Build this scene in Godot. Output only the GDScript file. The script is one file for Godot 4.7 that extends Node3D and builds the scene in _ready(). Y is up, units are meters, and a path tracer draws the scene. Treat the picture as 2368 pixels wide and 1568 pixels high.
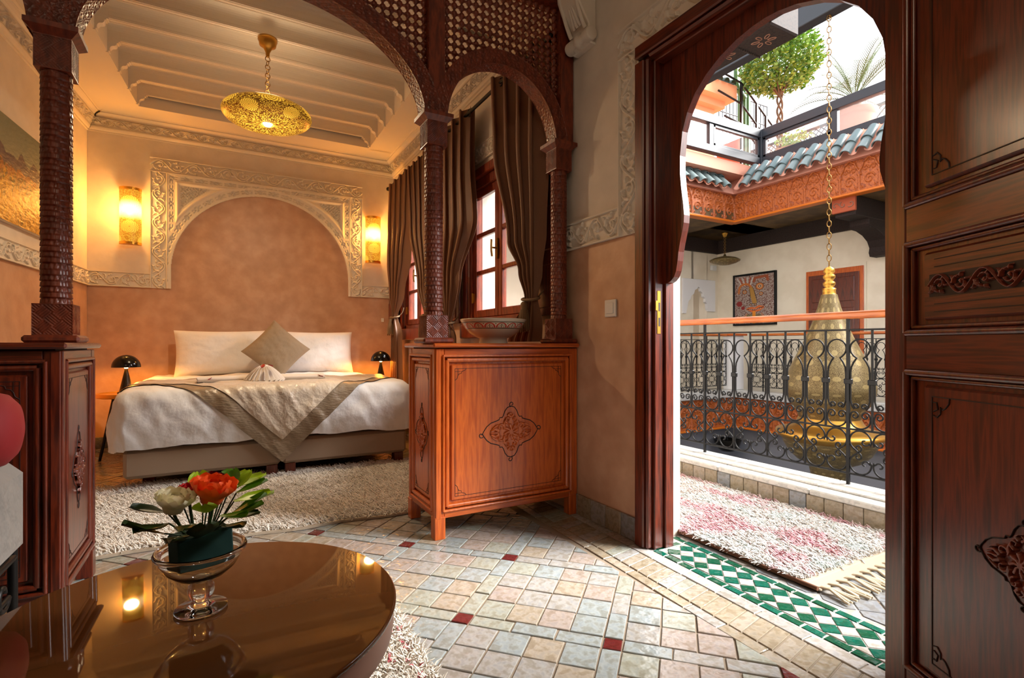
extends Node3D
# A riad bedroom seen from its sitting corner. x right along the bed wall, y up, -z towards the bed wall; metres.

const CH := 0.95                      # eye height
const YAW := 29.06
const FPX := 1200.0                   # focal length in pixels of the 2368 x 1568 frame
const S := 0.48573
const C := 0.87411

var rng := RandomNumberGenerator.new()
var taken := {}
var mats := {}
var noises := {}

# ------------------------------------------------------------------ mesh building
class MB:
	var v := PackedVector3Array()
	var n := PackedVector3Array()
	var t := PackedVector2Array()
	var c := PackedColorArray()
	var ix := PackedInt32Array()
	var col := Color(1, 1, 1)
	var colored := false
	var xf := Transform3D.IDENTITY

	func pt(p: Vector3, nn: Vector3, uv := Vector2.ZERO) -> int:
		v.append(xf * p)
		n.append((xf.basis * nn).normalized())
		t.append(uv)
		c.append(col)
		return v.size() - 1

	func face(i: int, j: int, k: int) -> void:
		if xf.basis.determinant() < 0.0:
			ix.append(i); ix.append(j); ix.append(k)
		else:
			ix.append(i); ix.append(k); ix.append(j)

	func tri(a: Vector3, b: Vector3, d: Vector3) -> void:   # counter-clockwise from the front
		var nn := (b - a).cross(d - a)
		if nn.length_squared() < 1e-18:
			return
		var i := pt(a, nn)
		pt(b, nn); pt(d, nn)
		face(i, i + 1, i + 2)

	func quad(a: Vector3, b: Vector3, d: Vector3, e: Vector3) -> void:
		var nn := (d - a).cross(e - b)
		var i := pt(a, nn, Vector2(0, 1))
		pt(b, nn, Vector2(1, 1)); pt(d, nn, Vector2(1, 0)); pt(e, nn, Vector2(0, 0))
		face(i, i + 1, i + 2); face(i, i + 2, i + 3)

	func box(cn: Vector3, sz: Vector3, bev := 0.0) -> MB:
		var h := sz * 0.5
		var b: float = minf(bev, minf(h.x, minf(h.y, h.z)) * 0.9)
		var ax := [Vector3.RIGHT, Vector3.UP, Vector3.BACK]
		for a in 3:
			for s in [-1.0, 1.0]:
				var w: Vector3 = ax[a] * s
				var u: Vector3 = ax[(a + 1) % 3]
				var q: Vector3 = ax[(a + 2) % 3]
				if s < 0.0:
					var tmp := u; u = q; q = tmp
				var hu: float = h.dot(u.abs()) - b
				var hq: float = h.dot(q.abs()) - b
				var o: Vector3 = cn + w * h.dot(w.abs())
				quad(o - u * hu - q * hq, o + u * hu - q * hq, o + u * hu + q * hq, o - u * hu + q * hq)
		if b > 0.0:
			for a in 3:
				var e: Vector3 = ax[a]
				var u: Vector3 = ax[(a + 1) % 3]
				var q: Vector3 = ax[(a + 2) % 3]
				var le: float = h.dot(e) - b
				for su in [-1.0, 1.0]:
					for sq in [-1.0, 1.0]:
						var p1: Vector3 = cn + u * su * h.dot(u) + q * sq * (h.dot(q) - b)
						var p2: Vector3 = cn + u * su * (h.dot(u) - b) + q * sq * h.dot(q)
						if su * sq > 0.0:
							quad(p1 - e * le, p2 - e * le, p2 + e * le, p1 + e * le)
						else:
							quad(p2 - e * le, p1 - e * le, p1 + e * le, p2 + e * le)
			for sx in [-1.0, 1.0]:
				for sy in [-1.0, 1.0]:
					for sz2 in [-1.0, 1.0]:
						var k := Vector3(sx, sy, sz2)
						var px := cn + k * Vector3(h.x, h.y - b, h.z - b)
						var py := cn + k * Vector3(h.x - b, h.y, h.z - b)
						var pz := cn + k * Vector3(h.x - b, h.y - b, h.z)
						if sx * sy * sz2 > 0.0:
							tri(px, py, pz)
						else:
							tri(px, pz, py)
		return self

	# pts: (nu + 1) * (nv + 1), row after row; front side is du x dv
	func grid(pts: PackedVector3Array, nu: int, nv: int, closed := false, uvs := Vector2.ONE, keep := PackedByteArray()) -> MB:
		var acc := PackedVector3Array()
		acc.resize(pts.size())
		var w := nu + 1
		for j in nv:
			for i in nu:
				var a := j * w + i
				var nn := (pts[a + 1 + w] - pts[a]).cross(pts[a + w] - pts[a + 1])
				acc[a] += nn; acc[a + 1] += nn; acc[a + w] += nn; acc[a + w + 1] += nn
		if closed:
			for j in nv + 1:
				var sm := acc[j * w] + acc[j * w + nu]
				acc[j * w] = sm; acc[j * w + nu] = sm
		var base := v.size()
		for j in nv + 1:
			for i in w:
				var k := j * w + i
				var nn := acc[k]
				if nn.length_squared() < 1e-24:
					nn = Vector3.UP
				pt(pts[k], nn.normalized(), Vector2(float(i) / nu, 1.0 - float(j) / nv) * uvs)
		for j in nv:
			for i in nu:
				if keep.size() and not keep[j * nu + i]:
					continue
				var a := base + j * w + i
				face(a, a + 1, a + 1 + w)
				face(a, a + 1 + w, a + w)
		return self

	func lathe(prof: Array, seg := 24, at := Vector3.ZERO, uvs := Vector2.ONE) -> MB:   # prof: Vector2(radius, height), upwards outside
		var pts := PackedVector3Array()
		for p in prof:
			for i in seg + 1:
				var a := TAU * i / seg
				pts.append(at + Vector3(p.x * cos(a), p.y, -p.x * sin(a)))
		return grid(pts, seg, prof.size() - 1, true, uvs)

	func tube(path: Array, r: float, sides := 6, closed := false, r_end := -1.0, cap := true) -> MB:
		var m := path.size()
		var pts := PackedVector3Array()
		var up := Vector3.UP
		var rows := m + (1 if closed else 0)
		var first: Vector3 = (path[1] - path[0]).normalized()
		if absf(first.dot(up)) > 0.9:
			up = Vector3.RIGHT
		var side := first.cross(up).normalized()
		for k in rows:
			var q := k % m
			var a: Vector3 = path[(q - 1 + m) % m] if closed or q > 0 else path[q]
			var b: Vector3 = path[(q + 1) % m] if closed or q < m - 1 else path[q]
			var d: Vector3 = (b - a).normalized()
			side = (side - d * side.dot(d)).normalized()
			var up2 := side.cross(d)
			var rr := r if r_end < 0.0 else lerpf(r, r_end, float(k) / (rows - 1))
			for i in sides + 1:
				var an := -TAU * i / sides
				pts.append(path[q] + (side * cos(an) + up2 * sin(an)) * rr)
		grid(pts, sides, rows - 1, true)
		if cap and not closed:
			for e in [0, rows - 1]:
				var cc: Vector3 = path[e]
				for i in sides:
					var p1 := pts[e * (sides + 1) + i]
					var p2 := pts[e * (sides + 1) + i + 1]
					if e == 0:
						tri(cc, p2, p1)
					else:
						tri(cc, p1, p2)
		return self

	# poly in xy, any turn; z0 < z1; bevel b on the front edge
	func prism(poly_in: PackedVector2Array, z0: float, z1: float, b := 0.0, back := true) -> MB:
		var poly := poly_in
		if Geometry2D.is_polygon_clockwise(poly):
			poly = poly.duplicate()
			poly.reverse()
		var top := poly
		if b > 0.0:
			var ins := Geometry2D.offset_polygon(poly, -b, Geometry2D.JOIN_MITER)
			if ins.size() == 1 and ins[0].size() == poly.size():
				top = ins[0]
				if Geometry2D.is_polygon_clockwise(top):
					top.reverse()
				var best := 0
				for k in top.size():
					if top[k].distance_squared_to(poly[0]) < top[best].distance_squared_to(poly[0]):
						best = k
				var turned := PackedVector2Array()
				for k in top.size():
					turned.append(top[(best + k) % top.size()])
				top = turned
			else:
				b = 0.0
		var m := poly.size()
		var tr := Geometry2D.triangulate_polygon(top)
		for k in range(0, tr.size(), 3):
			var a := top[tr[k]]; var bb := top[tr[k + 1]]; var d := top[tr[k + 2]]
			if (bb - a).cross(d - a) < 0.0:
				var q := bb; bb = d; d = q
			tri(Vector3(a.x, a.y, z1), Vector3(bb.x, bb.y, z1), Vector3(d.x, d.y, z1))
		if back:
			tr = Geometry2D.triangulate_polygon(poly)
			for k in range(0, tr.size(), 3):
				var a := poly[tr[k]]; var bb := poly[tr[k + 1]]; var d := poly[tr[k + 2]]
				if (bb - a).cross(d - a) > 0.0:
					var q := bb; bb = d; d = q
				tri(Vector3(a.x, a.y, z0), Vector3(bb.x, bb.y, z0), Vector3(d.x, d.y, z0))
		for k in m:
			var a := poly[k]; var d := poly[(k + 1) % m]
			quad(Vector3(a.x, a.y, z0), Vector3(d.x, d.y, z0), Vector3(d.x, d.y, z1 - b), Vector3(a.x, a.y, z1 - b))
			if b > 0.0:
				var e := top[k]; var g := top[(k + 1) % m]
				quad(Vector3(a.x, a.y, z1 - b), Vector3(d.x, d.y, z1 - b), Vector3(g.x, g.y, z1), Vector3(e.x, e.y, z1))
		return self

	# one profile (closed or open polyline in xy) swept along a straight run from a to b: x -> out, y -> up
	func run(prof: Array, a: Vector3, b: Vector3, out: Vector3, mitre_a := 0.0, mitre_b := 0.0) -> MB:
		var d := (b - a).normalized()
		for k in prof.size() - 1:
			var p: Vector2 = prof[k]
			var q: Vector2 = prof[k + 1]
			var a1 := a + out * p.x + Vector3.UP * p.y + d * mitre_a * p.x
			var a2 := a + out * q.x + Vector3.UP * q.y + d * mitre_a * q.x
			var b1 := b + out * p.x + Vector3.UP * p.y - d * mitre_b * p.x
			var b2 := b + out * q.x + Vector3.UP * q.y - d * mitre_b * q.x
			quad(a1, b1, b2, a2)
		return self

	# raised pattern over a w x h panel in the xy plane, facing z
	func relief(f: Field, depth: float, skirt := 0.0, keep := PackedByteArray(), z0 := 0.0) -> MB:
		var pts := PackedVector3Array()
		pts.resize((f.nx + 1) * (f.ny + 1))
		for j in f.ny + 1:
			for i in f.nx + 1:
				var k := j * (f.nx + 1) + i
				pts[k] = Vector3(f.w * i / f.nx, f.h * j / f.ny, z0 + f.d[k] * depth)
		grid(pts, f.nx, f.ny, false, Vector2.ONE, keep)
		if skirt > 0.0:
			var w := f.nx + 1
			for i in f.nx:
				var a := pts[i]; var b := pts[i + 1]
				quad(Vector3(a.x, a.y, z0 - skirt), Vector3(b.x, b.y, z0 - skirt), b, a)
				a = pts[f.ny * w + i]; b = pts[f.ny * w + i + 1]
				quad(a, b, Vector3(b.x, b.y, z0 - skirt), Vector3(a.x, a.y, z0 - skirt))
			for j in f.ny:
				var a := pts[j * w]; var b := pts[(j + 1) * w]
				quad(a, b, Vector3(b.x, b.y, z0 - skirt), Vector3(a.x, a.y, z0 - skirt))
				a = pts[j * w + f.nx]; b = pts[(j + 1) * w + f.nx]
				quad(Vector3(a.x, a.y, z0 - skirt), Vector3(b.x, b.y, z0 - skirt), b, a)
		return self

	func done() -> ArrayMesh:
		var a := []
		a.resize(Mesh.ARRAY_MAX)
		a[Mesh.ARRAY_VERTEX] = v
		a[Mesh.ARRAY_NORMAL] = n
		a[Mesh.ARRAY_TEX_UV] = t
		if colored:
			a[Mesh.ARRAY_COLOR] = c
		a[Mesh.ARRAY_INDEX] = ix
		var m := ArrayMesh.new()
		if v.size():
			m.add_surface_from_arrays(Mesh.PRIMITIVE_TRIANGLES, a)
		return m

# a height map that strokes are drawn into
class Field:
	var w: float
	var h: float
	var nx: int
	var ny: int
	var d := PackedFloat32Array()

	func _init(ww: float, hh: float, res: float, fill := 0.0) -> void:
		w = ww; h = hh
		nx = maxi(2, roundi(ww / res)); ny = maxi(2, roundi(hh / res))
		d.resize((nx + 1) * (ny + 1))
		d.fill(fill)

	func seg(a: Vector2, b: Vector2, r0: float, r1: float, ht := 1.0, soft := 0.35) -> void:
		var sx := w / nx; var sy := h / ny
		var rr := maxf(r0, r1)
		var i0 := maxi(0, floori((minf(a.x, b.x) - rr) / sx)); var i1 := mini(nx, ceili((maxf(a.x, b.x) + rr) / sx))
		var j0 := maxi(0, floori((minf(a.y, b.y) - rr) / sy)); var j1 := mini(ny, ceili((maxf(a.y, b.y) + rr) / sy))
		var ab := b - a
		var l2 := maxf(ab.length_squared(), 1e-12)
		for j in range(j0, j1 + 1):
			for i in range(i0, i1 + 1):
				var p := Vector2(i * sx, j * sy)
				var u := clampf((p - a).dot(ab) / l2, 0.0, 1.0)
				var r := lerpf(r0, r1, u)
				var q := p.distance_to(a + ab * u)
				if q < r:
					var val := ht * clampf((r - q) / (r * soft), 0.0, 1.0)
					var k := j * (nx + 1) + i
					if ht < 0.0:
						d[k] = minf(d[k], 1.0 + val)
					elif val > d[k]:
						d[k] = val

	func line(p: Array, r0: float, r1 := -1.0, ht := 1.0, soft := 0.35) -> void:
		if r1 < 0.0:
			r1 = r0
		for k in p.size() - 1:
			seg(p[k], p[k + 1], lerpf(r0, r1, float(k) / (p.size() - 1)), lerpf(r0, r1, float(k + 1) / (p.size() - 1)), ht, soft)

	func wline(p: Array, r0: float, r1 := -1.0, ht := 1.0, soft := 0.35) -> void:   # repeats every w
		for o in [-w, 0.0, w]:
			var q := []
			for e in p:
				q.append(e + Vector2(o, 0))
			line(q, r0, r1, ht, soft)

static func spiral(cn: Vector2, r0: float, r1: float, a0: float, a1: float, k := 20) -> Array:
	var o := []
	for i in k + 1:
		var u := float(i) / k
		o.append(cn + Vector2.from_angle(lerpf(a0, a1, u)) * lerpf(r0, r1, u))
	return o

# running arabesque: a vine with curled leaves, repeating every l
func arabesque(l: float, h: float, res: float, rim := 0.1) -> Field:
	var f := Field.new(l, h, res)
	var m := h * (0.5 - rim)
	f.seg(Vector2(-0.01, 0), Vector2(l + 0.01, 0), h * rim * 0.8, h * rim * 0.8, 1.0, 0.2)
	f.seg(Vector2(-0.01, h), Vector2(l + 0.01, h), h * rim * 0.8, h * rim * 0.8, 1.0, 0.2)
	var vine := []
	for i in 41:
		var u := i / 40.0
		vine.append(Vector2(u * l, h * 0.5 + m * 0.86 * sin(TAU * u)))
	f.wline(vine, h * 0.042)
	for k in 2:
		var sg := 1.0 if k == 0 else -1.0
		var cx := l * (0.25 + 0.5 * k)
		var cy := h * 0.5
		var o := Vector2(cx, cy)
		f.wline(spiral(o + Vector2(0.03 * l, sg * h * 0.02), h * 0.25, h * 0.09, sg * 2.9, sg * (2.9 - 5.4)), h * 0.045, h * 0.03)
		f.wline([o + Vector2(0.03 * l, -sg * h * 0.02), o + Vector2(0.035 * l, sg * h * 0.03)], h * 0.075, h * 0.05)
		for q in 3:
			var a := sg * (0.9 - 1.2 * q)
			var s0 := o + Vector2(0.02 * l, 0) + Vector2.from_angle(a + PI * 0.05) * h * 0.27
			f.wline([s0, s0 + Vector2.from_angle(a) * h * 0.09, s0 + Vector2.from_angle(a + 0.5 * sg) * h * 0.16], h * 0.055, h * 0.018)
		var b := Vector2(cx - 0.17 * l, h * 0.5 - sg * h * 0.02)
		f.wline([b, b + Vector2(0.03 * l, -sg * h * 0.16), b + Vector2(0.1 * l, -sg * h * 0.3)], h * 0.075, h * 0.02)
		f.wline([b + Vector2(0.01 * l, -sg * h * 0.1), b + Vector2(-0.02 * l, -sg * h * 0.24), b + Vector2(-0.08 * l, -sg * h * 0.31)], h * 0.06, h * 0.015)
		f.wline([b + Vector2(0.1 * l, -sg * h * 0.22), b + Vector2(0.19 * l, -sg * h * 0.33)], h * 0.05, h * 0.02)
	return f

# ------------------------------------------------------------------ naming and tagging
func numbered(called: String) -> String:
	if not taken.has(called):
		taken[called] = 0
		return called
	taken[called] += 1
	return "%s_%03d" % [called, taken[called]]

func tag(o: Node3D, label: String, category: String, group := "", kind := "") -> Node3D:
	if label: o.set_meta("label", label)
	if category: o.set_meta("category", category)
	if group: o.set_meta("group", group)
	if kind: o.set_meta("kind", kind)
	return o

func thing(called: String, label: String, category: String, at := Vector3.ZERO, turn := 0.0, group := "", kind := "") -> Node3D:
	var o := Node3D.new()
	o.name = numbered(called)
	add_child(o)
	o.position = at
	o.rotation.y = turn
	tag(o, label, category, group, kind)
	return o

func put(called: String, m: Mesh, material: Material, parent: Node = null, at := Vector3.ZERO, rot := Vector3.ZERO) -> MeshInstance3D:
	var o := MeshInstance3D.new()
	o.mesh = m
	o.material_override = material
	o.name = called if parent else numbered(called)
	(parent if parent else self).add_child(o, true)
	o.position = at
	o.rotation = rot
	return o

func many(called: String, m: Mesh, material: Material, xs: Array, cols: Array, parent: Node = null) -> MultiMeshInstance3D:
	var mm := MultiMesh.new()
	mm.transform_format = MultiMesh.TRANSFORM_3D
	mm.use_colors = cols.size() > 0
	mm.mesh = m
	mm.instance_count = xs.size()
	for i in xs.size():
		mm.set_instance_transform(i, xs[i])
		if cols.size():
			mm.set_instance_color(i, cols[i])
	var o := MultiMeshInstance3D.new()
	o.multimesh = mm
	o.material_override = material
	o.name = called if parent else numbered(called)
	(parent if parent else self).add_child(o, true)
	o.set_meta("kind", "stuff")
	return o

# ------------------------------------------------------------------ materials
func noise(key: String, freq: float, octaves := 4, cell := false) -> FastNoiseLite:
	if not noises.has(key):
		var f := FastNoiseLite.new()
		f.seed = 7 + noises.size() * 13
		f.noise_type = FastNoiseLite.TYPE_CELLULAR if cell else FastNoiseLite.TYPE_SIMPLEX_SMOOTH
		f.frequency = freq
		f.fractal_octaves = octaves
		noises[key] = f
	return noises[key]

func ramp_tex(key: String, freq: float, ramp: Array, size := 512, octaves := 4, cell := false) -> NoiseTexture2D:
	var k := "tex_" + key
	if not mats.has(k):
		var tx := NoiseTexture2D.new()
		tx.width = size; tx.height = size
		tx.seamless = true
		tx.noise = noise(key, freq, octaves, cell)
		var g := Gradient.new()
		var offs := PackedFloat32Array()
		var cols := PackedColorArray()
		for e in ramp:
			offs.append(e[0]); cols.append(e[1])
		g.offsets = offs; g.colors = cols
		tx.color_ramp = g
		mats[k] = tx
	return mats[k]

func bump_tex(key: String, freq: float, octaves := 4, cell := false, size := 512) -> NoiseTexture2D:
	return ramp_tex("bump_" + key, freq, [[0.0, Color.BLACK], [1.0, Color.WHITE]], size, octaves, cell)

func mat(key: String, albedo: Color, rough := 0.8, opts := {}) -> StandardMaterial3D:
	if mats.has(key):
		return mats[key]
	var m := StandardMaterial3D.new()
	m.resource_name = key
	m.albedo_color = albedo
	m.roughness = rough
	for o in opts:
		m.set(o, opts[o])
	mats[key] = m
	return m

func skin(key: String, tex: Texture2D, rough: float, scale: Vector3, opts := {}, world := false, tint := Color.WHITE) -> StandardMaterial3D:
	var o := {"albedo_texture": tex, "uv1_triplanar": true, "uv1_world_triplanar": world, "uv1_scale": scale}
	o.merge(opts, true)
	return mat(key, tint, rough, o)

func bumped(tex: Texture2D, cm: float) -> Dictionary:
	return {"heightmap_enabled": true, "heightmap_texture": tex, "heightmap_scale": cm}

func wood(key: String, dark: Color, light: Color, grain: Vector3, rough := 0.35, coat := 0.0, tint := Color.WHITE) -> StandardMaterial3D:
	var tx := ramp_tex("wood_" + dark.to_html() + light.to_html(), 0.012, [[0.2, dark], [0.45, dark.lerp(light, 0.6)], [0.6, light], [0.85, dark.lerp(light, 0.35)]], 512, 5)
	var o := {}
	if coat > 0.0:
		o = {"clearcoat_enabled": true, "clearcoat": coat, "clearcoat_roughness": 0.2}
	return skin(key, tx, rough, grain, o, false, tint)

# ------------------------------------------------------------------ the scene
func _ready() -> void:
	rng.seed = 20240611
	# camera: level, turned 29 degrees right of the bed wall's normal, lens shifted up a little
	var cam := Camera3D.new()
	cam.name = "camera"
	cam.projection = Camera3D.PROJECTION_FRUSTUM
	cam.near = 0.05
	cam.far = 200.0
	cam.size = 0.05 * 1568.0 / FPX
	cam.frustum_offset = Vector2(0.0, 0.05 * 13.0 / FPX)
	cam.position = Vector3(0, CH, 0)
	cam.rotation_degrees.y = -YAW
	add_child(cam)
	cam.current = true

	var env := Environment.new()
	env.tonemap_mode = Environment.TONE_MAPPER_LINEAR
	env.tonemap_exposure = 1.5
	env.background_mode = Environment.BG_SKY
	env.sdfgi_enabled = true
	env.ssao_enabled = true
	env.ssil_enabled = true
	var sky := Sky.new()
	var sm := ProceduralSkyMaterial.new()
	sm.sky_top_color = Color(0.93, 0.94, 0.965)
	sm.sky_horizon_color = Color(0.965, 0.965, 0.97)
	sm.ground_bottom_color = Color(0.5, 0.46, 0.42)
	sm.ground_horizon_color = Color(0.75, 0.72, 0.7)
	sm.sky_energy_multiplier = 1.3
	sky.sky_material = sm
	env.sky = sky
	var we := WorldEnvironment.new()
	we.name = "daylight"
	we.environment = env
	add_child(we)

	# bright thin cloud round the hidden sun, over the courtyard
	var sun := DirectionalLight3D.new()
	sun.name = "veiled_sun"
	sun.light_color = Color(1.0, 0.985, 0.97)
	sun.light_energy = 6.6
	sun.light_angular_distance = 42.0
	sun.shadow_enabled = true
	sun.sky_mode = DirectionalLight3D.SKY_MODE_LIGHT_ONLY
	add_child(sun)
	sun.look_at_from_position(Vector3(7.32, 5.6, 3.8), Vector3.ZERO)

	make_materials()
	make_outdoor_materials()
	build_room()
	build_floor()
	build_ceiling()
	build_plaster_ornament()
	build_arcade()
	build_windows()
	build_doorway()
	build_bed()
	build_bedside()
	build_salon()
	build_gallery()
	build_courtyard()
	build_terrace()

func make_materials() -> void:
	var tad := ramp_tex("tadelakt", 0.006, [[0.15, Color(0.72, 0.565, 0.455)], [0.5, Color(0.755, 0.60, 0.49)], [0.85, Color(0.79, 0.64, 0.53)]], 1024, 6)
	skin("tadelakt", tad, 0.42, Vector3.ONE * 0.8, bumped(bump_tex("trowel", 0.012, 4), 0.25), true)
	var cre := ramp_tex("cream", 0.01, [[0.2, Color(0.83, 0.795, 0.745)], [0.8, Color(0.86, 0.825, 0.775)]], 512, 4)
	skin("cream", cre, 0.85, Vector3.ONE, bumped(bump_tex("trowel", 0.012, 4), 0.15), true)
	mat("stucco", Color(0.86, 0.83, 0.78), 0.8)
	mat("ceiling_white", Color(0.85, 0.82, 0.77), 0.85)
	# woods: grain runs along the axis with the small number
	var od := Color(0.66, 0.285, 0.085); var ol := Color(0.79, 0.385, 0.13)
	wood("cab_v", od, ol, Vector3(5, 0.45, 5), 0.3, 0.5)
	wood("cab_h", od, ol, Vector3(0.45, 5, 5), 0.3, 0.5)
	wood("cab_d", od, ol, Vector3(5, 5, 0.45), 0.3, 0.5)
	var dd := Color(0.22, 0.065, 0.03); var dl := Color(0.42, 0.15, 0.06)
	wood("door_v", dd, dl, Vector3(7, 0.5, 7), 0.33, 0.5)
	wood("door_h", dd, dl, Vector3(0.5, 7, 7), 0.33, 0.5)
	wood("door_d", dd, dl, Vector3(7, 7, 0.5), 0.33, 0.5)
	wood("carved", Color(0.34, 0.12, 0.055), Color(0.50, 0.205, 0.10), Vector3(4, 1, 4), 0.45, 0.25)
	wood("dark_carved", Color(0.22, 0.065, 0.03), Color(0.36, 0.13, 0.06), Vector3(4, 1, 4), 0.45, 0.25)
	wood("sash_v", Color(0.36, 0.12, 0.045), Color(0.56, 0.22, 0.085), Vector3(7, 0.6, 7), 0.35, 0.4)
	wood("cedar", Color(0.50, 0.22, 0.08), Color(0.74, 0.40, 0.16), Vector3(3, 3, 3), 0.5)
	mat("groove", Color(0.13, 0.045, 0.02), 0.6)
	mat("brass", Color(0.80, 0.60, 0.26), 0.32, {"metallic": 0.9})
	mat("old_brass", Color(0.52, 0.38, 0.18), 0.35, {"metallic": 0.85})
	mat("iron", Color(0.10, 0.10, 0.105), 0.42, {"metallic": 0.6})
	mat("black_iron", Color(0.035, 0.033, 0.035), 0.45, {"metallic": 0.4})
	mat("steel_frame", Color(0.16, 0.18, 0.21), 0.5)
	mat("pane", Color(1, 1, 1, 0.06), 0.02, {"transparency": BaseMaterial3D.TRANSPARENCY_ALPHA})
	mat("white_gloss", Color(0.85, 0.85, 0.84), 0.3)

# boxes of a wall in the plane x = const between u0..u1 (depth) and y0..y1 with rectangular openings left out
func wall_boxes(x0: float, x1: float, u0: float, u1: float, y0: float, y1: float, holes: Array) -> ArrayMesh:
	var us := [u0, u1]
	var ys := [y0, y1]
	for h in holes:
		for e in [h[0], h[1]]:
			if e > u0 and e < u1 and not us.has(e): us.append(e)
		for e in [h[2], h[3]]:
			if e > y0 and e < y1 and not ys.has(e): ys.append(e)
	us.sort(); ys.sort()
	var b := MB.new()
	for i in us.size() - 1:
		for j in ys.size() - 1:
			var um: float = (us[i] + us[i + 1]) * 0.5
			var ym: float = (ys[j] + ys[j + 1]) * 0.5
			var open := false
			for h in holes:
				if um > h[0] and um < h[1] and ym > h[2] and ym < h[3]:
					open = true
			if not open:
				b.box(Vector3((x0 + x1) * 0.5, ym, -um), Vector3(x1 - x0, ys[j + 1] - ys[j], us[i + 1] - us[i]))
	return b.done()

const XW := 1.744       # inner face of the door and window wall
const XO := 2.0         # its gallery face
const ZB := -6.0        # bed wall
const YC := 3.06        # ceiling
const FR0 := 1.49       # carved plaster band
const FR1 := 1.627
const WIN_A := [2.90, 3.87, 1.12, 2.25]
const WIN_B := [4.72, 5.60, 1.12, 2.25]
const DOOR := [0.69, 1.865, -0.01, 2.352]

func left_x(d: float) -> float:
	return -1.084 - 0.091 * (6.0 - d)

func left_frame() -> Transform3D:      # x runs towards the bed wall, z into the room
	var p1 := Vector3(left_x(-2.0), 0, 2.0)
	var p0 := Vector3(left_x(6.0), 0, -6.0)
	var d := (p0 - p1).normalized()
	return Transform3D(Basis(d, Vector3.UP, d.cross(Vector3.UP)), p1)

func build_room() -> void:
	var holes := [WIN_A, WIN_B, DOOR]
	var w := thing("wall_right", "plastered wall holding both windows and the open carved doorway, tan below and cream above", "wall", Vector3.ZERO, 0, "", "structure")
	put("core", wall_boxes(XW + 0.012, XO, -2.2, 6.2, -0.2, 3.4, holes), mats["cream"], w)
	put("lower_plaster", wall_boxes(XW, XW + 0.012, -2.0, 6.0, 0.0, FR0 + 0.01, holes), mats["tadelakt"], w)
	put("upper_plaster", wall_boxes(XW, XW + 0.012, -2.0, 6.0, FR0 + 0.01, YC, holes), mats["cream"], w)
	w = thing("wall_back", "tan tadelakt wall behind the bed with cream plaster round the carved arch", "wall", Vector3.ZERO, 0, "", "structure")
	put("core", MB.new().box(Vector3(0.4, 1.6, ZB - 0.11), Vector3(3.6, 3.6, 0.2)).done(), mats["cream"], w)
	put("lower_plaster", MB.new().box(Vector3(0.35, 1.5, ZB - 0.006), Vector3(3.2, 3.1, 0.012)).done(), mats["tadelakt"], w)
	var b := MB.new()
	b.box(Vector3(-0.9, 2.3, ZB + 0.003), Vector3(0.62, 1.6, 0.006))
	b.box(Vector3(1.57, 2.3, ZB + 0.003), Vector3(0.40, 1.6, 0.006))
	b.box(Vector3(0.39, 2.86, ZB + 0.003), Vector3(1.96, 0.48, 0.006))
	put("upper_plaster", b.done(), mats["cream"], w)
	w = thing("wall_left", "wall along the left side, tan below the carved band and cream above", "wall", Vector3.ZERO, 0, "", "structure")
	w.transform = left_frame()
	put("core", MB.new().box(Vector3(4.0, 1.5, -0.11), Vector3(8.5, 3.4, 0.2)).done(), mats["cream"], w)
	put("lower_plaster", MB.new().box(Vector3(4.0, 0.75, -0.006), Vector3(8.05, 1.5, 0.012)).done(), mats["tadelakt"], w)
	put("upper_plaster", MB.new().box(Vector3(4.0, 2.29, -0.006), Vector3(8.05, 1.58, 0.012)).done(), mats["cream"], w)
	w = thing("wall_front", "plain cream wall closing the sitting corner behind the viewer", "wall", Vector3.ZERO, 0, "", "structure")
	put("core", MB.new().box(Vector3(0.0, 1.5, 2.1), Vector3(4.4, 3.6, 0.2)).done(), mats["cream"], w)
	put("lower_plaster", MB.new().box(Vector3(0.0, 0.75, 1.997), Vector3(3.9, 1.5, 0.012)).done(), mats["tadelakt"], w)

func cornice_profile() -> Array:
	return [Vector2(0, 2.898), Vector2(0.012, 2.900), Vector2(0.012, 2.914), Vector2(0.024, 2.920), Vector2(0.032, 2.934), Vector2(0.032, 2.947), Vector2(0.026, 2.951),
		Vector2(0.066, 3.015), Vector2(0.074, 3.017), Vector2(0.074, 3.028), Vector2(0.082, 3.036), Vector2(0.098, 3.043), Vector2(0.112, 3.046), Vector2(0.112, 3.056), Vector2(0.125, 3.058), Vector2(0.125, 3.064)]

# a straight run of cornice with its carved leaves
func cornice(n: int, label: String, a: Vector3, b: Vector3, out: Vector3, ma := 0.0, mb := 0.0) -> void:
	var t := thing("trim_%d" % n, label, "cornice", Vector3.ZERO, 0, "", "structure")
	put("moulding", MB.new().run(cornice_profile(), a, b, out, ma, mb).done(), mats["ceiling_white"], t)
	var d := (b - a).normalized()
	var length := a.distance_to(b)
	var up := (out * 0.04 + Vector3.UP * 0.064).normalized()
	var nrm := d.cross(up)
	if nrm.dot(out) < 0.0:
		d = -d
		a = b
		nrm = d.cross(up)
	if not mats.has("leaf_mesh"):
		mats["leaf_mesh"] = MB.new().relief(arabesque(0.19, 0.0755, 0.0027, 0.02), 0.014, 0.004).done()
	var m := maxi(1, roundi(length / 0.19))
	var xs := []
	for i in m:
		xs.append(Transform3D(Basis(d * (length / m / 0.19), up, nrm), a + d * (length * i / m) + out * 0.024 + Vector3.UP * 2.951 + nrm * 0.001))
	many("carved_leaves", mats["leaf_mesh"], mats["ceiling_white"], xs, [], t)

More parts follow.
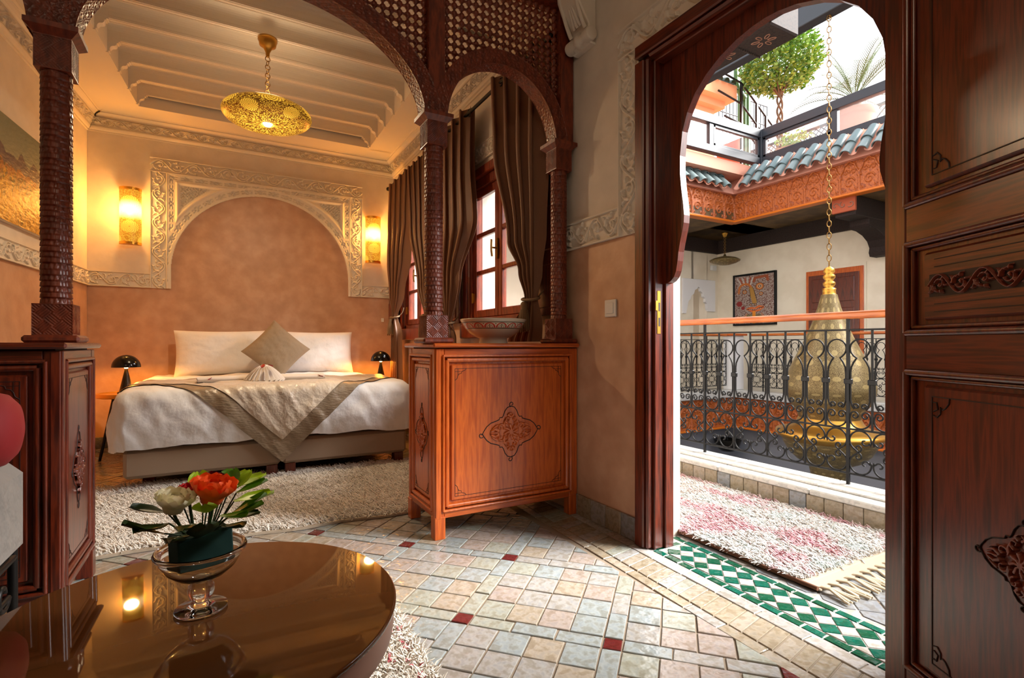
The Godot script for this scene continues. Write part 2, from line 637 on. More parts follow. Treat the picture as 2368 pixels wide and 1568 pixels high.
func build_ceiling() -> void:
	var t := thing("ceiling", "white plaster ceiling with a coffered recess of moulded beams over the bed", "ceiling", Vector3.ZERO, 0, "", "structure")
	var white = mats["ceiling_white"]
	var b := MB.new()
	var y := YC + 0.12
	b.box(Vector3(0.0, y, -0.6), Vector3(4.2, 0.24, 5.24))                  # over the sitting corner
	b.box(Vector3(0.3, y, -5.86), Vector3(3.4, 0.24, 0.486))                # margin at the bed wall
	b.box(Vector3(1.62, y, -4.42), Vector3(0.51, 0.24, 2.5))
	var lp := PackedVector2Array([Vector2(-1.6, 3.1), Vector2(-0.659 - 0.077 * 2.397, 3.22), Vector2(-0.659, 5.617), Vector2(-1.6, 5.7)])
	var pr := MB.new()
	pr.xf = Transform3D(Basis(Vector3.RIGHT, Vector3.FORWARD, Vector3.UP), Vector3(0, YC, 0))
	pr.prism(lp, 0.0, 0.24)
	put("soffit", b.done(), white, t)
	put("soffit", pr.done(), white, t)
	put("recess_top", MB.new().box(Vector3(0.3, 3.33, -4.4), Vector3(2.6, 0.14, 2.9)).done(), white, t)
	# beams: narrow moulded bottoms, coves up into the troughs, stepped corbels at both ends
	for k in 8:
		var d := 5.592 - 0.297 * k
		var x0 := -0.659 - 0.077 * (5.617 - d) - 0.01
		var x1 := 1.37
		var prof := []
		for sg in [-1.0, 1.0]:
			var side := [Vector2(0.0, 3.153), Vector2(0.012, 3.153), Vector2(0.012, 3.157), Vector2(0.018, 3.157), Vector2(0.018, 3.153), Vector2(0.027, 3.153), Vector2(0.027, 3.17), Vector2(0.024, 3.173), Vector2(0.024, 3.205)]
			for q in 7:
				var a := PI * 0.5 * q / 6.0
				side.append(Vector2(0.024 + 0.055 * (1.0 - cos(a)), 3.205 + 0.056 * sin(a)))
			var bm := MB.new()
			if sg > 0.0:
				bm.run(side, Vector3(x0, 0, -d), Vector3(x1, 0, -d), Vector3(0, 0, 1))
			else:
				if k == 0:
					continue
				side.reverse()
				bm.run(side, Vector3(x0, 0, -d), Vector3(x1, 0, -d), Vector3(0, 0, -1))
			prof.append(bm)
		var whole := MB.new()
		for bm in prof:
			whole.v.append_array(bm.v); whole.n.append_array(bm.n); whole.t.append_array(bm.t); whole.c.append_array(bm.c)
			var off: int = whole.v.size() - bm.v.size()
			for e in bm.ix:
				whole.ix.append(e + off)
		var beam := put("beam", whole.done(), white, t)
		for e in 2:
			var cb := MB.new()
			var sgn := 1.0 if e == 0 else -1.0
			var px := x0 if e == 0 else x1
			var pts := [Vector2(0, 3.055), Vector2(0.014, 3.055), Vector2(0.014, 3.066), Vector2(0.021, 3.066), Vector2(0.021, 3.077)]
			for q in 5:
				var a := PI * 0.5 * q / 4.0
				pts.append(Vector2(0.021 + 0.024 * (1 - cos(a)), 3.077 + 0.032 * sin(a)))
			for q in 5:
				var a := PI * 0.5 * q / 4.0
				pts.append(Vector2(0.045 + 0.018 * sin(a), 3.109 + 0.026 * (1 - cos(a))))
			pts.append_array([Vector2(0.072, 3.135), Vector2(0.072, 3.145), Vector2(0.084, 3.145), Vector2(0.084, 3.24), Vector2(0, 3.24)])
			var poly := PackedVector2Array()
			for p in pts:
				poly.append(Vector2(px + sgn * p.x, p.y))
			cb.prism(poly, -d - 0.026, -d + 0.026)
			put("corbel", cb.done(), white, beam)
	cornice(1, "white moulded cornice with carved leaves above the bed wall", Vector3(-1.084, 0, ZB), Vector3(XW, 0, ZB), Vector3(0, 0, 1), 1.0, 1.0)
	cornice(2, "white moulded cornice with carved leaves above the window wall", Vector3(XW, 0, -6.0), Vector3(XW, 0, 2.0), Vector3(-1, 0, 0), 1.0, 0.0)
	var f := left_frame()
	cornice(3, "white moulded cornice with carved leaves above the left wall and its landscape painting", f * Vector3(0, 0, 0), f * Vector3(8.033, 0, 0), f.basis.z, 0.0, 1.1)

func pix(p: Vector3) -> Vector3:       # pixel and depth, to decide which tiles show
	var d := p.x * S - p.z * C
	if d < 0.1:
		return Vector3(-9999, -9999, d)
	return Vector3(1184.0 + FPX * (p.x * C + p.z * S) / d, 797.0 - FPX * (p.y - CH) / d, d)

const FLAT := Basis(Vector3.RIGHT, Vector3.FORWARD, Vector3.UP)     # plan (x, depth) to the floor

func tile_into(b: MB, poly: PackedVector2Array, top: float, thick := 0.012, bev := 0.0018) -> void:
	b.xf = Transform3D(FLAT, Vector3(0, top - thick, 0))
	b.prism(poly, 0.0, thick + rng.randf_range(-0.0012, 0.0008), bev, false)

func quad_poly(o: Vector2, a: Vector2, la: float, b: Vector2, lb: float, gap := 0.003, worn := 0.0015) -> PackedVector2Array:
	var p := PackedVector2Array()
	for c in [Vector2(gap, gap), Vector2(la - gap, gap), Vector2(la - gap, lb - gap), Vector2(gap, lb - gap)]:
		p.append(o + a * (c.x + rng.randf_range(-worn, worn)) + b * (c.y + rng.randf_range(-worn, worn)))
	return p

func centre(p: PackedVector2Array) -> Vector2:
	var s := Vector2.ZERO
	for e in p: s += e
	return s / p.size()

# sorts tile outlines into single parts (those that show largest) and the rest
func lay(parent: Node3D, polys: Array, top: float, most: int, shown: Callable, thick := 0.012) -> void:
	var list := []
	for e in polys:
		var c := centre(e[0])
		var q := pix(Vector3(c.x, top, -c.y))
		var inside = q.x > -60 and q.x < 2430 and q.y > 300 and q.y < 1640 and shown.call(c)
		list.append([-1.0 if not inside else 1.0 / (q.z * q.z), e])
	list.sort_custom(func(a, b): return a[0] > b[0])
	var rest := {}
	for k in list.size():
		var e = list[k][1]
		if k < most and list[k][0] > 0.0:
			var b := MB.new()
			tile_into(b, e[0], top, thick)
			put("tile", b.done(), mats[e[1]], parent)
		else:
			if not rest.has(e[1]): rest[e[1]] = MB.new()
			tile_into(rest[e[1]], e[0], top, thick)
	for k in rest:
		var o := put("far_tiles", rest[k].done(), mats[k], parent)
		o.set_meta("kind", "stuff")

func build_floor() -> void:
	var glaze := bump_tex("glaze", 0.016, 3)
	var zel := {"grey": Color(0.585, 0.575, 0.555), "cream": Color(0.600, 0.560, 0.500), "sage": Color(0.575, 0.580, 0.535), "blush": Color(0.595, 0.550, 0.515), "sand": Color(0.575, 0.530, 0.455), "mist": Color(0.550, 0.575, 0.570), "wine": Color(0.360, 0.130, 0.125), "green": Color(0.03, 0.29, 0.20), "green2": Color(0.04, 0.34, 0.27), "white": Color(0.680, 0.665, 0.645), "stone": Color(0.52, 0.53, 0.54)}
	for k in zel:
		var ca: Color = zel[k]
		skin("tile_" + k, ramp_tex("tile_tone_" + ("d" if ca.v < 0.45 else "l"), 0.02, [[0.3, Color(0.90, 0.88, 0.85)], [0.55, Color(1, 1, 1)], [0.8, Color(0.94, 0.95, 0.97)]], 512, 5), 0.13, Vector3.ONE * 2.3, {"heightmap_enabled": true, "heightmap_texture": glaze, "heightmap_scale": 0.22}, true, ca)
	mat("grout", Color(0.50, 0.44, 0.37), 0.9)
	var fl := thing("floor", "glazed zellige tile floor of pale squares, grey strips and small wine red squares", "floor", Vector3.ZERO, 0, "", "structure")
	put("bed_mortar", MB.new().box(Vector3(0.0, -0.055, -2.1), Vector3(4.0, 0.1, 8.4)).done(), mats["grout"], fl)
	var e1 := Vector2(0.688, -0.7257)
	var e2 := Vector2(0.7257, 0.688)
	var o := Vector2(0.726, 1.66)
	var p1 := 0.515
	var p2 := 0.5395
	var sw := 0.064
	var edge := PackedVector2Array([Vector2(-1.9, -1.9), Vector2(1.37, -1.9), Vector2(1.448, 1.3), Vector2(1.475, 6.0), Vector2(-1.9, 6.0)])
	var out := []
	var pale := ["tile_grey", "tile_cream", "tile_sage", "tile_blush", "tile_grey", "tile_blush", "tile_cream", "tile_mist"]
	var strip := ["tile_mist", "tile_grey", "tile_mist", "tile_sage"]
	for i in range(-9, 9):
		for j in range(-9, 9):
			var q := o + e1 * (p1 * i) + e2 * (p2 * j)
			if q.x < -2.6 or q.x > 2.0 or q.y < -2.6 or q.y > 6.6:
				continue
			var cell := []
			cell.append([quad_poly(q - (e1 + e2) * sw * 0.5, e1, sw, e2, sw), "tile_wine"])
			for k in 3:
				var l1 := (p1 - sw) / 3.0
				var l2 := (p2 - sw) / 3.0
				cell.append([quad_poly(q + e1 * (sw * 0.5 + l1 * k) - e2 * sw * 0.5, e1, l1, e2, sw), strip[rng.randi() % 4]])
				cell.append([quad_poly(q - e1 * sw * 0.5 + e2 * (sw * 0.5 + l2 * k), e1, sw, e2, l2), strip[rng.randi() % 4]])
			for a in 4:
				for b in 4:
					var l1 := (p1 - sw) / 4.0
					var l2 := (p2 - sw) / 4.0
					cell.append([quad_poly(q + e1 * (sw * 0.5 + l1 * a) + e2 * (sw * 0.5 + l2 * b), e1, l1, e2, l2), pale[rng.randi() % 8]])
			for e in cell:
				var cut := Geometry2D.intersect_polygons(e[0], edge)
				if cut.size() and absf(area(cut[0])) > 0.0004:
					out.append([cut[0], e[1]])
	lay(fl, out, 0.0, 290, func(c): return (c.y < 2.36 and c.x > -0.55) or (c.y < 2.9 and c.x > -0.5 and c.x < 0.9))
	# border courses along the door wall
	var bd := thing("trim_4", "tile border of slanted narrow bricks between two strips along the door wall", "tile border", Vector3.ZERO, 0, "", "structure")
	out = []
	var sk := func(x: float, d: float) -> Vector2: return Vector2(x + 0.045 * (d - 1.3), d)
	var course := func(x0: float, x1: float, d0: float, d1: float, step: float, cols: Array, slant := 0.0) -> void:
		var d := d0
		while d < d1:
			var s2: float = step * rng.randf_range(0.93, 1.07)
			out.append([PackedVector2Array([sk.call(x0 + 0.003, d + 0.0025), sk.call(x1 - 0.003, d + 0.0025 + slant), sk.call(x1 - 0.003, d + s2 - 0.0025 + slant), sk.call(x0 + 0.003, d + s2 - 0.0025)]), cols[rng.randi() % cols.size()]])
			d += s2
	course.call(1.448, 1.502, -1.0, 6.0, 0.155, ["tile_sand", "tile_grey", "tile_sand", "tile_cream"])
	course.call(1.502, 1.642, -1.0, 6.0, 0.0575, ["tile_sand", "tile_grey", "tile_cream", "tile_sand", "tile_sage"], 0.028)
	course.call(1.642, 1.705, -1.0, 6.0, 0.17, ["tile_grey", "tile_white", "tile_blush"])
	lay(bd, out, 0.0, 280, func(c): return c.y < 2.4)
	out.clear()
	# threshold mosaic
	var th := thing("trim_5", "doorway threshold of green glazed diamonds set in white between two green tile edgings", "threshold", Vector3.ZERO, 0, "", "structure")
	put("mosaic_ground", MB.new().box(Vector3(1.86, -0.012, -1.28), Vector3(0.36, 0.018, 1.2)).done(), mats["tile_white"], th)
	course.call(1.708, 1.748, 0.66, 1.76, 0.08, ["tile_green", "tile_green2"])
	course.call(1.905, 1.943, 0.66, 1.82, 0.08, ["tile_green", "tile_green2"])
	for k in 13:
		for c in 2:
			var d := 1.72 - 0.0797 * k
			var m: Vector2 = sk.call(1.7875 + 0.08 * c, d)
			var r := 0.0375
			out.append([PackedVector2Array([m + Vector2(r, 0), m + Vector2(0, r), m + Vector2(-r, 0), m + Vector2(0, -r)]), ["tile_green", "tile_green2"][rng.randi() % 2]])
			if c == 0:
				m = sk.call(1.8275, d - 0.04)
				out.append([PackedVector2Array([m + Vector2(r, 0), m + Vector2(0, r), m + Vector2(-r, 0), m + Vector2(0, -r)]), "tile_white"])
			var sx := -1.0 if c == 0 else 1.0
			m = sk.call(1.7875 + 0.08 * c + sx * 0.037, d - 0.04)
			out.append([PackedVector2Array([m + Vector2(0, 0.035), m + Vector2(0, -0.035), m + Vector2(-sx * 0.035, 0)]), "tile_white"])
	out.append([PackedVector2Array([Vector2(1.76, 1.765), Vector2(1.905, 1.765), Vector2(1.905, 1.80), Vector2(1.76, 1.80)]), "tile_green"])
	lay(th, out, 0.0, 290, func(_c): return true)
	# skirting of square tiles
	var sb := thing("baseboard_right", "low skirting of square grey beige tiles under the switch wall", "baseboard", Vector3.ZERO, 0, "", "structure")
	for k in 5:
		var w := 0.122
		put("tile", MB.new().box(Vector3(XW - 0.006, 0.056, -(1.94 + w * k)), Vector3(0.014, 0.112, w - 0.004), 0.002).done(), mats["tile_" + ["stone", "sand", "grey", "sand", "stone"][k]] if k != 1 else mats["tile_sand"], sb)
	sb = thing("baseboard_back", "low dark tile skirting along the bed wall", "baseboard", Vector3.ZERO, 0, "", "structure")
	for k in 20:
		put("tile", MB.new().box(Vector3(-1.0 + 0.14 * k, 0.05, ZB + 0.006), Vector3(0.136, 0.1, 0.012), 0.002).done(), mats["tile_stone"], sb)

func area(p: PackedVector2Array) -> float:
	var a := 0.0
	for k in p.size():
		a += p[k].cross(p[(k + 1) % p.size()])
	return a * 0.5

# a straight carved band: from a, along d, n modules
func band(parent: Node3D, a: Vector3, d: Vector3, length: float, up: Vector3, wide: float, flip := false) -> void:
	if not mats.has("band_mesh"):
		mats["band_mesh"] = MB.new().relief(arabesque(0.27, 0.137, 0.0024, 0.085), 0.013, 0.006).done()
	var m := maxi(1, roundi(length / 0.27))
	var xs := []
	for i in m:
		var k := i
		xs.append(Transform3D(Basis(d * (length / m / 0.27), up * (wide / 0.137), d.cross(up).normalized()), a + d * (length * k / m)))
	many("carved_scrolls", mats["band_mesh"], mats["stucco"], xs, [], parent)

func build_plaster_ornament() -> void:
	var st = mats["stucco"]
	# arch frame on the bed wall
	var x0 := -0.612; var x1 := 1.378; var y0 := FR0; var y1 := 2.738
	var w := 0.137
	var t := thing("trim_6", "carved white plaster frame with scroll borders and latticed spandrels round the arch over the bed", "plaster frame", Vector3.ZERO, 0, "", "structure")
	var zf := ZB + 0.012
	band(t, Vector3(x0, y1 - w, zf), Vector3.RIGHT, x1 - x0, Vector3.UP, w)
	band(t, Vector3(x0 + w, y0, zf), Vector3.UP, y1 - w - y0, Vector3.LEFT, w)
	band(t, Vector3(x1, y0, zf), Vector3.UP, y1 - w - y0, Vector3.LEFT, w)
	var cxm := 0.3865
	var cy := 1.65
	var r := 0.838
	var f := Field.new(x1 - x0 - 2 * w, y1 - w - y0, 0.0052)
	var keep := PackedByteArray()
	keep.resize(f.nx * f.ny)
	var ox := x0 + w
	for j in f.ny + 1:
		for i in f.nx + 1:
			var x := ox + f.w * i / f.nx
			var y := y0 + f.h * j / f.ny
			var ra := Vector2(x - cxm, maxf(y - cy, 0.0)).length()
			var da := ra - r
			var dr := minf(minf(x - ox, ox + f.w - x), y0 + f.h - y)
			var side := x - ox < ox + f.w - x
			var ht := 1.0
			var an := atan2(y - cy, x - cxm)
			if da < 0.085:
				if da > 0.022 and da < 0.066:
					ht = cross_motif(an * (r + 0.044), da - 0.044)
			elif dr < 0.066:
				if dr > 0.016 and dr < 0.056:
					var along := x if y0 + f.h - y <= minf(x - ox, ox + f.w - x) + 0.0001 else y
					ht = cross_motif(along, dr - 0.036)
			elif dr < 0.1 or da < 0.128:
				var q := minf(dr - 0.066, da - 0.085)
				ht = 1.0 + 0.7 * sin(clampf(q / 0.034, 0.0, 1.0) * PI)
			elif dr < 0.112 or da < 0.14:
				ht = 0.7
			else:
				ht = lattice(x - ox if side else ox + f.w - x, y)
			f.d[j * (f.nx + 1) + i] = ht
			if i < f.nx and j < f.ny:
				keep[j * f.nx + i] = 1 if da > -0.004 else 0
	put("latticed_spandrels", MB.new().relief(f, 0.014, 0.0, keep).done(), st, t, Vector3(ox, y0, zf - 0.003))
	var rim := MB.new()
	var arc := []
	arc.append(Vector2(cxm + r, y0))
	for k in 65:
		arc.append(Vector2(cxm, cy) + Vector2.from_angle(PI * k / 64.0) * r)
	arc.append(Vector2(cxm - r, y0))
	for k in arc.size() - 1:
		var a: Vector2 = arc[k]; var b: Vector2 = arc[k + 1]
		var ca := Vector2(cxm, clampf(a.y, y0, cy)); var cb := Vector2(cxm, clampf(b.y, y0, cy))
		var a2 := a + (a - ca).normalized() * 0.016; var b2 := b + (b - cb).normalized() * 0.016
		var zz := ZB + 0.026
		rim.quad(Vector3(a.x, a.y, zz), Vector3(a2.x, a2.y, zz), Vector3(b2.x, b2.y, zz), Vector3(b.x, b.y, zz))
		rim.quad(Vector3(a.x, a.y, ZB), Vector3(a.x, a.y, zz), Vector3(b.x, b.y, zz), Vector3(b.x, b.y, ZB))
	put("arch_rim", rim.done(), st, t)
	# dado bands
	t = thing("trim_7", "carved white plaster band along the bed wall left of the arch frame", "plaster band", Vector3.ZERO, 0, "", "structure")
	band(t, Vector3(-1.084, FR0, zf), Vector3.RIGHT, x0 + 1.084, Vector3.UP, w)
	t = thing("trim_8", "carved white plaster band along the bed wall right of the arch frame", "plaster band", Vector3.ZERO, 0, "", "structure")
	band(t, Vector3(x1, FR0, zf), Vector3.RIGHT, XW - x1, Vector3.UP, w)
	t = thing("trim_9", "carved white plaster band along the left wall beneath the landscape painting", "plaster band", Vector3.ZERO, 0, "", "structure")
	t.transform = left_frame()
	band(t, Vector3(0.0, FR0, 0.01), Vector3.RIGHT, 8.033, Vector3.UP, w)
	t = thing("trim_10", "carved white plaster band that runs along the switch wall and climbs round the doorway", "plaster band", Vector3.ZERO, 0, "", "structure")
	var xi := XW - 0.008
	var dz := Vector3(0, 0, 1)
	band(t, Vector3(xi, FR0, -6.0), dz, 0.38, Vector3.UP, w)
	band(t, Vector3(xi, FR0, -2.75), dz, 0.735, Vector3.UP, 0.15)
	band(t, Vector3(xi, FR0, -1.865), Vector3.UP, 2.365 - FR0, Vector3(0, 0, -1), 0.15)
	band(t, Vector3(xi, 2.365, -2.015), dz, 1.47, Vector3.UP, 0.15)
	band(t, Vector3(xi, 2.365, -0.545), Vector3.DOWN, 2.365 - FR0, Vector3(0, 0, 1), 0.15)
	# band over the windows
	t = thing("trim_11", "carved white plaster band above the bedroom windows, behind the brown curtains", "plaster band", Vector3.ZERO, 0, "", "structure")
	band(t, Vector3(xi, 2.36, -5.9), dz, 3.2, Vector3.UP, 0.13)
	# scrolled plaster console under the ceiling beside the wooden arcade
	var cs := thing("plaster_console", "white plaster scroll console high on the wall beside the carved wooden screen", "console", Vector3(XW, 0, -2.29), 0, "", "")
	var prof := [Vector2(0, 2.56), Vector2(0.03, 2.56), Vector2(0.055, 2.575), Vector2(0.062, 2.60), Vector2(0.05, 2.63), Vector2(0.05, 2.66), Vector2(0.075, 2.70), Vector2(0.115, 2.76), Vector2(0.14, 2.82), Vector2(0.145, 2.865), Vector2(0.125, 2.89), Vector2(0.125, 2.91), Vector2(0.17, 2.93), Vector2(0.17, 3.06), Vector2(0, 3.06)]
	var poly := PackedVector2Array()
	for p in prof: poly.append(Vector2(-p.x, p.y))
	put("bracket", MB.new().prism(poly, -0.08, 0.08, 0.006).done(), st, cs)
	var roll := MB.new()
	roll.xf = Transform3D(Basis(Vector3(0, 0, 1), Vector3.RIGHT, Vector3.UP).orthonormalized(), Vector3.ZERO)
	roll.xf = Transform3D(Basis(Vector3.RIGHT, PI * 0.5), Vector3(-0.045, 2.60, 0))
	roll.lathe([Vector2(0, -0.105), Vector2(0.032, -0.104), Vector2(0.036, -0.095), Vector2(0.036, -0.055), Vector2(0.028, -0.05), Vector2(0.028, -0.02), Vector2(0.04, -0.015), Vector2(0.04, 0.015), Vector2(0.028, 0.02), Vector2(0.028, 0.05), Vector2(0.036, 0.055), Vector2(0.036, 0.095), Vector2(0.032, 0.104), Vector2(0, 0.105)], 18)
	put("scroll", roll.done(), st, cs)
	for k in 2:
		var rope := MB.new()
		var path := []
		for i in 25:
			var u := i / 24.0
			path.append(Vector3(-lerpf(0.056, 0.148, pow(u, 0.8)) - 0.004, lerpf(2.64, 2.87, u), (-0.062 if k == 0 else 0.062)))
		rope.tube(path, 0.011, 8)
		put("rope_edge", rope.done(), st, cs)
	for k in 3:
		var leaf := MB.new()
		var path := []
		for i in 15:
			var u := i / 14.0
			path.append(Vector3(-lerpf(0.062, 0.15, pow(u, 0.8)), lerpf(2.67, 2.88, u), (k - 1) * 0.028 * (1.0 - 0.5 * sin(u * PI))))
		leaf.tube(path, 0.012, 6, false, 0.005)
		put("leaf", leaf.done(), st, cs)

func cross_motif(along: float, across: float) -> float:
	var p := fposmod(along, 0.125) - 0.0625
	var q := absf(across)
	if absf(p) < 0.024:
		var dd := absf(absf(p) - q)
		if dd < 0.0035: return 1.0
		return 0.25 if absf(p) + q < 0.03 else 1.0
	return 0.35 if absf(q - 0.011) < 0.0035 and absf(p) < 0.05 else 1.0

func lattice(x: float, y: float) -> float:
	var s := 0.034
	var u := (x + y) / s
	var v := (x - y) / s
	var iu := floori(u); var iv := floori(v)
	var fu := absf(u - iu - 0.5); var fv := absf(v - iv - 0.5)
	var k := posmod(iu * 2 + iv, 5)
	if k == 0:
		return 1.0 if fv > 0.33 or (fu < 0.14 and fv < 0.4) else 0.1
	if k == 3:
		return 1.0 if fu > 0.33 or (fv < 0.14 and fu < 0.4) else 0.1
	return 1.0 if maxf(fu, fv) > 0.35 else 0.05

# ------------------------------------------------------------------ carved wooden screen, its cabinets and the bowl
func hatched(w: float, h: float, depth := 0.004) -> ArrayMesh:      # a block with woven diagonal grooves on its four sides
	var key := "hatch_%.3f_%.3f" % [w, h]
	if mats.has(key):
		return mats[key]
	var f := Field.new(w, h, 0.0026)
	for j in f.ny + 1:
		for i in f.nx + 1:
			var x := f.w * i / f.nx - w * 0.5
			var y := f.h * j / f.ny - h * 0.5
			var p := 0.052
			var u := floori((x + y) / p + 0.5); var v := floori((x - y) / p + 0.5)
			var q := (x + y) if posmod(u + v, 2) == 0 else (x - y)
			var e := fposmod(q, 0.0105) / 0.0105
			var val := clampf(absf(e - 0.5) * 5.0 - 0.4, 0.0, 1.0)
			if i == 0 or j == 0 or i == f.nx or j == f.ny: val = 1.0
			f.d[j * (f.nx + 1) + i] = val
	var b := MB.new()
	for k in 4:
		b.xf = Transform3D(Basis(Vector3.UP, PI * 0.5 * k), Vector3.ZERO) * Transform3D(Basis.IDENTITY, Vector3(-w * 0.5, 0, w * 0.5 - depth))
		b.relief(f, depth)
	b.xf = Transform3D.IDENTITY
	b.box(Vector3(0, h * 0.5, 0), Vector3(w - 0.002, h, w - 0.002) - Vector3(depth, 0, depth) * 2.2)
	b.box(Vector3(0, h - 0.002, 0), Vector3(w, 0.004, w))
	b.box(Vector3(0, 0.002, 0), Vector3(w, 0.004, w))
	mats[key] = b.done()
	return mats[key]

func scaled_shaft(r: float, h: float) -> ArrayMesh:
	if mats.has("shaft_mesh"):
		return mats["shaft_mesh"]
	var nu := 96
	var nv := 290
	var pts := PackedVector3Array()
	for j in nv + 1:
		var y := h * j / nv
		var row := floori(y / 0.0207)
		var fy := y / 0.0207 - row
		for i in nu + 1:
			var u := float(i) / nu
			var rr := r + 0.0022 * (1.0 - fy) - (0.0025 if fy > 0.9 else 0.0)
			if posmod(row, 2) == 0:
				var e := absf(fposmod(u * 18.0, 1.0) - 0.5) * 2.0
				if e < (fy) * 0.85: rr -= 0.0028
			else:
				var e := absf(fposmod(u * 18.0 + 0.5, 1.0) - 0.5) * 2.0
				rr -= 0.0016 if e < 0.25 else 0.0
			var a := TAU * u
			pts.append(Vector3(rr * cos(a), y, -rr * sin(a)))
	mats["shaft_mesh"] = MB.new().grid(pts, nu, nv, true).done()
	return mats["shaft_mesh"]

func arch_pattern(s: float, t: float) -> float:
	var p := 0.058
	var u := (s + t) / p; var v := (s - t) / p
	var fu := absf(u - floorf(u) - 0.5); var fv := absf(v - floorf(v) - 0.5)
	var m := maxf(fu, fv)
	if m > 0.465: return 0.0
	if m > 0.36: return 1.0
	if m > 0.33: return 0.1
	var st := fu * fv
	return 0.25 if st > 0.018 else 0.9

# half-elliptic carved band: front and back faces, inner and outer edge
func arch_mesh(cx: float, a: float, b: float, y0: float, wide: float, thick: float) -> ArrayMesh:
	var out := MB.new()
	var length := PI * (a + b) * 0.5
	var nu := int(length / 0.0035)
	var nv := int(wide / 0.0035)
	for side in 2:
		var pts := PackedVector3Array()
		for j in nv + 1:
			var t := float(j) / nv * wide
			for i in nu + 1:
				var th := PI * i / nu
				var ht := arch_pattern(length * i / nu, t) if j > 0 and j < nv else 1.0
				var z := thick * 0.5 - 0.0045 * (1.0 - ht)
				var e := Vector2(cos(th) * (a + t), sin(th) * (b + t))
				pts.append(Vector3(cx + e.x * (1.0 if side == 0 else 1.0), y0 + e.y, z if side == 0 else -z))
		if side == 0:
			var rev := PackedVector3Array()
			rev.resize(pts.size())
			for j in nv + 1:
				for i in nu + 1:
					rev[j * (nu + 1) + i] = pts[j * (nu + 1) + nu - i]
			out.grid(rev, nu, nv)
		else:
			out.grid(pts, nu, nv)
	for e in 2:
		var t := 0.0 if e == 0 else wide
		var mv := 26
		var pts := PackedVector3Array()
		for j in mv + 1:
			for i in nu + 1:
				var th := PI * i / nu
				var ht := arch_pattern(length * i / nu, thick * j / mv) if e == 0 and j > 0 and j < mv else 1.0
				var tt := t + 0.003 * (1.0 - ht)
				var z := lerpf(-thick * 0.5, thick * 0.5, float(j) / mv)
				pts.append(Vector3(cx + cos(th) * (a + tt), y0 + sin(th) * (b + tt), -z if e == 0 else z))
		out.grid(pts, nu, mv)
	return out.done()

func spindle_mesh(n0: int, n1: int, pitch: float) -> ArrayMesh:      # beads at whole multiples of pitch
	var key := "spindle_%d" % (n1 - n0)
	if not mats.has(key):
		var prof := []
		var half := pitch * 0.5
		for k in n1 - n0 + 1:
			var y := k * pitch
			for e in [[-half, 0.0062], [-0.0135, 0.0068], [-0.0125, 0.0095], [-0.008, 0.0142], [0.0, 0.0162], [0.008, 0.0142], [0.0125, 0.0095], [0.0135, 0.0068]]:
				prof.append(Vector2(e[1], y + e[0]))
		prof.append(Vector2(0.0062, (n1 - n0) * pitch + half))
		mats[key] = MB.new().lathe(prof, 8).done()
	return mats[key]

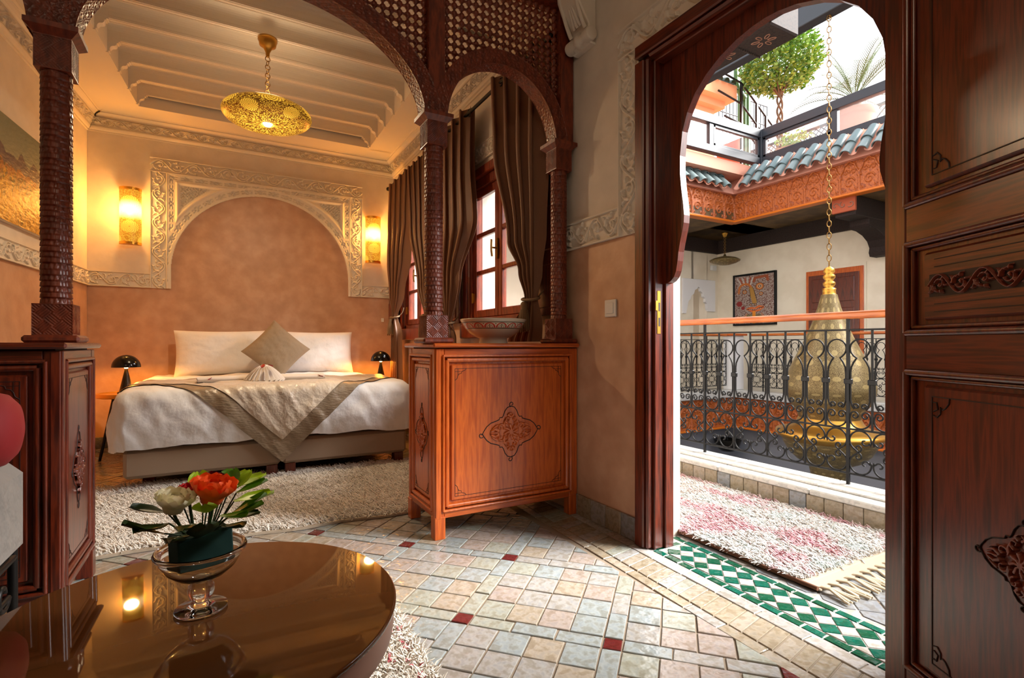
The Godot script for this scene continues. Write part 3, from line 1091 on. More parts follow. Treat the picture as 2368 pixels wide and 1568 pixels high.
func build_arcade() -> void:
	var wd = mats["carved"]
	var z := -2.45
	var t := thing("wooden_screen", "carved dark wooden arcade of scaled columns, round arches and latticework before the bed", "screen")
	var cols := [Vector2(-0.53, 0.957), Vector2(0.915, 0.957), Vector2(1.665, 0.957)]
	for c in cols:
		var x: float = c.x
		var col := put("column", scaled_shaft(0.0445, 0.84), wd, t, Vector3(x, 1.095, z))
		put("base_block", hatched(0.112, 0.112), wd, col, Vector3(0, -0.112, 0))
		put("plinth", MB.new().box(Vector3(0, -0.125, 0), Vector3(0.158, 0.026, 0.158), 0.008).done(), wd, col)
		put("capital", hatched(0.105, 0.118), wd, col, Vector3(0, 0.833, 0))
		var ab := MB.new()
		ab.xf = Transform3D(Basis(Vector3.UP, PI * 0.25), Vector3.ZERO)
		var q := 1.41421 * 0.5
		ab.lathe([Vector2(0.0, 0.951), Vector2(0.105 * q, 0.951), Vector2(0.105 * q, 0.951), Vector2(0.152 * q, 0.972), Vector2(0.152 * q, 0.972), Vector2(0.152 * q, 0.990), Vector2(0.152 * q, 0.990), Vector2(0.0, 0.990)], 4)
		var flat := MB.new()
		for k in range(0, ab.ix.size(), 3):
			flat.tri(ab.v[ab.ix[k]], ab.v[ab.ix[k + 2]], ab.v[ab.ix[k + 1]])
		put("abacus", flat.done(), wd, col)
	for p in [[-0.53, 0.092], [0.915, 0.088], [1.69, 0.088]]:
		var post := MB.new()
		post.box(Vector3(p[0], 2.465, z), Vector3(p[1] - 0.008, 0.76, 0.09))
		var o := put("post", post.done(), wd, t)
		for k in 6:
			put("hatched_panel", hatched(p[1], 0.125), wd, o, Vector3(p[0], 2.087 + 0.126 * k, z))
	put("arch", arch_mesh(0.1925, 0.662, 0.452, 2.055, 0.082, 0.098), wd, t, Vector3(0, 0, z))
	put("arch", arch_mesh(1.294, 0.325, 0.365, 2.055, 0.075, 0.098), wd, t, Vector3(0, 0, z))
	put("arch", arch_mesh(-0.98, 0.38, 0.40, 2.055, 0.075, 0.098), wd, t, Vector3(0, 0, z))
	var beam := MB.new().box(Vector3(0.16, 2.955, z), Vector3(3.16, 0.21, 0.11), 0.006)
	var o := put("beam", beam.done(), wd, t)
	for k in 22:
		put("hatched_panel", hatched(0.118, 0.15), wd, o, Vector3(-0.95 + 0.12 * k, 2.875, z))
	# turned lattice in the spandrels
	var pitch := 0.0405
	var arches := [[0.1925, 0.662 + 0.075, 0.452 + 0.075], [1.294, 0.325 + 0.068, 0.365 + 0.068], [-0.98, 0.38 + 0.068, 0.40 + 0.068]]
	var bays := [[-0.475, 0.862, 0], [0.967, 1.65, 1], [-1.36, -0.585, 2]]
	for bay in bays:
		var ar: Array = arches[bay[2]]
		var nx := int((bay[1] - bay[0]) / pitch)
		var xs := []
		for i in nx + 1:
			xs.append(bay[0] + (bay[1] - bay[0] - nx * pitch) * 0.5 + pitch * i)
		var free := []
		for i in nx + 1:
			var lo := 18
			for k in 18:
				var y := 2.835 - pitch * k
				var e := Vector2((xs[i] - ar[0]) / ar[1], maxf(y - 2.055, 0.0) / ar[2])
				if e.length() < 1.0 or y < 2.08:
					lo = k
					break
			free.append(lo)
			if lo > 0:
				put("spindle", spindle_mesh(0, lo, pitch), wd, t, Vector3(xs[i], 2.835 - pitch * lo, z))
		for k in 18:
			var i := 0
			while i <= nx:
				if free[i] > k:
					var j := i
					while j < nx and free[j + 1] > k: j += 1
					put("cross_spindle", spindle_mesh(0, j - i + (0 if j == nx else 1), pitch), wd, t, Vector3(xs[i], 2.835 - pitch * k, z), Vector3(0, 0, -PI * 0.5))
					i = j + 1
				else:
					i += 1
	cabinet("cabinet", "glossy orange brown cabinet with carved star medallion, under the painted bowl", Vector3(1.315, 0, -2.37), 0.85, 0.42, 0.935, true, -1, "cab")
	cabinet("cabinet", "dark wooden cabinet with carved side medallion, behind the red bolster", Vector3(-0.915, 0, -2.225), 0.90, 0.51, 0.935, false, 1, "door")
	# bowl
	var bw := thing("bowl", "white ceramic footed bowl painted with red arches, on the cabinet under the small arch", "bowl", Vector3(1.324, 0.957, -2.60))
	var gl := mat("bowl_glaze", Color(0.80, 0.77, 0.69), 0.18)
	put("body", MB.new().lathe([Vector2(0, 0.012), Vector2(0.075, 0.012), Vector2(0.078, 0.0), Vector2(0.081, 0.0), Vector2(0.076, 0.028), Vector2(0.10, 0.036), Vector2(0.135, 0.058), Vector2(0.152, 0.078), Vector2(0.152, 0.078), Vector2(0.178, 0.116), Vector2(0.178, 0.116), Vector2(0.185, 0.128), Vector2(0.186, 0.133), Vector2(0.18, 0.135), Vector2(0.176, 0.128), Vector2(0.14, 0.07), Vector2(0.08, 0.042), Vector2(0, 0.036)], 48).done(), gl, bw)
	var im := Image.create(1024, 64, false, Image.FORMAT_RGB8)
	im.fill(Color(0.86, 0.82, 0.73))
	var red := Color(0.72, 0.10, 0.08); var ink := Color(0.06, 0.06, 0.07)
	im.fill_rect(Rect2i(0, 0, 1024, 4), ink); im.fill_rect(Rect2i(0, 7, 1024, 2), ink)
	im.fill_rect(Rect2i(0, 58, 1024, 6), ink); im.fill_rect(Rect2i(0, 53, 1024, 2), red)
	for k in 16:
		var cx := 32 + 64 * k
		for q in 200:
			var a := PI * q / 199.0
			dab(im, cx + 27 * cos(a), 52 - 40 * sin(a), 3, red)
			dab(im, cx + 21 * cos(a), 52 - 31 * sin(a), 0.8, ink)
			if q < 60: dab(im, cx, 52 - q * 0.42, 1.3, ink)
		for e in [[-8, 38], [8, 38], [0, 26], [-14, 48], [14, 48], [-31, 18], [31, 18]]: dab(im, cx + e[0], e[1], 2.4, ink)
	var band_m := mat("bowl_paint", Color.WHITE, 0.2, {"albedo_texture": ImageTexture.create_from_image(im)})
	put("painted_band", MB.new().lathe([Vector2(0.1530, 0.079), Vector2(0.1655, 0.0968), Vector2(0.1785, 0.1155)], 64).done(), band_m, bw)

func dab(im: Image, x: float, y: float, r: float, c: Color) -> void:
	for j in range(floori(y - r), ceili(y + r) + 1):
		for i in range(floori(x - r), ceili(x + r) + 1):
			if j >= 0 and j < im.get_height() and i >= 0 and i < im.get_width() and Vector2(i - x, j - y).length() <= r:
				im.set_pixel(i, j, c)

# outline of the carved star, one quarter mirrored
func star_outline(k: float) -> PackedVector2Array:
	var q := [Vector2(0.0, 0.128), Vector2(0.02, 0.122), Vector2(0.034, 0.105), Vector2(0.043, 0.082), Vector2(0.05, 0.073), Vector2(0.063, 0.074), Vector2(0.066, 0.064), Vector2(0.083, 0.058), Vector2(0.112, 0.05), Vector2(0.135, 0.034), Vector2(0.15, 0.014), Vector2(0.158, 0.0)]
	var o := PackedVector2Array()
	for p in q: o.append(p * k)
	for i in range(q.size() - 2, -1, -1): o.append(Vector2(q[i].x, -q[i].y) * k)
	for i in range(1, q.size()): o.append(Vector2(-q[i].x, -q[i].y) * k)
	for i in range(q.size() - 2, 0, -1): o.append(Vector2(-q[i].x, q[i].y) * k)
	return o

func medallion_mesh() -> ArrayMesh:
	if mats.has("medallion_mesh"):
		return mats["medallion_mesh"]
	var f := Field.new(0.40, 0.32, 0.0022)
	var o := Vector2(0.20, 0.16)
	var inner := star_outline(0.80)
	for a in 8:
		var d := Vector2.from_angle(TAU * a / 8.0 + 0.2)
		f.line([o + d * 0.006, o + d * 0.02 + d.orthogonal() * 0.004, o + d * 0.036], 0.005, 0.008)
	f.seg(o, o, 0.007, 0.007)
	for m in [Vector2(1, 1), Vector2(-1, 1), Vector2(1, -1), Vector2(-1, -1)]:
		var sc := func(pts: Array) -> Array:
			var r := []
			for p in pts: r.append(o + p * m)
			return r
		f.line(sc.call(spiral(Vector2(0.062, 0.026), 0.021, 0.006, 3.4, -1.8)), 0.006, 0.004)
		f.line(sc.call(spiral(Vector2(0.02, 0.064), 0.018, 0.005, -1.4, 3.8)), 0.006, 0.004)
		f.line(sc.call([Vector2(0.04, 0.03), Vector2(0.042, 0.046), Vector2(0.036, 0.06)]), 0.008, 0.004)
		f.line(sc.call([Vector2(0.075, 0.01), Vector2(0.095, 0.02), Vector2(0.118, 0.01)]), 0.009, 0.004)
		f.line(sc.call([Vector2(0.083, 0.038), Vector2(0.1, 0.03), Vector2(0.112, 0.022)]), 0.007, 0.003)
		f.line(sc.call([Vector2(0.008, 0.082), Vector2(0.018, 0.09), Vector2(0.006, 0.1)]), 0.008, 0.004)
	f.seg(o + Vector2(0.08, 0), o + Vector2(0.12, 0), 0.006, 0.003)
	f.seg(o - Vector2(0.08, 0), o - Vector2(0.12, 0), 0.006, 0.003)
	var keep := PackedByteArray()
	keep.resize(f.nx * f.ny)
	for j in f.ny:
		for i in f.nx:
			keep[j * f.nx + i] = 1 if Geometry2D.is_point_in_polygon(Vector2(f.w * (i + 0.5) / f.nx, f.h * (j + 0.5) / f.ny) - o, inner) else 0
	var b := MB.new()
	b.xf = Transform3D(Basis.IDENTITY, Vector3(-0.2, -0.16, 0.0004))
	b.relief(f, 0.008, 0.0, keep)
	mats["medallion_mesh"] = b.done()
	return mats["medallion_mesh"]

func outline_mesh() -> ArrayMesh:
	if not mats.has("outline_mesh"):
		var b := MB.new()
		var ring := []
		for p in star_outline(1.04): ring.append(Vector3(p.x, p.y, 0.0))
		b.tube(ring, 0.0026, 5, true)
		for e in [[Vector2(0.172, 0.006), 0.2], [Vector2(-0.172, -0.006), 3.3], [Vector2(0.005, 0.143), 1.7], [Vector2(-0.005, -0.143), 4.8]]:
			var sp := []
			for p in spiral(e[0], 0.015, 0.004, e[1] + 2.6, e[1] - 3.4): sp.append(Vector3(p.x, p.y, 0.0))
			b.tube(sp, 0.0026, 5)
		mats["outline_mesh"] = b.done()
	return mats["outline_mesh"]

# one framed cabinet side in the xy plane, centred on x = 0
func panel_side(parent: Node3D, called: String, w: float, y0: float, y1: float, at: Transform3D, wk: String, narrow := 1.0) -> void:
	var h := y1 - y0
	var cy := (y0 + y1) * 0.5
	var st := 0.052
	var o := put(called, MB.new().box(Vector3(0, cy, -0.014), Vector3(w - st * 2.0, h - st * 1.6, 0.012)).done(), mats[wk + "_v"], parent)
	o.transform = at
	for s in [-1.0, 1.0]:
		put("stile", MB.new().box(Vector3(s * (w - st) * 0.5, cy, -0.008), Vector3(st, h, 0.028), 0.003).done(), mats[wk + "_v"], o)
		put("rail", MB.new().box(Vector3(0, cy + s * (h - st * 0.8) * 0.5, -0.009), Vector3(w - st * 2.0, st * 0.8, 0.028), 0.003).done(), mats[wk + "_h"], o)
	var iw := w - st * 2.0
	var ih := h - st * 1.6
	frame_bead(o, iw + 0.012, ih + 0.012, cy, 0.007, 0.010, mats[wk + "_v"])
	frame_bead(o, iw - 0.03, ih - 0.03, cy, 0.012, 0.0, mats[wk + "_v"])
	put("raised_field", MB.new().box(Vector3(0, cy, -0.004), Vector3(iw - 0.075, ih - 0.075, 0.014), 0.005).done(), mats[wk + "_v"], o)
	var g := MB.new()
	for s in [-1.0, 1.0]:
		g.box(Vector3(s * (iw - 0.115) * 0.5, cy, 0.0032), Vector3(0.0022, ih - 0.115, 0.0012))
		g.box(Vector3(0, cy + s * (ih - 0.115) * 0.5, 0.0032), Vector3(iw - 0.115, 0.0022, 0.0012))
	for sx in [-1.0, 1.0]:
		for sy in [-1.0, 1.0]:
			var c := Vector3(sx * (iw - 0.115) * 0.5, cy + sy * (ih - 0.115) * 0.5, 0.0034)
			var k := minf(1.0, iw / 0.5)
			var path := []
			for p in [Vector2(0.06, 0), Vector2(0.055, 0.008), Vector2(0.045, 0.012), Vector2(0.036, 0.014), Vector2(0.034, 0.024), Vector2(0.022, 0.026), Vector2(0.015, 0.036), Vector2(0.012, 0.048), Vector2(0.004, 0.055), Vector2(0, 0.058)]:
				path.append(c + Vector3(-sx * p.x * k, -sy * p.y, 0))
			g.tube(path, 0.0014, 4)
			g.box(c + Vector3(-sx * 0.016 * k, -sy * 0.018, 0), Vector3(0.002, 0.036, 0.001))
			g.box(c + Vector3(-sx * 0.016 * k, -sy * 0.014, 0), Vector3(0.03 * k, 0.002, 0.001))
	put("incised_lines", g.done(), mats["groove"], o)
	var md := put("carved_medallion", medallion_mesh(), mats["cab_v"] if wk == "cab" else mats["door_v"], o, Vector3(0, cy - 0.02, 0.003))
	md.scale = Vector3(narrow, 1, 1)
	var ol := put("medallion_outline", outline_mesh(), mats["groove"], o, Vector3(0, cy - 0.02, 0.003))
	ol.scale = Vector3(narrow, 1, 1)

func frame_bead(parent: Node3D, w: float, h: float, cy: float, r: float, z: float, m: Material) -> void:
	var b := MB.new()
	for s in [-1.0, 1.0]:
		b.tube([Vector3(s * w * 0.5, cy - h * 0.5, z), Vector3(s * w * 0.5, cy + h * 0.5, z)], r, 8)
		b.tube([Vector3(-w * 0.5, cy + s * h * 0.5, z), Vector3(w * 0.5, cy + s * h * 0.5, z)], r, 8)
	put("bead_moulding", b.done(), m, parent)

func cabinet(called: String, label: String, at: Vector3, w: float, dep: float, h: float, front_medal: bool, side: int, wk: String) -> void:
	var t := thing(called, label, "cabinet", at)
	put("body", MB.new().box(Vector3(0, 0.10 + (h - 0.10) * 0.5, -dep * 0.5), Vector3(w - 0.05, h - 0.10, dep - 0.05)).done(), mats["groove"], t)
	panel_side(t, "front_panel", w, 0.10, h - 0.005, Transform3D(Basis.IDENTITY, Vector3(0, 0, -0.012)), wk)
	panel_side(t, "side_panel", dep, 0.10, h - 0.005, Transform3D(Basis(Vector3.UP, PI * 0.5 * side), Vector3(side * (w * 0.5 - 0.012), 0, -dep * 0.5)), wk, 0.55)
	for sx in [-1.0, 1.0]:
		for sz in [0.0, 1.0]:
			put("leg", MB.new().box(Vector3(sx * (w * 0.5 - 0.029), 0.055, -0.029 - sz * (dep - 0.058)), Vector3(0.056, 0.11, 0.056), 0.003).done(), mats[wk + "_v"], t)
	put("back_board", MB.new().box(Vector3(0, 0.10 + (h - 0.10) * 0.5, -dep + 0.012), Vector3(w - 0.02, h - 0.11, 0.02)).done(), mats[wk + "_v"], t)
	var tp := MB.new()
	tp.box(Vector3(-side * -0.008, h + 0.011, -dep * 0.5), Vector3(w + 0.012, 0.021, dep + 0.05), 0.007)
	put("top", tp.done(), mats[wk + "_h"], t)

# ------------------------------------------------------------------ windows and curtains
func window(n: int, label: String, w: Array) -> void:
	var t := thing("window_%d" % n, label, "window", Vector3.ZERO, 0, "", "structure")
	var d0: float = w[0]; var d1: float = w[1]; var y0: float = w[2]; var y1: float = w[3]
	var sv = mats["sash_v"]
	var f := MB.new()
	var dm := (d0 + d1) * 0.5
	for s in [d0 + 0.025, d1 - 0.025]:
		f.box(Vector3(1.80, (y0 + y1) * 0.5, -s), Vector3(0.10, y1 - y0, 0.05), 0.004)
	for s in [y0 + 0.02, y1 - 0.04]:
		f.box(Vector3(1.80, s, -dm), Vector3(0.10, 0.04 if s < 1.5 else 0.08, d1 - d0), 0.004)
	put("frame", f.done(), sv, t)
	var cs := MB.new()
	for s in [d0 - 0.03, d1 + 0.03]:
		cs.box(Vector3(1.735, (y0 + y1) * 0.5, -s), Vector3(0.03, y1 - y0 + 0.12, 0.06), 0.006)
	cs.box(Vector3(1.735, y1 + 0.03, -dm), Vector3(0.034, 0.07, d1 - d0 + 0.14), 0.006)
	cs.box(Vector3(1.72, y0 - 0.06, -dm), Vector3(0.06, 0.12, d1 - d0 + 0.12), 0.008)
	put("casing", cs.done(), sv, t)
	for k in 2:
		var a := lerpf(d0 + 0.05, d1 - 0.05, 0.5 * k) + 0.002
		var b := lerpf(d0 + 0.05, d1 - 0.05, 0.5 * k + 0.5) - 0.002
		var ya := y0 + 0.042; var yb := y1 - 0.082
		var fr := MB.new()
		for s in [a + 0.027, b - 0.027]:
			fr.box(Vector3(1.785, (ya + yb) * 0.5, -s), Vector3(0.042, yb - ya, 0.054), 0.006)
		for s in [ya + 0.03, yb - 0.03]:
			fr.box(Vector3(1.785, s, -(a + b) * 0.5), Vector3(0.04, 0.06, b - a - 0.1), 0.006)
		var cm := put("casement", fr.done(), sv, t)
		var hh := (yb - ya - 0.12) / 3.0
		for q in 3:
			put("pane", MB.new().box(Vector3(1.79, ya + 0.06 + hh * (q + 0.5), -(a + b) * 0.5), Vector3(0.003, hh, b - a - 0.106)).done(), mats["pane"], cm)
			if q > 0:
				put("glazing_bar", MB.new().box(Vector3(1.785, ya + 0.06 + hh * q, -(a + b) * 0.5), Vector3(0.034, 0.034, b - a - 0.1), 0.006).done(), sv, cm)
		var hx := (b + 0.002) if k == 1 else (a - 0.002)
		for q in [0.16, 0.84]:
			var hg := MB.new().tube([Vector3(1.758, lerpf(ya, yb, q) - 0.04, -hx), Vector3(1.758, lerpf(ya, yb, q) + 0.04, -hx)], 0.008, 8)
			hg.box(Vector3(1.762, lerpf(ya, yb, q), -hx - 0.014), Vector3(0.003, 0.07, 0.024)).box(Vector3(1.762, lerpf(ya, yb, q), -hx + 0.014), Vector3(0.003, 0.07, 0.024))
			put("hinge", hg.done(), mats["brass"], cm)
	var hb := MB.new()
	hb.box(Vector3(1.756, 1.66, -dm), Vector3(0.012, 0.15, 0.026), 0.004)
	hb.tube([Vector3(1.75, 1.66, -dm), Vector3(1.715, 1.66, -dm)], 0.007, 8)
	hb.tube([Vector3(1.715, 1.72, -dm - 0.012), Vector3(1.708, 1.68, -dm), Vector3(1.708, 1.64, -dm), Vector3(1.712, 1.595, -dm + 0.004)], 0.008, 8)
	put("handle", hb.done(), mats["old_brass"], t)
	for s in 2:
		var c := d0 - 0.265 if s == 0 else d1 + 0.265
		var p := MB.new()
		p.box(Vector3(1.700, 1.655, -c), Vector3(0.022, 1.06, 0.39), 0.004)
		var sh := put("shutter", p.done(), mats["door_v"], t)
		for q in 3:
			put("raised_panel", MB.new().box(Vector3(1.689, 1.30 + 0.345 * q, -c), Vector3(0.012, 0.26, 0.27), 0.005).done(), mats["door_v"], sh)

func curtain(label: String, keys: Array, folds: float, x0: float, tie: float, seed_: float) -> void:
	var t := thing("curtain", label, "curtain", Vector3.ZERO, 0, "brown tied curtains of the bedroom windows")
	var nu := 110
	var nv := 150
	var ytop: float = keys[0][0]
	var ybot: float = keys[-1][0]
	var pts := PackedVector3Array()
	for j in nv + 1:
		var y := lerpf(ybot, ytop, float(j) / nv)
		var k := 0
		while k < keys.size() - 2 and y < keys[k + 1][0]: k += 1
		var u := clampf((keys[k][0] - y) / (keys[k][0] - keys[k + 1][0]), 0.0, 1.0)
		u = u * u * (3.0 - 2.0 * u)
		var c := lerpf(keys[k][1], keys[k + 1][1], u)
		var wd := lerpf(keys[k][2], keys[k + 1][2], u)
		var amp: float = lerpf(0.022, 0.046, clampf(wd / 0.6, 0.0, 1.0))
		for i in nu + 1:
			var q := float(i) / nu
			var ph := TAU * folds * q + seed_
			var sag := 0.008 * sin(y * 3.0 + q * 5.0 + seed_)
			var x := x0 + amp * sin(ph + 0.15 * sin(y * 2.0 + seed_)) + 0.2 * amp * sin(ph * 2.0 + 1.0 + y) * clampf((ytop - y) * 1.5, 0.0, 1.0)
			var d := c + (q - 0.5) * wd + wd * 0.05 * sin(ph * 2.0) + sag * wd
			if y < tie + 0.12 and y > tie - 0.12:
				x = lerpf(x0 - 0.01 + 0.016 * sin(ph), x, absf(y - tie) / 0.12)
			pts.append(Vector3(x, y, -d))
	put("cloth", MB.new().grid(pts, nu, nv).done(), mats["curtain_cloth"], t)
	# eyelets in the heading
	for k in int(folds):
		var q := (k + 0.25) / folds
		var d: float = keys[0][1] + (q - 0.5) * keys[0][2]
		var ring := []
		for a in 14: ring.append(Vector3(x0, 2.70 + 0.026 * sin(TAU * a / 14), -d + 0.026 * cos(TAU * a / 14)))
		put("eyelet", MB.new().tube(ring, 0.005, 6, true).done(), mats["black_iron"], t)
	# cord and tassel
	var td := 0.0
	for k in keys.size() - 1:
		if keys[k][0] >= tie and keys[k + 1][0] <= tie:
			td = lerpf(keys[k][1], keys[k + 1][1], (keys[k][0] - tie) / (keys[k][0] - keys[k + 1][0]))
	var loop := []
	for a in 20: loop.append(Vector3(x0 - 0.01 + 0.045 * cos(TAU * a / 20), tie + 0.012 * cos(TAU * a / 20 + 0.6), -td + 0.068 * sin(TAU * a / 20)))
	var tieb := MB.new().tube(loop, 0.008, 6, true)
	tieb.tube([Vector3(x0 + 0.03, tie, -td), Vector3(x0 + 0.07, tie + 0.05, -td + 0.02), Vector3(1.70, tie + 0.10, -td + 0.03)], 0.005, 6)
	put("tieback_cord", tieb.done(), mats["tassel_thread"], t)
	var ts := MB.new()
	ts.lathe([Vector2(0, -0.165), Vector2(0.03, -0.165), Vector2(0.032, -0.16), Vector2(0.026, -0.06), Vector2(0.019, -0.045), Vector2(0.021, -0.03), Vector2(0.021, -0.012), Vector2(0.012, 0.0), Vector2(0, 0.002)], 14, Vector3(x0 - 0.055, tie - 0.02, -td))
	for a in 16:
		var an := TAU * a / 16
		ts.tube([Vector3(x0 - 0.055 + 0.02 * cos(an), tie - 0.068, -td + 0.02 * sin(an)), Vector3(x0 - 0.055 + 0.031 * cos(an), tie - 0.13, -td + 0.031 * sin(an)), Vector3(x0 - 0.055 + 0.034 * cos(an), tie - 0.192 + 0.01 * sin(a * 3.0), -td + 0.034 * sin(an))], 0.005, 5)
	put("tassel", ts.done(), mats["tassel_thread"], t)

func build_windows() -> void:
	mat("curtain_cloth", Color(0.45, 0.30, 0.20), 0.55, {"rim_enabled": true, "rim": 0.3, "rim_tint": 0.6, "backlight_enabled": true, "backlight": Color(0.10, 0.07, 0.05), "heightmap_enabled": true, "heightmap_texture": bump_tex("weave", 0.12, 2), "heightmap_scale": 0.06, "uv1_triplanar": true, "uv1_scale": Vector3(7, 2.5, 7)})
	mat("tassel_thread", Color(0.50, 0.40, 0.29), 0.8)
	window(1, "red brown wooden casement window of six panes between the columns, above the painted bowl", WIN_A)
	window(2, "red brown wooden casement window half hidden by curtains beside the bed wall", WIN_B)
	for k in 2:
		var a := 2.47 if k == 0 else 4.36
		var b := 4.22 if k == 0 else 5.78
		var r := MB.new().tube([Vector3(1.62, 2.70, -a), Vector3(1.62, 2.70, -b)], 0.013, 12)
		var o := thing("curtain_rod", ["black curtain rod over the window above the painted bowl", "black curtain rod over the window nearest the bed wall"][k], "curtain rod")
		put("rod", r.done(), mats["black_iron"], o)
		for e in [a, b]:
			put("finial", MB.new().lathe([Vector2(0, -0.024), Vector2(0.017, -0.017), Vector2(0.024, 0), Vector2(0.017, 0.017), Vector2(0, 0.024)], 14, Vector3(1.62, 2.70, -e)).done(), mats["black_iron"], o)
			put("bracket", MB.new().tube([Vector3(1.62, 2.70, -lerpf(e, (a + b) * 0.5, 0.04)), Vector3(XW, 2.70, -lerpf(e, (a + b) * 0.5, 0.04))], 0.008, 8).done(), mats["black_iron"], o)
	curtain("brown curtain tied with a tassel, just right of the middle carved column", [[2.745, 3.87, 0.66], [2.3, 3.87, 0.64], [1.9, 3.85, 0.68], [1.49, 3.96, 0.34], [1.14, 3.97, 0.10], [1.0, 3.97, 0.19], [0.02, 3.98, 0.3]], 4.0, 1.62, 1.13, 0.0)
	curtain("widest brown curtain, tied back beside the right carved column and ending on the cabinet top", [[2.745, 2.85, 0.66], [2.27, 2.84, 0.62], [1.61, 2.75, 0.38], [1.40, 2.69, 0.2], [1.225, 2.66, 0.11], [1.06, 2.72, 0.26], [0.968, 2.76, 0.32]], 4.0, 1.615, 1.225, 1.3)
	curtain("brown curtain with a hanging tassel, nearest the bed wall and its right lamp", [[2.70, 5.33, 0.70], [2.2, 5.37, 0.72], [1.85, 5.43, 0.62], [1.5, 5.48, 0.36], [1.25, 5.50, 0.10], [1.05, 5.47, 0.22], [0.02, 5.46, 0.36]], 4.0, 1.62, 1.25, 2.0)
	curtain("brown curtain mostly hidden behind the middle carved column", [[2.70, 4.70, 0.58], [2.1, 4.67, 0.54], [1.5, 4.55, 0.3], [1.22, 4.48, 0.10], [1.0, 4.5, 0.2], [0.02, 4.5, 0.3]], 4.0, 1.62, 1.22, 0.7)

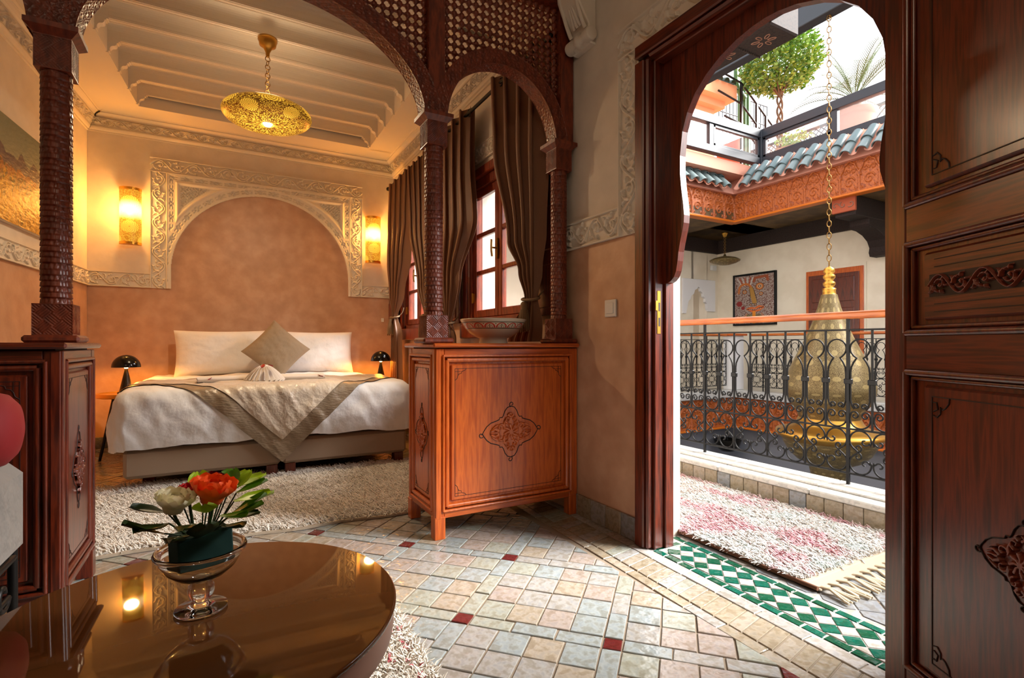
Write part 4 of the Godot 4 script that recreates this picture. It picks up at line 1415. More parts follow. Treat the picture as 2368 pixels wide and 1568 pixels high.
# ------------------------------------------------------------------ doorway, open leaf, switch
func build_doorway() -> void:
	var t := thing("door_1", "dark wooden doorway frame with a scalloped horseshoe arch opening on the gallery", "doorway", Vector3.ZERO, 0, "", "structure")
	var dv = mats["door_v"]
	var mid := 1.256
	var side := func(x0: float, x1: float, a: float, b: float, bev: float, called: String) -> void:
		for s in [-1.0, 1.0]:
			put(called, MB.new().box(Vector3((x0 + x1) * 0.5, 1.14, -(mid + s * ((a + b) * 0.5 - mid))), Vector3(x1 - x0, 2.28, b - a), bev).done(), dv, t)
	side.call(1.704, XW + 0.002, 1.813, 1.873, 0.006, "casing")
	side.call(1.712, XW + 0.002, 1.793, 1.811, 0.008, "casing_bead")
	side.call(XW, 1.80, 1.778, 1.86, 0.004, "jamb")
	side.call(1.80, 1.852, 1.765, 1.86, 0.003, "jamb")
	for e in [[1.704, XW + 0.002, 2.30, 2.36, 0.006, 1.234], [1.712, XW + 0.002, 2.28, 2.298, 0.008, 1.074], [XW, 1.80, 2.262, 2.345, 0.004, 1.20], [1.80, 1.852, 2.25, 2.345, 0.003, 1.20]]:
		put("head", MB.new().box(Vector3((e[0] + e[1]) * 0.5, (e[2] + e[3]) * 0.5, -mid), Vector3(e[1] - e[0], e[3] - e[2], e[5]), e[4]).done(), mats["door_d"], t)
	var q := [Vector2(1.785, 1.232), Vector2(1.745, 1.236), Vector2(1.728, 1.243), Vector2(1.71, 1.258), Vector2(1.697, 1.285), Vector2(1.688, 1.33), Vector2(1.683, 1.37), Vector2(1.674, 1.41), Vector2(1.660, 1.46), Vector2(1.652, 1.495), Vector2(1.650, 1.53), Vector2(1.655, 1.58), Vector2(1.666, 1.65), Vector2(1.674, 1.724), Vector2(1.674, 1.80), Vector2(1.66, 1.905), Vector2(1.632, 1.98), Vector2(1.59, 2.045), Vector2(1.53, 2.10), Vector2(1.46, 2.142), Vector2(1.38, 2.172), Vector2(1.31, 2.186), Vector2(1.256, 2.19)]
	var poly := PackedVector2Array([Vector2(1.785, 2.27)])
	for p in q: poly.append(p)
	for i in range(q.size() - 2, -1, -1): poly.append(Vector2(2.512 - q[i].x, q[i].y))
	poly.append(Vector2(2.512 - 1.785, 2.27))
	var b := MB.new()
	b.xf = Transform3D(Basis(Vector3(0, 0, -1), Vector3.UP, Vector3.RIGHT), Vector3.ZERO)
	b.prism(poly, 1.795, 1.83)
	put("arch_board", b.done(), dv, t)
	var sp := MB.new()
	sp.box(Vector3(1.768, 1.10, -1.777), Vector3(0.022, 0.20, 0.003), 0.001)
	sp.box(Vector3(1.752, 1.13, -1.775), Vector3(0.014, 0.045, 0.004), 0.001)
	var plate := put("strike_plate", sp.done(), mats["brass"], t)
	for y in [1.125, 1.055]:
		put("slot", MB.new().box(Vector3(1.77, y, -1.7755), Vector3(0.010, 0.04, 0.0015)).done(), mats["groove"], plate)
	# open leaf: local x runs from its far edge towards the viewer, z towards the room
	var d0 := 1.456
	var lat := 1.045
	t = thing("door_2", "open dark wooden door leaf with carved panels, filling the right edge", "door", Vector3.ZERO, 0, "", "structure")
	t.transform = Transform3D(Basis(Vector3(-S, 0, C), Vector3.UP, Vector3(-C, 0, -S)), Vector3(lat * C + d0 * S, 0.012, lat * S - d0 * C))
	var W := 0.80
	var H := 2.20
	put("core", MB.new().box(Vector3(W * 0.5, H * 0.5, -0.028), Vector3(W - 0.01, H - 0.01, 0.016)).done(), mats["door_v"], t)
	var st := 0.077
	for s in [0.0, 1.0]:
		put("stile", MB.new().box(Vector3(lerpf(st * 0.5, W - st * 0.5, s), H * 0.5, -0.022), Vector3(st, H, 0.044), 0.003).done(), mats["door_v"], t)
	for e in [[0.0, 0.083], [0.871, 0.963], [1.206, 1.298], [2.08, H]]:
		put("rail", MB.new().box(Vector3(W * 0.5, (e[0] + e[1]) * 0.5, -0.0225), Vector3(W - st * 2.0, e[1] - e[0], 0.043), 0.003).done(), mats["door_h"], t)
	for e in [[0.083, 0.871, 0], [0.963, 1.206, 1], [1.298, 2.08, 2]]:
		var y0: float = e[0]; var y1: float = e[1]
		var cy := (y0 + y1) * 0.5
		var iw := W - st * 2.0
		var ih := y1 - y0
		var pn := put("panel", MB.new().box(Vector3(W * 0.5, cy, -0.017), Vector3(iw, ih, 0.012)).done(), mats["door_v"], t)
		var m := MB.new()
		for pass_ in 2:
			var r := 0.0085 if pass_ == 0 else 0.006
			var ins := 0.006 if pass_ == 0 else 0.020
			var zz := 0.001 if pass_ == 0 else -0.006
			for s in [-1.0, 1.0]:
				m.tube([Vector3(W * 0.5 + s * (iw * 0.5 - ins), y0 + ins, zz), Vector3(W * 0.5 + s * (iw * 0.5 - ins), y1 - ins, zz)], r, 10)
				m.tube([Vector3(W * 0.5 - iw * 0.5 + ins, cy + s * (ih * 0.5 - ins), zz), Vector3(W * 0.5 + iw * 0.5 - ins, cy + s * (ih * 0.5 - ins), zz)], r, 10)
		put("panel_moulding", m.done(), mats["door_v"], pn)
		var mg := 0.058
		put("raised_field", MB.new().box(Vector3(W * 0.5, cy, -0.0085), Vector3(iw - mg * 2, ih - minf(mg, 0.036) * 2, 0.016), 0.006).done(), mats["door_h" if e[2] == 1 else "door_v"], pn)
		var g := MB.new()
		if e[2] == 1:
			for yy in [-0.065, -0.046, 0.046, 0.065]:
				g.box(Vector3(W * 0.5 + 0.01, cy + yy, 0.0), Vector3(iw - 0.17, 0.0022, 0.0015))
			g.box(Vector3(W * 0.5, cy, -0.0008), Vector3(iw - 0.16, 0.056, 0.0022))
			var f := arabesque(0.12, 0.056, 0.0015, 0.0)
			var xs := []
			for k in 4:
				xs.append(Transform3D(Basis(Vector3.RIGHT * ((iw - 0.17) / 4.0 / 0.12), Vector3.UP, Vector3.BACK), Vector3(W * 0.5 - (iw - 0.17) * 0.5 + (iw - 0.17) / 4.0 * k, cy - 0.028, -0.0005)))
			many("carved_scrolls", MB.new().relief(f, 0.009).done(), mats["carved"], xs, [], pn)
		else:
			var hx := iw * 0.5 - 0.088
			var hy := ih * 0.5 - 0.062
			for s in [-1.0, 1.0]:
				g.box(Vector3(W * 0.5 + s * hx, cy, 0.0), Vector3(0.0026, hy * 2, 0.002))
				g.box(Vector3(W * 0.5, cy + s * hy, 0.0), Vector3(hx * 2, 0.0026, 0.002))
			for sx in [-1.0, 1.0]:
				for sy in [-1.0, 1.0]:
					var c := Vector3(W * 0.5 + sx * hx, cy + sy * hy, 0.0005)
					var path := []
					for p in [Vector2(0.052, 0.0), Vector2(0.05, 0.014), Vector2(0.04, 0.026), Vector2(0.032, 0.03), Vector2(0.026, 0.024), Vector2(0.026, 0.04), Vector2(0.016, 0.05), Vector2(0.004, 0.046)]:
						path.append(c + Vector3(-sx * p.x, -sy * p.y, 0))
					g.tube(path, 0.0018, 5)
					g.tube([c + Vector3(-sx * 0.004, -sy * 0.014, 0), c + Vector3(-sx * 0.014, -sy * 0.014, 0), c + Vector3(-sx * 0.018, -sy * 0.03, 0), c + Vector3(-sx * 0.006, -sy * 0.036, 0)], 0.0018, 5)
			if e[2] == 0:
				var md := put("carved_medallion", medallion_mesh(), mats["carved"], pn, Vector3(W * 0.5, cy + 0.01, 0.001))
				md.scale = Vector3(0.62, 0.62, 1.3)
				var ol := put("medallion_outline", outline_mesh(), mats["groove"], pn, Vector3(W * 0.5, cy + 0.01, 0.001))
				ol.scale = Vector3(0.62, 0.62, 1.0)
		put("incised_lines", g.done(), mats["groove"], pn)
	# switch
	t = thing("light_switch", "white square light switch on the tan wall beside the doorway", "light switch", Vector3(XW, 1.137, -2.085))
	put("plate", MB.new().box(Vector3(-0.005, 0, 0), Vector3(0.010, 0.088, 0.088), 0.003).done(), mats["white_gloss"], t)
	put("rocker", MB.new().box(Vector3(-0.011, 0, 0), Vector3(0.006, 0.056, 0.056), 0.002).done(), mats["white_gloss"], t)

# ------------------------------------------------------------------ bed
const BX0 := -0.53
const BX1 := 1.25
const BD := 4.10
const BTOP := 0.655

func drape(x: float, d: float, off: float, rough_ := 0.0) -> Vector3:     # cloth laid over the mattress; x, d are the unfolded plan
	var ox := 0.0
	if x < BX0: ox = x - BX0
	elif x > BX1: ox = x - BX1
	var of := maxf(0.0, BD - d)
	var tot := Vector2(ox, of).length()
	var bx := clampf(x, BX0, BX1)
	var bd := maxf(d, BD)
	var wr := 0.0
	if rough_ > 0.0:
		var nz := noise("linen", 1.6, 3)
		wr = rough_ * (nz.get_noise_3d(x * 1.5, d * 1.2, 0.0) + 0.35 * nz.get_noise_3d(x * 5.0 + d * 3.0, d * 1.5, 4.0))
	var top := BTOP + off + wr + 0.012 * sin((x - BX0) / (BX1 - BX0) * PI)
	if tot < 1e-5:
		return Vector3(bx, top, -bd)
	var r := 0.10
	var a := minf(tot / r, PI * 0.5)
	var hang := maxf(0.0, tot - r * PI * 0.5)
	var out := (r + off) * sin(a) + 0.02 * sin(clampf(hang / 0.3, 0.0, 1.0) * PI) + wr * 1.3 * clampf(tot / r, 0.0, 1.0)
	var dir := Vector2(ox, -of) / tot
	return Vector3(bx + dir.x * out, top - r * (1.0 - cos(a)) - hang, -(bd + dir.y * out))

func pillow_mesh(w: float, h: float, t: float, pinch := 0.05, seed_ := 0.0) -> ArrayMesh:
	var nu := 44
	var nv := 32
	var b := MB.new()
	for s in [1.0, -1.0]:
		var pts := PackedVector3Array()
		for j in nv + 1:
			for i in nu + 1:
				var u = (2.0 * i / nu - 1.0) * s
				var v := 2.0 * j / nv - 1.0
				var k := pow(maxf(0.0, 1.0 - pow(absf(u), 3.0)), 0.55) * pow(maxf(0.0, 1.0 - pow(absf(v), 3.0)), 0.55)
				var nz: float = noise("linen", 1.6, 3).get_noise_3d(u * 1.6 + seed_, v * 1.6, s) * 0.10
				nz += 0.05 * sin(u * 9.0 + v * 4.0 + seed_) * absf(u * v)
				var x = u * w * 0.5 * (1.0 - pinch * (1.0 - v * v))
				var y = v * h * 0.5 * (1.0 - pinch * 1.5 * (1.0 - u * u))
				pts.append(Vector3(x, y, s * t * 0.5 * k * (1.0 + nz)))
		b.grid(pts, nu, nv)
	return b.done()

func build_bed() -> void:
	mat("linen", Color(0.86, 0.86, 0.86), 0.75, {"rim_enabled": true, "rim": 0.25, "heightmap_enabled": true, "heightmap_texture": bump_tex("crumple", 0.008, 5), "heightmap_scale": 0.8, "uv1_triplanar": true, "uv1_scale": Vector3.ONE * 1.3})
	mat("base_fabric", Color(0.60, 0.52, 0.44), 0.8, bumped(bump_tex("weave", 0.12, 2), 0.03).merged({"uv1_triplanar": true, "uv1_scale": Vector3.ONE * 4.0}))
	mat("velvet", Color(0.76, 0.70, 0.62), 0.34, {"rim_enabled": true, "rim": 0.7, "rim_tint": 0.3, "heightmap_enabled": true, "heightmap_texture": bump_tex("crush", 0.03, 5), "heightmap_scale": 0.45, "uv1_triplanar": true, "uv1_scale": Vector3.ONE * 1.7})
	mat("satin_band", Color(0.53, 0.46, 0.37), 0.33, {"rim_enabled": true, "rim": 0.4, "heightmap_enabled": true, "heightmap_texture": bump_tex("slub", 0.02, 4), "heightmap_scale": 0.35, "uv1_triplanar": true, "uv1_scale": Vector3(2, 6, 2)})
	mat("terry", Color(0.84, 0.80, 0.76), 0.95)
	mat("petal_red", Color(0.62, 0.02, 0.06), 0.5)
	var t := thing("bed", "wide double bed with two beige upholstered bases on dark block legs", "bed", Vector3.ZERO)
	for k in 2:
		var a := -0.555 if k == 0 else 0.366
		put("base", MB.new().box(Vector3(a + 0.4555, 0.1875, -5.005), Vector3(0.911, 0.185, 1.95), 0.022).done(), mats["base_fabric"], t)
	put("mattress", MB.new().box(Vector3(0.36, 0.46, -5.03), Vector3(1.80, 0.37, 1.88), 0.05).done(), mats["linen"], t)
	for x in [-0.44, 0.30, 0.42, 1.215]:
		for d in [4.075, 5.9]:
			put("leg", MB.new().box(Vector3(x, 0.0525, -(d + (0.2 if x < 0.0 and d < 5.0 else 0.0))), Vector3(0.072, 0.091, 0.072), 0.004).done(), mats["door_v"], t)
	# duvet
	t = thing("duvet", "white puffy duvet hanging over the sides of the bed", "duvet", Vector3.ZERO)
	var nu := 150
	var nv := 120
	var pts := PackedVector3Array()
	for j in nv + 1:
		for i in nu + 1:
			var x := lerpf(BX0 - 0.41, BX1 + 0.41, float(i) / nu)
			var d := lerpf(BD - 0.425, 5.92, float(j) / nv)
			var ox := maxf(0.0, maxf(BX0 - x, x - BX1))
			var of := maxf(0.0, BD - d)
			var tot := Vector2(ox, of).length()
			if tot > 0.43:
				var k := 0.43 / tot
				x = clampf(x, BX0, BX1) + (x - clampf(x, BX0, BX1)) * k
				d = maxf(d, BD) - of * k
			pts.append(drape(x, d, 0.0, 0.022))
	put("cover", MB.new().grid(pts, nu, nv).done(), mats["linen"], t)
	# throw: a folded square whose corner hangs over the foot end
	t = thing("bed_throw", "champagne crushed velvet throw with satin border, its point hanging over the foot of the bed", "throw", Vector3.ZERO)
	for layer in 2:
		var tip := 3.49 if layer == 0 else 3.645
		var most := 1.06 if layer == 0 else 0.96
		var back := 5.06 if layer == 0 else 4.95
		pts = PackedVector3Array()
		var mu := 90
		var mv := 130
		for j in mv + 1:
			var d := lerpf(tip, back, float(j) / mv)
			var hw := minf(d - tip + 0.004, most)
			for i in mu + 1:
				pts.append(drape(0.362 + (2.0 * i / mu - 1.0) * hw, d, 0.008 + 0.005 * layer, 0.022))
		put(["satin_border", "velvet_field"][layer], MB.new().grid(pts, mu, mv).done(), mats[["satin_band", "velvet"][layer]], t)
	for k in 2:
		t = thing("pillow", ["white pillow on the lamp side at the left, behind the beige cushion", "white pillow on the right, brightest by the window"][k], "pillow", Vector3(0.02 if k == 0 else 0.80, 0.872, -5.80), 0, "two white bed pillows")
		t.rotation = Vector3(-0.22, 0.0, 0.015 if k == 0 else -0.01)
		put("cover", pillow_mesh(0.86, 0.45, 0.21, 0.045, k * 5.0), mats["linen"], t)
	t = thing("cushion", "square beige linen cushion standing on its corner between the white pillows", "cushion", Vector3(0.45, 0.895, -5.52))
	t.rotation = Vector3(-0.28, 0.05, PI * 0.25 + 0.03)
	put("cover", pillow_mesh(0.44, 0.44, 0.15, 0.05, 2.0), mat("cushion_linen", Color(0.56, 0.49, 0.40), 0.8, bumped(bump_tex("slub", 0.02, 4), 0.2).merged({"uv1_triplanar": true, "uv1_scale": Vector3(2, 9, 2)})), t)
	# towels
	t = thing("folded_towel", "white towel pleated into a fan with red petals on top, mid bed", "towel", Vector3(0.27, BTOP + 0.012, -4.33))
	pts = PackedVector3Array()
	var fu := 180
	var fv := 16
	for j in fv + 1:
		var q := float(j) / fv
		for i in fu + 1:
			var u := float(i) / fu
			var ph := lerpf(-1.75, 1.75, u)
			var z := absf(fposmod(u * 13.0, 1.0) - 0.5) * 4.0 - 1.0
			z = sin(z * PI * 0.5)
			var rr := lerpf(0.02, 0.135, q) + 0.006 * z
			var yy := lerpf(0.125, 0.012, pow(q, 1.4)) + z * 0.011 * q
			var p2 := ph + z * 0.065 * (0.3 + q)
			pts.append(Vector3(sin(p2) * rr * 1.02, yy, cos(p2) * rr * 0.85))
	put("pleats", MB.new().grid(pts, fu, fv).done(), mats["terry"], t)
	put("knot", MB.new().lathe([Vector2(0, 0.09), Vector2(0.03, 0.10), Vector2(0.034, 0.115), Vector2(0.022, 0.13), Vector2(0, 0.133)], 14).done(), mats["terry"], t)
	for k in 2:
		var sg := -1.0 if k == 0 else 1.0
		t = thing("rolled_towel", ["white rolled towel lying left of the towel fan, a red petal at its end", "white rolled towel lying right of the towel fan, a red petal at its end"][k], "towel", Vector3(0.27 + sg * 0.27, BTOP + 0.016, -4.41 - 0.02 * k), sg * -0.05, "rolled towels on the bed")
		var b := MB.new()
		var sp := []
		for q in 46:
			var a := q * 0.42
			var rr := 0.010 + 0.0011 * q * 0.62
			sp.append(Vector2(cos(a) * rr * 1.6, 0.022 + sin(a) * rr * 0.75))
		pts = PackedVector3Array()
		for j in 13:
			var x := lerpf(-0.17, 0.17, j / 12.0)
			for q in sp.size():
				pts.append(Vector3(x + 0.004 * sin(q * 0.9) * (1 if j == 0 or j == 12 else 0), sp[q].y, sp[q].x))
		b.grid(pts, sp.size() - 1, 12)
		put("roll", b.done(), mats["terry"], t)
		var w := MB.new()
		pts = PackedVector3Array()
		for j in 9:
			for i in 31:
				var x := sg * lerpf(0.06, 0.18, i / 30.0)
				pts.append(Vector3(x, 0.004 + 0.012 * absf(sin(i * 0.75)) * (i / 30.0), 0.03 + 0.045 * j / 8.0))
		w.grid(pts, 30, 8)
		put("folded_edge", w.done(), mats["terry"], t)
	var spots := [Vector3(0.255, 0.806, -4.245), Vector3(0.285, 0.806, -4.245), Vector3(0.27, 0.796, -4.222), Vector3(-0.075, 0.712, -4.37), Vector3(0.66, 0.712, -4.385)]
	var where := ["red rose petal on top of the towel fan, the left one", "red rose petal on top of the towel fan, the right one", "red rose petal on the towel fan, lowest of three", "red rose petal on the left rolled towel", "red rose petal on the right rolled towel"]
	for k in 5:
		var o := put("rose_petal", petal_mesh(0.042, 0.036, 0.3), mats["petal_red"], null, spots[k], Vector3(0.7, k * 1.9, 0.5 - 0.5 * (k % 3)))
		tag(o, where[k], "petal", "red petals on the bed")

func petal_mesh(l: float, w: float, cup: float) -> ArrayMesh:      # lies along +z from its base, cupped upwards
	var key := "petal_%.3f_%.3f_%.2f" % [l, w, cup]
	if not mats.has(key):
		var pts := PackedVector3Array()
		for j in 9:
			var v := j / 8.0
			var hw := w * 0.5 * pow(sin(PI * clampf(0.12 + v * 0.76, 0.0, 1.0)), 0.7) * (0.35 + 0.65 * minf(1.0, v * 2.2)) * (1.0 if j < 8 else 0.72)
			for i in 9:
				var u := 2.0 * i / 8 - 1.0
				var y := cup * l * (u * u * 0.45 * minf(1.0, v * 2.0) + v * v * 0.8) + 0.03 * l * sin(u * 6.0) * v
				pts.append(Vector3(u * hw, y, (1.0 - v) * -0.0 + v * l * (1.0 - 0.08 * u * u)))
		var rev := PackedVector3Array()
		for j in 9:
			for i in 9: rev.append(pts[j * 9 + 8 - i])
		mats[key] = MB.new().grid(rev, 8, 8).done()
	return mats[key]

# ------------------------------------------------------------------ lamps, bedside tables, painting
func omni(called: String, at: Vector3, c: Color, e: float, size := 0.03) -> void:
	var l := OmniLight3D.new()
	l.name = called
	l.light_color = c
	l.light_energy = e
	l.light_size = size
	l.omni_range = 12.0
	l.omni_attenuation = 2.0
	l.shadow_enabled = true
	add_child(l, true)
	l.position = at

# pierced brass: bright where light comes through, dark bridges, rosettes
func pierced(w: int, h: int, rosettes: Array, seed_: int, low: Color, high: Color, holes: float) -> Image:
	var im := Image.create(w, h, false, Image.FORMAT_RGB8)
	var f := FastNoiseLite.new()
	f.seed = seed_
	f.noise_type = FastNoiseLite.TYPE_CELLULAR
	f.cellular_return_type = FastNoiseLite.RETURN_DISTANCE2_SUB
	f.frequency = holes
	f.fractal_type = FastNoiseLite.FRACTAL_NONE
	for y in h:
		for x in w:
			var v := f.get_noise_2d(x, y) * 0.5 + 0.5
			var k := smoothstep(0.12, 0.3, v)
			for r in rosettes:
				var d := Vector2(x - r.x, y - r.y).length()
				if d < r.z:
					var a := atan2(y - r.y, x - r.x)
					var q := 0.5 + 0.5 * sin(d / r.z * 26.0) * cos(a * 16.0)
					k = 0.15 if d > r.z * 0.93 else (0.0 if d < r.z * 0.07 else clampf(q * 1.2, 0.15, 1.0))
			im.set_pixel(x, y, low.lerp(high, k))
	return im

func build_bedside() -> void:
	var warm := Color(1.0, 0.88, 0.71)
	# wall lamps
	var W := 192
	var H := 512
	var im := pierced(W, H, [Vector3(96, 365, 62), Vector3(96, 120, 62), Vector3(0, 245, 50), Vector3(191, 245, 50), Vector3(0, 490, 50), Vector3(191, 490, 50)], 5, Color(0.62, 0.38, 0.05), Color(1.0, 0.86, 0.30), 0.16)
	var glow := Image.create(W, H, false, Image.FORMAT_RGBF)
	for y in H:
		for x in W:
			var c := im.get_pixel(x, y).srgb_to_linear()
			var dy := (y - 195.0) / 80.0
			var dx := (x - 96.0) / 110.0
			var k := 0.62 + 2.6 * exp(-dy * dy - dx * dx * 0.6)
			glow.set_pixel(x, y, Color(c.r * k + 0.35 * maxf(0.0, k - 1.2), c.g * k + 0.35 * maxf(0.0, k - 1.2), c.b * k + 0.30 * maxf(0.0, k - 1.2)))
	var sm := mat("sconce_brass", Color(0.55, 0.38, 0.12), 0.45, {"emission_enabled": true, "emission": Color.WHITE, "emission_operator": BaseMaterial3D.EMISSION_OP_MULTIPLY, "emission_texture": ImageTexture.create_from_image(glow), "emission_energy_multiplier": 1.15})
	for k in 2:
		var x := -0.762 if k == 0 else 1.498
		var t := thing("wall_lamp", ["glowing half round pierced brass wall lamp left of the plaster arch", "glowing half round pierced brass wall lamp right of the plaster arch, beside the curtain"][k], "wall lamp", Vector3(x, 2.147, ZB + 0.006), 0, "pair of pierced brass wall lamps")
		var pts := PackedVector3Array()
		for j in 3:
			for i in 25:
				var a := PI * (1.0 - i / 24.0)
				pts.append(Vector3(0.086 * cos(a), lerpf(-0.243, 0.243, j / 2.0), 0.012 + 0.075 * sin(a)))
		put("glowing_shade", MB.new().grid(pts, 24, 2).done(), sm, t)
		for s in [-1.0, 1.0]:
			var cap := MB.new()
			var ring := PackedVector2Array()
			for i in 25:
				var a := PI * i / 24.0
				ring.append(Vector2(0.088 * cos(a), 0.012 + 0.077 * sin(a)))
			cap.xf = Transform3D(Basis(Vector3.RIGHT, Vector3(0, 0, 1), Vector3.DOWN), Vector3(0, s * 0.253, 0))
			cap.prism(ring, -0.012, 0.012)
			put("brass_band", cap.done(), mats["brass"], t)
		put("back_plate", MB.new().box(Vector3(0, 0, 0.002), Vector3(0.15, 0.50, 0.004)).done(), mats["brass"], t)
		omni("wall_lamp_light", Vector3(x, 2.19, ZB + 0.045), Color(1.0, 0.58, 0.10), 0.26, 0.03)
		omni("wall_lamp_front_light", Vector3(x, 2.19, ZB + 0.125), Color(1.0, 0.78, 0.45), 0.13, 0.06)
	# hanging disc lamp
	var t := thing("pendant_lamp", "large pierced brass disc pendant hanging on a chain from the coffered ceiling", "pendant lamp", Vector3(0.277, 0, -4.12))
	put("canopy", MB.new().lathe([Vector2(0, 3.02), Vector2(0.012, 3.02), Vector2(0.014, 3.05), Vector2(0.03, 3.085), Vector2(0.055, 3.10), Vector2(0.06, 3.13), Vector2(0.065, 3.135), Vector2(0.065, 3.152), Vector2(0, 3.152)], 28).done(), mats["brass"], t)
	chain(t, Vector3(0, 3.02, 0), Vector3(0, 2.66, 0), 0.017, 0.0028, mats["old_brass"])
	var ros := []
	for k in 6: ros.append(Vector3(85 + 171 * k, 90, 56))
	for k in 6: ros.append(Vector3(171 * k, 180, 40))
	im = pierced(1024, 256, ros, 9, Color(0.16, 0.085, 0.01), Color(0.98, 0.74, 0.22), 0.2)
	glow = Image.create(1024, 256, false, Image.FORMAT_RGBF)
	for y in 256:
		for x in 1024:
			var c := im.get_pixel(x, y).srgb_to_linear()
			var v := 1.0 - y / 255.0
			var k := 0.75 + 2.2 * exp(-pow(v / 0.16, 2.0)) + 0.25 * exp(-pow((v - 0.5) / 0.1, 2.0))
			glow.set_pixel(x, y, c * k)
	var pm := mat("pendant_brass", Color(0.62, 0.43, 0.16), 0.4, {"metallic": 0.5, "emission_enabled": true, "emission": Color.WHITE, "emission_operator": BaseMaterial3D.EMISSION_OP_MULTIPLY, "emission_texture": ImageTexture.create_from_image(glow), "emission_energy_multiplier": 1.0})
	var prof := []
	for k in 13:
		var a := lerpf(-1.25, 1.25, k / 12.0)
		prof.append(Vector2(0.045 + 0.252 * pow(maxf(0.0, cos(a * 1.257)), 0.55), 2.60 + 0.068 * sin(a * 1.257)))
	put("pierced_lamp_shade", MB.new().lathe(prof, 64).done(), pm, t)
	put("top_ring", MB.new().lathe([Vector2(0, 2.655), Vector2(0.05, 2.66), Vector2(0.05, 2.672), Vector2(0.015, 2.68), Vector2(0.01, 2.70), Vector2(0, 2.70)], 20).done(), mats["brass"], t)
	put("bulb", MB.new().lathe([Vector2(0, 2.517), Vector2(0.02, 2.522), Vector2(0.032, 2.538), Vector2(0.036, 2.556), Vector2(0.03, 2.58), Vector2(0.018, 2.60), Vector2(0, 2.61)], 20).done(), mat("bulb_glow", Color(1, 0.95, 0.85), 0.3, {"emission_enabled": true, "emission": Color(1.0, 0.86, 0.6), "emission_energy_multiplier": 9.0}), t)
	omni("pendant_lamp_light", Vector3(0.277, 2.555, -4.12), warm, 1.7, 0.03)
	omni("pendant_lamp_upper_light", Vector3(0.277, 2.76, -4.12), warm, 0.10, 0.1)
	# tables with mushroom lamps
	for k in 2:
		var x := -0.724 if k == 0 else 1.46
		var d := 5.45 if k == 0 else 5.5
		t = thing("bedside_table", ["round gold topped bedside table on black tapered legs, left of the bed", "round gold topped bedside table right of the bed, behind the throw"][k], "bedside table", Vector3(x, 0, -d), 0, "pair of bedside tables")
		put("top", MB.new().lathe([Vector2(0, 0.505), Vector2(0.20, 0.505), Vector2(0.205, 0.51), Vector2(0.205, 0.541), Vector2(0.201, 0.541), Vector2(0.199, 0.534), Vector2(0, 0.534)], 40).done(), mats["brass"], t)
		for q in 3:
			var a := TAU * q / 3.0 + 2.5
			put("leg", MB.new().tube([Vector3(0.09 * cos(a), 0.506, 0.09 * sin(a)), Vector3(0.20 * cos(a), 0.0, 0.20 * sin(a))], 0.017, 10, false, 0.010).done(), mats["black_iron"], t)
		t = thing("table_lamp", ["black mushroom table lamp with a cone stem on the left bedside table", "black mushroom table lamp on the right bedside table, near the curtain tassel"][k], "table lamp", Vector3(x, 0.541 if k == 0 else 0.56, -d), 0, "pair of mushroom lamps")
		var base_y := -0.007 if k == 0 else 0.0
		put("base", MB.new().lathe([Vector2(0, base_y), Vector2(0.062, base_y), Vector2(0.062, 0.006), Vector2(0.058, 0.010), Vector2(0.050, 0.012), Vector2(0.050, 0.012), Vector2(0.013, 0.19), Vector2(0.013, 0.205), Vector2(0, 0.205)], 28).done(), mat("lamp_bronze", Color(0.16, 0.14, 0.11), 0.3, {"metallic": 0.7}), t)
		var dome := []
		for q in 13:
			var a := PI * 0.5 * q / 12.0
			dome.append(Vector2(0.104 * cos(a), 0.217 + 0.105 * sin(a)))
		for q in 13:
			var a := PI * 0.5 * (12 - q) / 12.0
			dome.append(Vector2(0.101 * cos(a), 0.217 + 0.101 * sin(a)))
		put("dome_shade", MB.new().lathe(dome, 36).done(), mat("lamp_black", Color(0.025, 0.022, 0.022), 0.16), t)
		put("bulb", MB.new().lathe([Vector2(0, 0.205), Vector2(0.012, 0.207), Vector2(0.022, 0.228), Vector2(0.024, 0.245), Vector2(0.016, 0.263), Vector2(0, 0.268)], 16).done(), mats["bulb_glow"], t)
		omni("table_lamp_light", Vector3(x, t.position.y + 0.232, -d), Color(1.0, 0.62, 0.2), 0.30, 0.02)
	# power cord of the left table lamp
	tag(put("lamp_cord", MB.new().tube([Vector3(-0.80, 0.50, -5.62), Vector3(-0.84, 0.3, -5.70), Vector3(-0.82, 0.1, -5.72), Vector3(-0.79, 0.012, -5.66), Vector3(-0.74, 0.006, -5.8), Vector3(-0.72, 0.006, -5.95)], 0.003, 6).done(), mats["black_iron"], null), "thin black lamp cord running down behind the left bedside table", "cord")
	tag(put("wall_socket", MB.new().box(Vector3(1.612, 1.235, ZB + 0.008), Vector3(0.03, 0.045, 0.014), 0.003).done(), mats["white_gloss"], null), "tiny white wall fitting beside the curtain tassel on the bed wall", "socket")
	# landscape on the left wall
	var pw := 640
	var ph := 256
	im = Image.create(pw, ph, false, Image.FORMAT_RGB8)
	var nz := noise("paint", 0.02, 4)
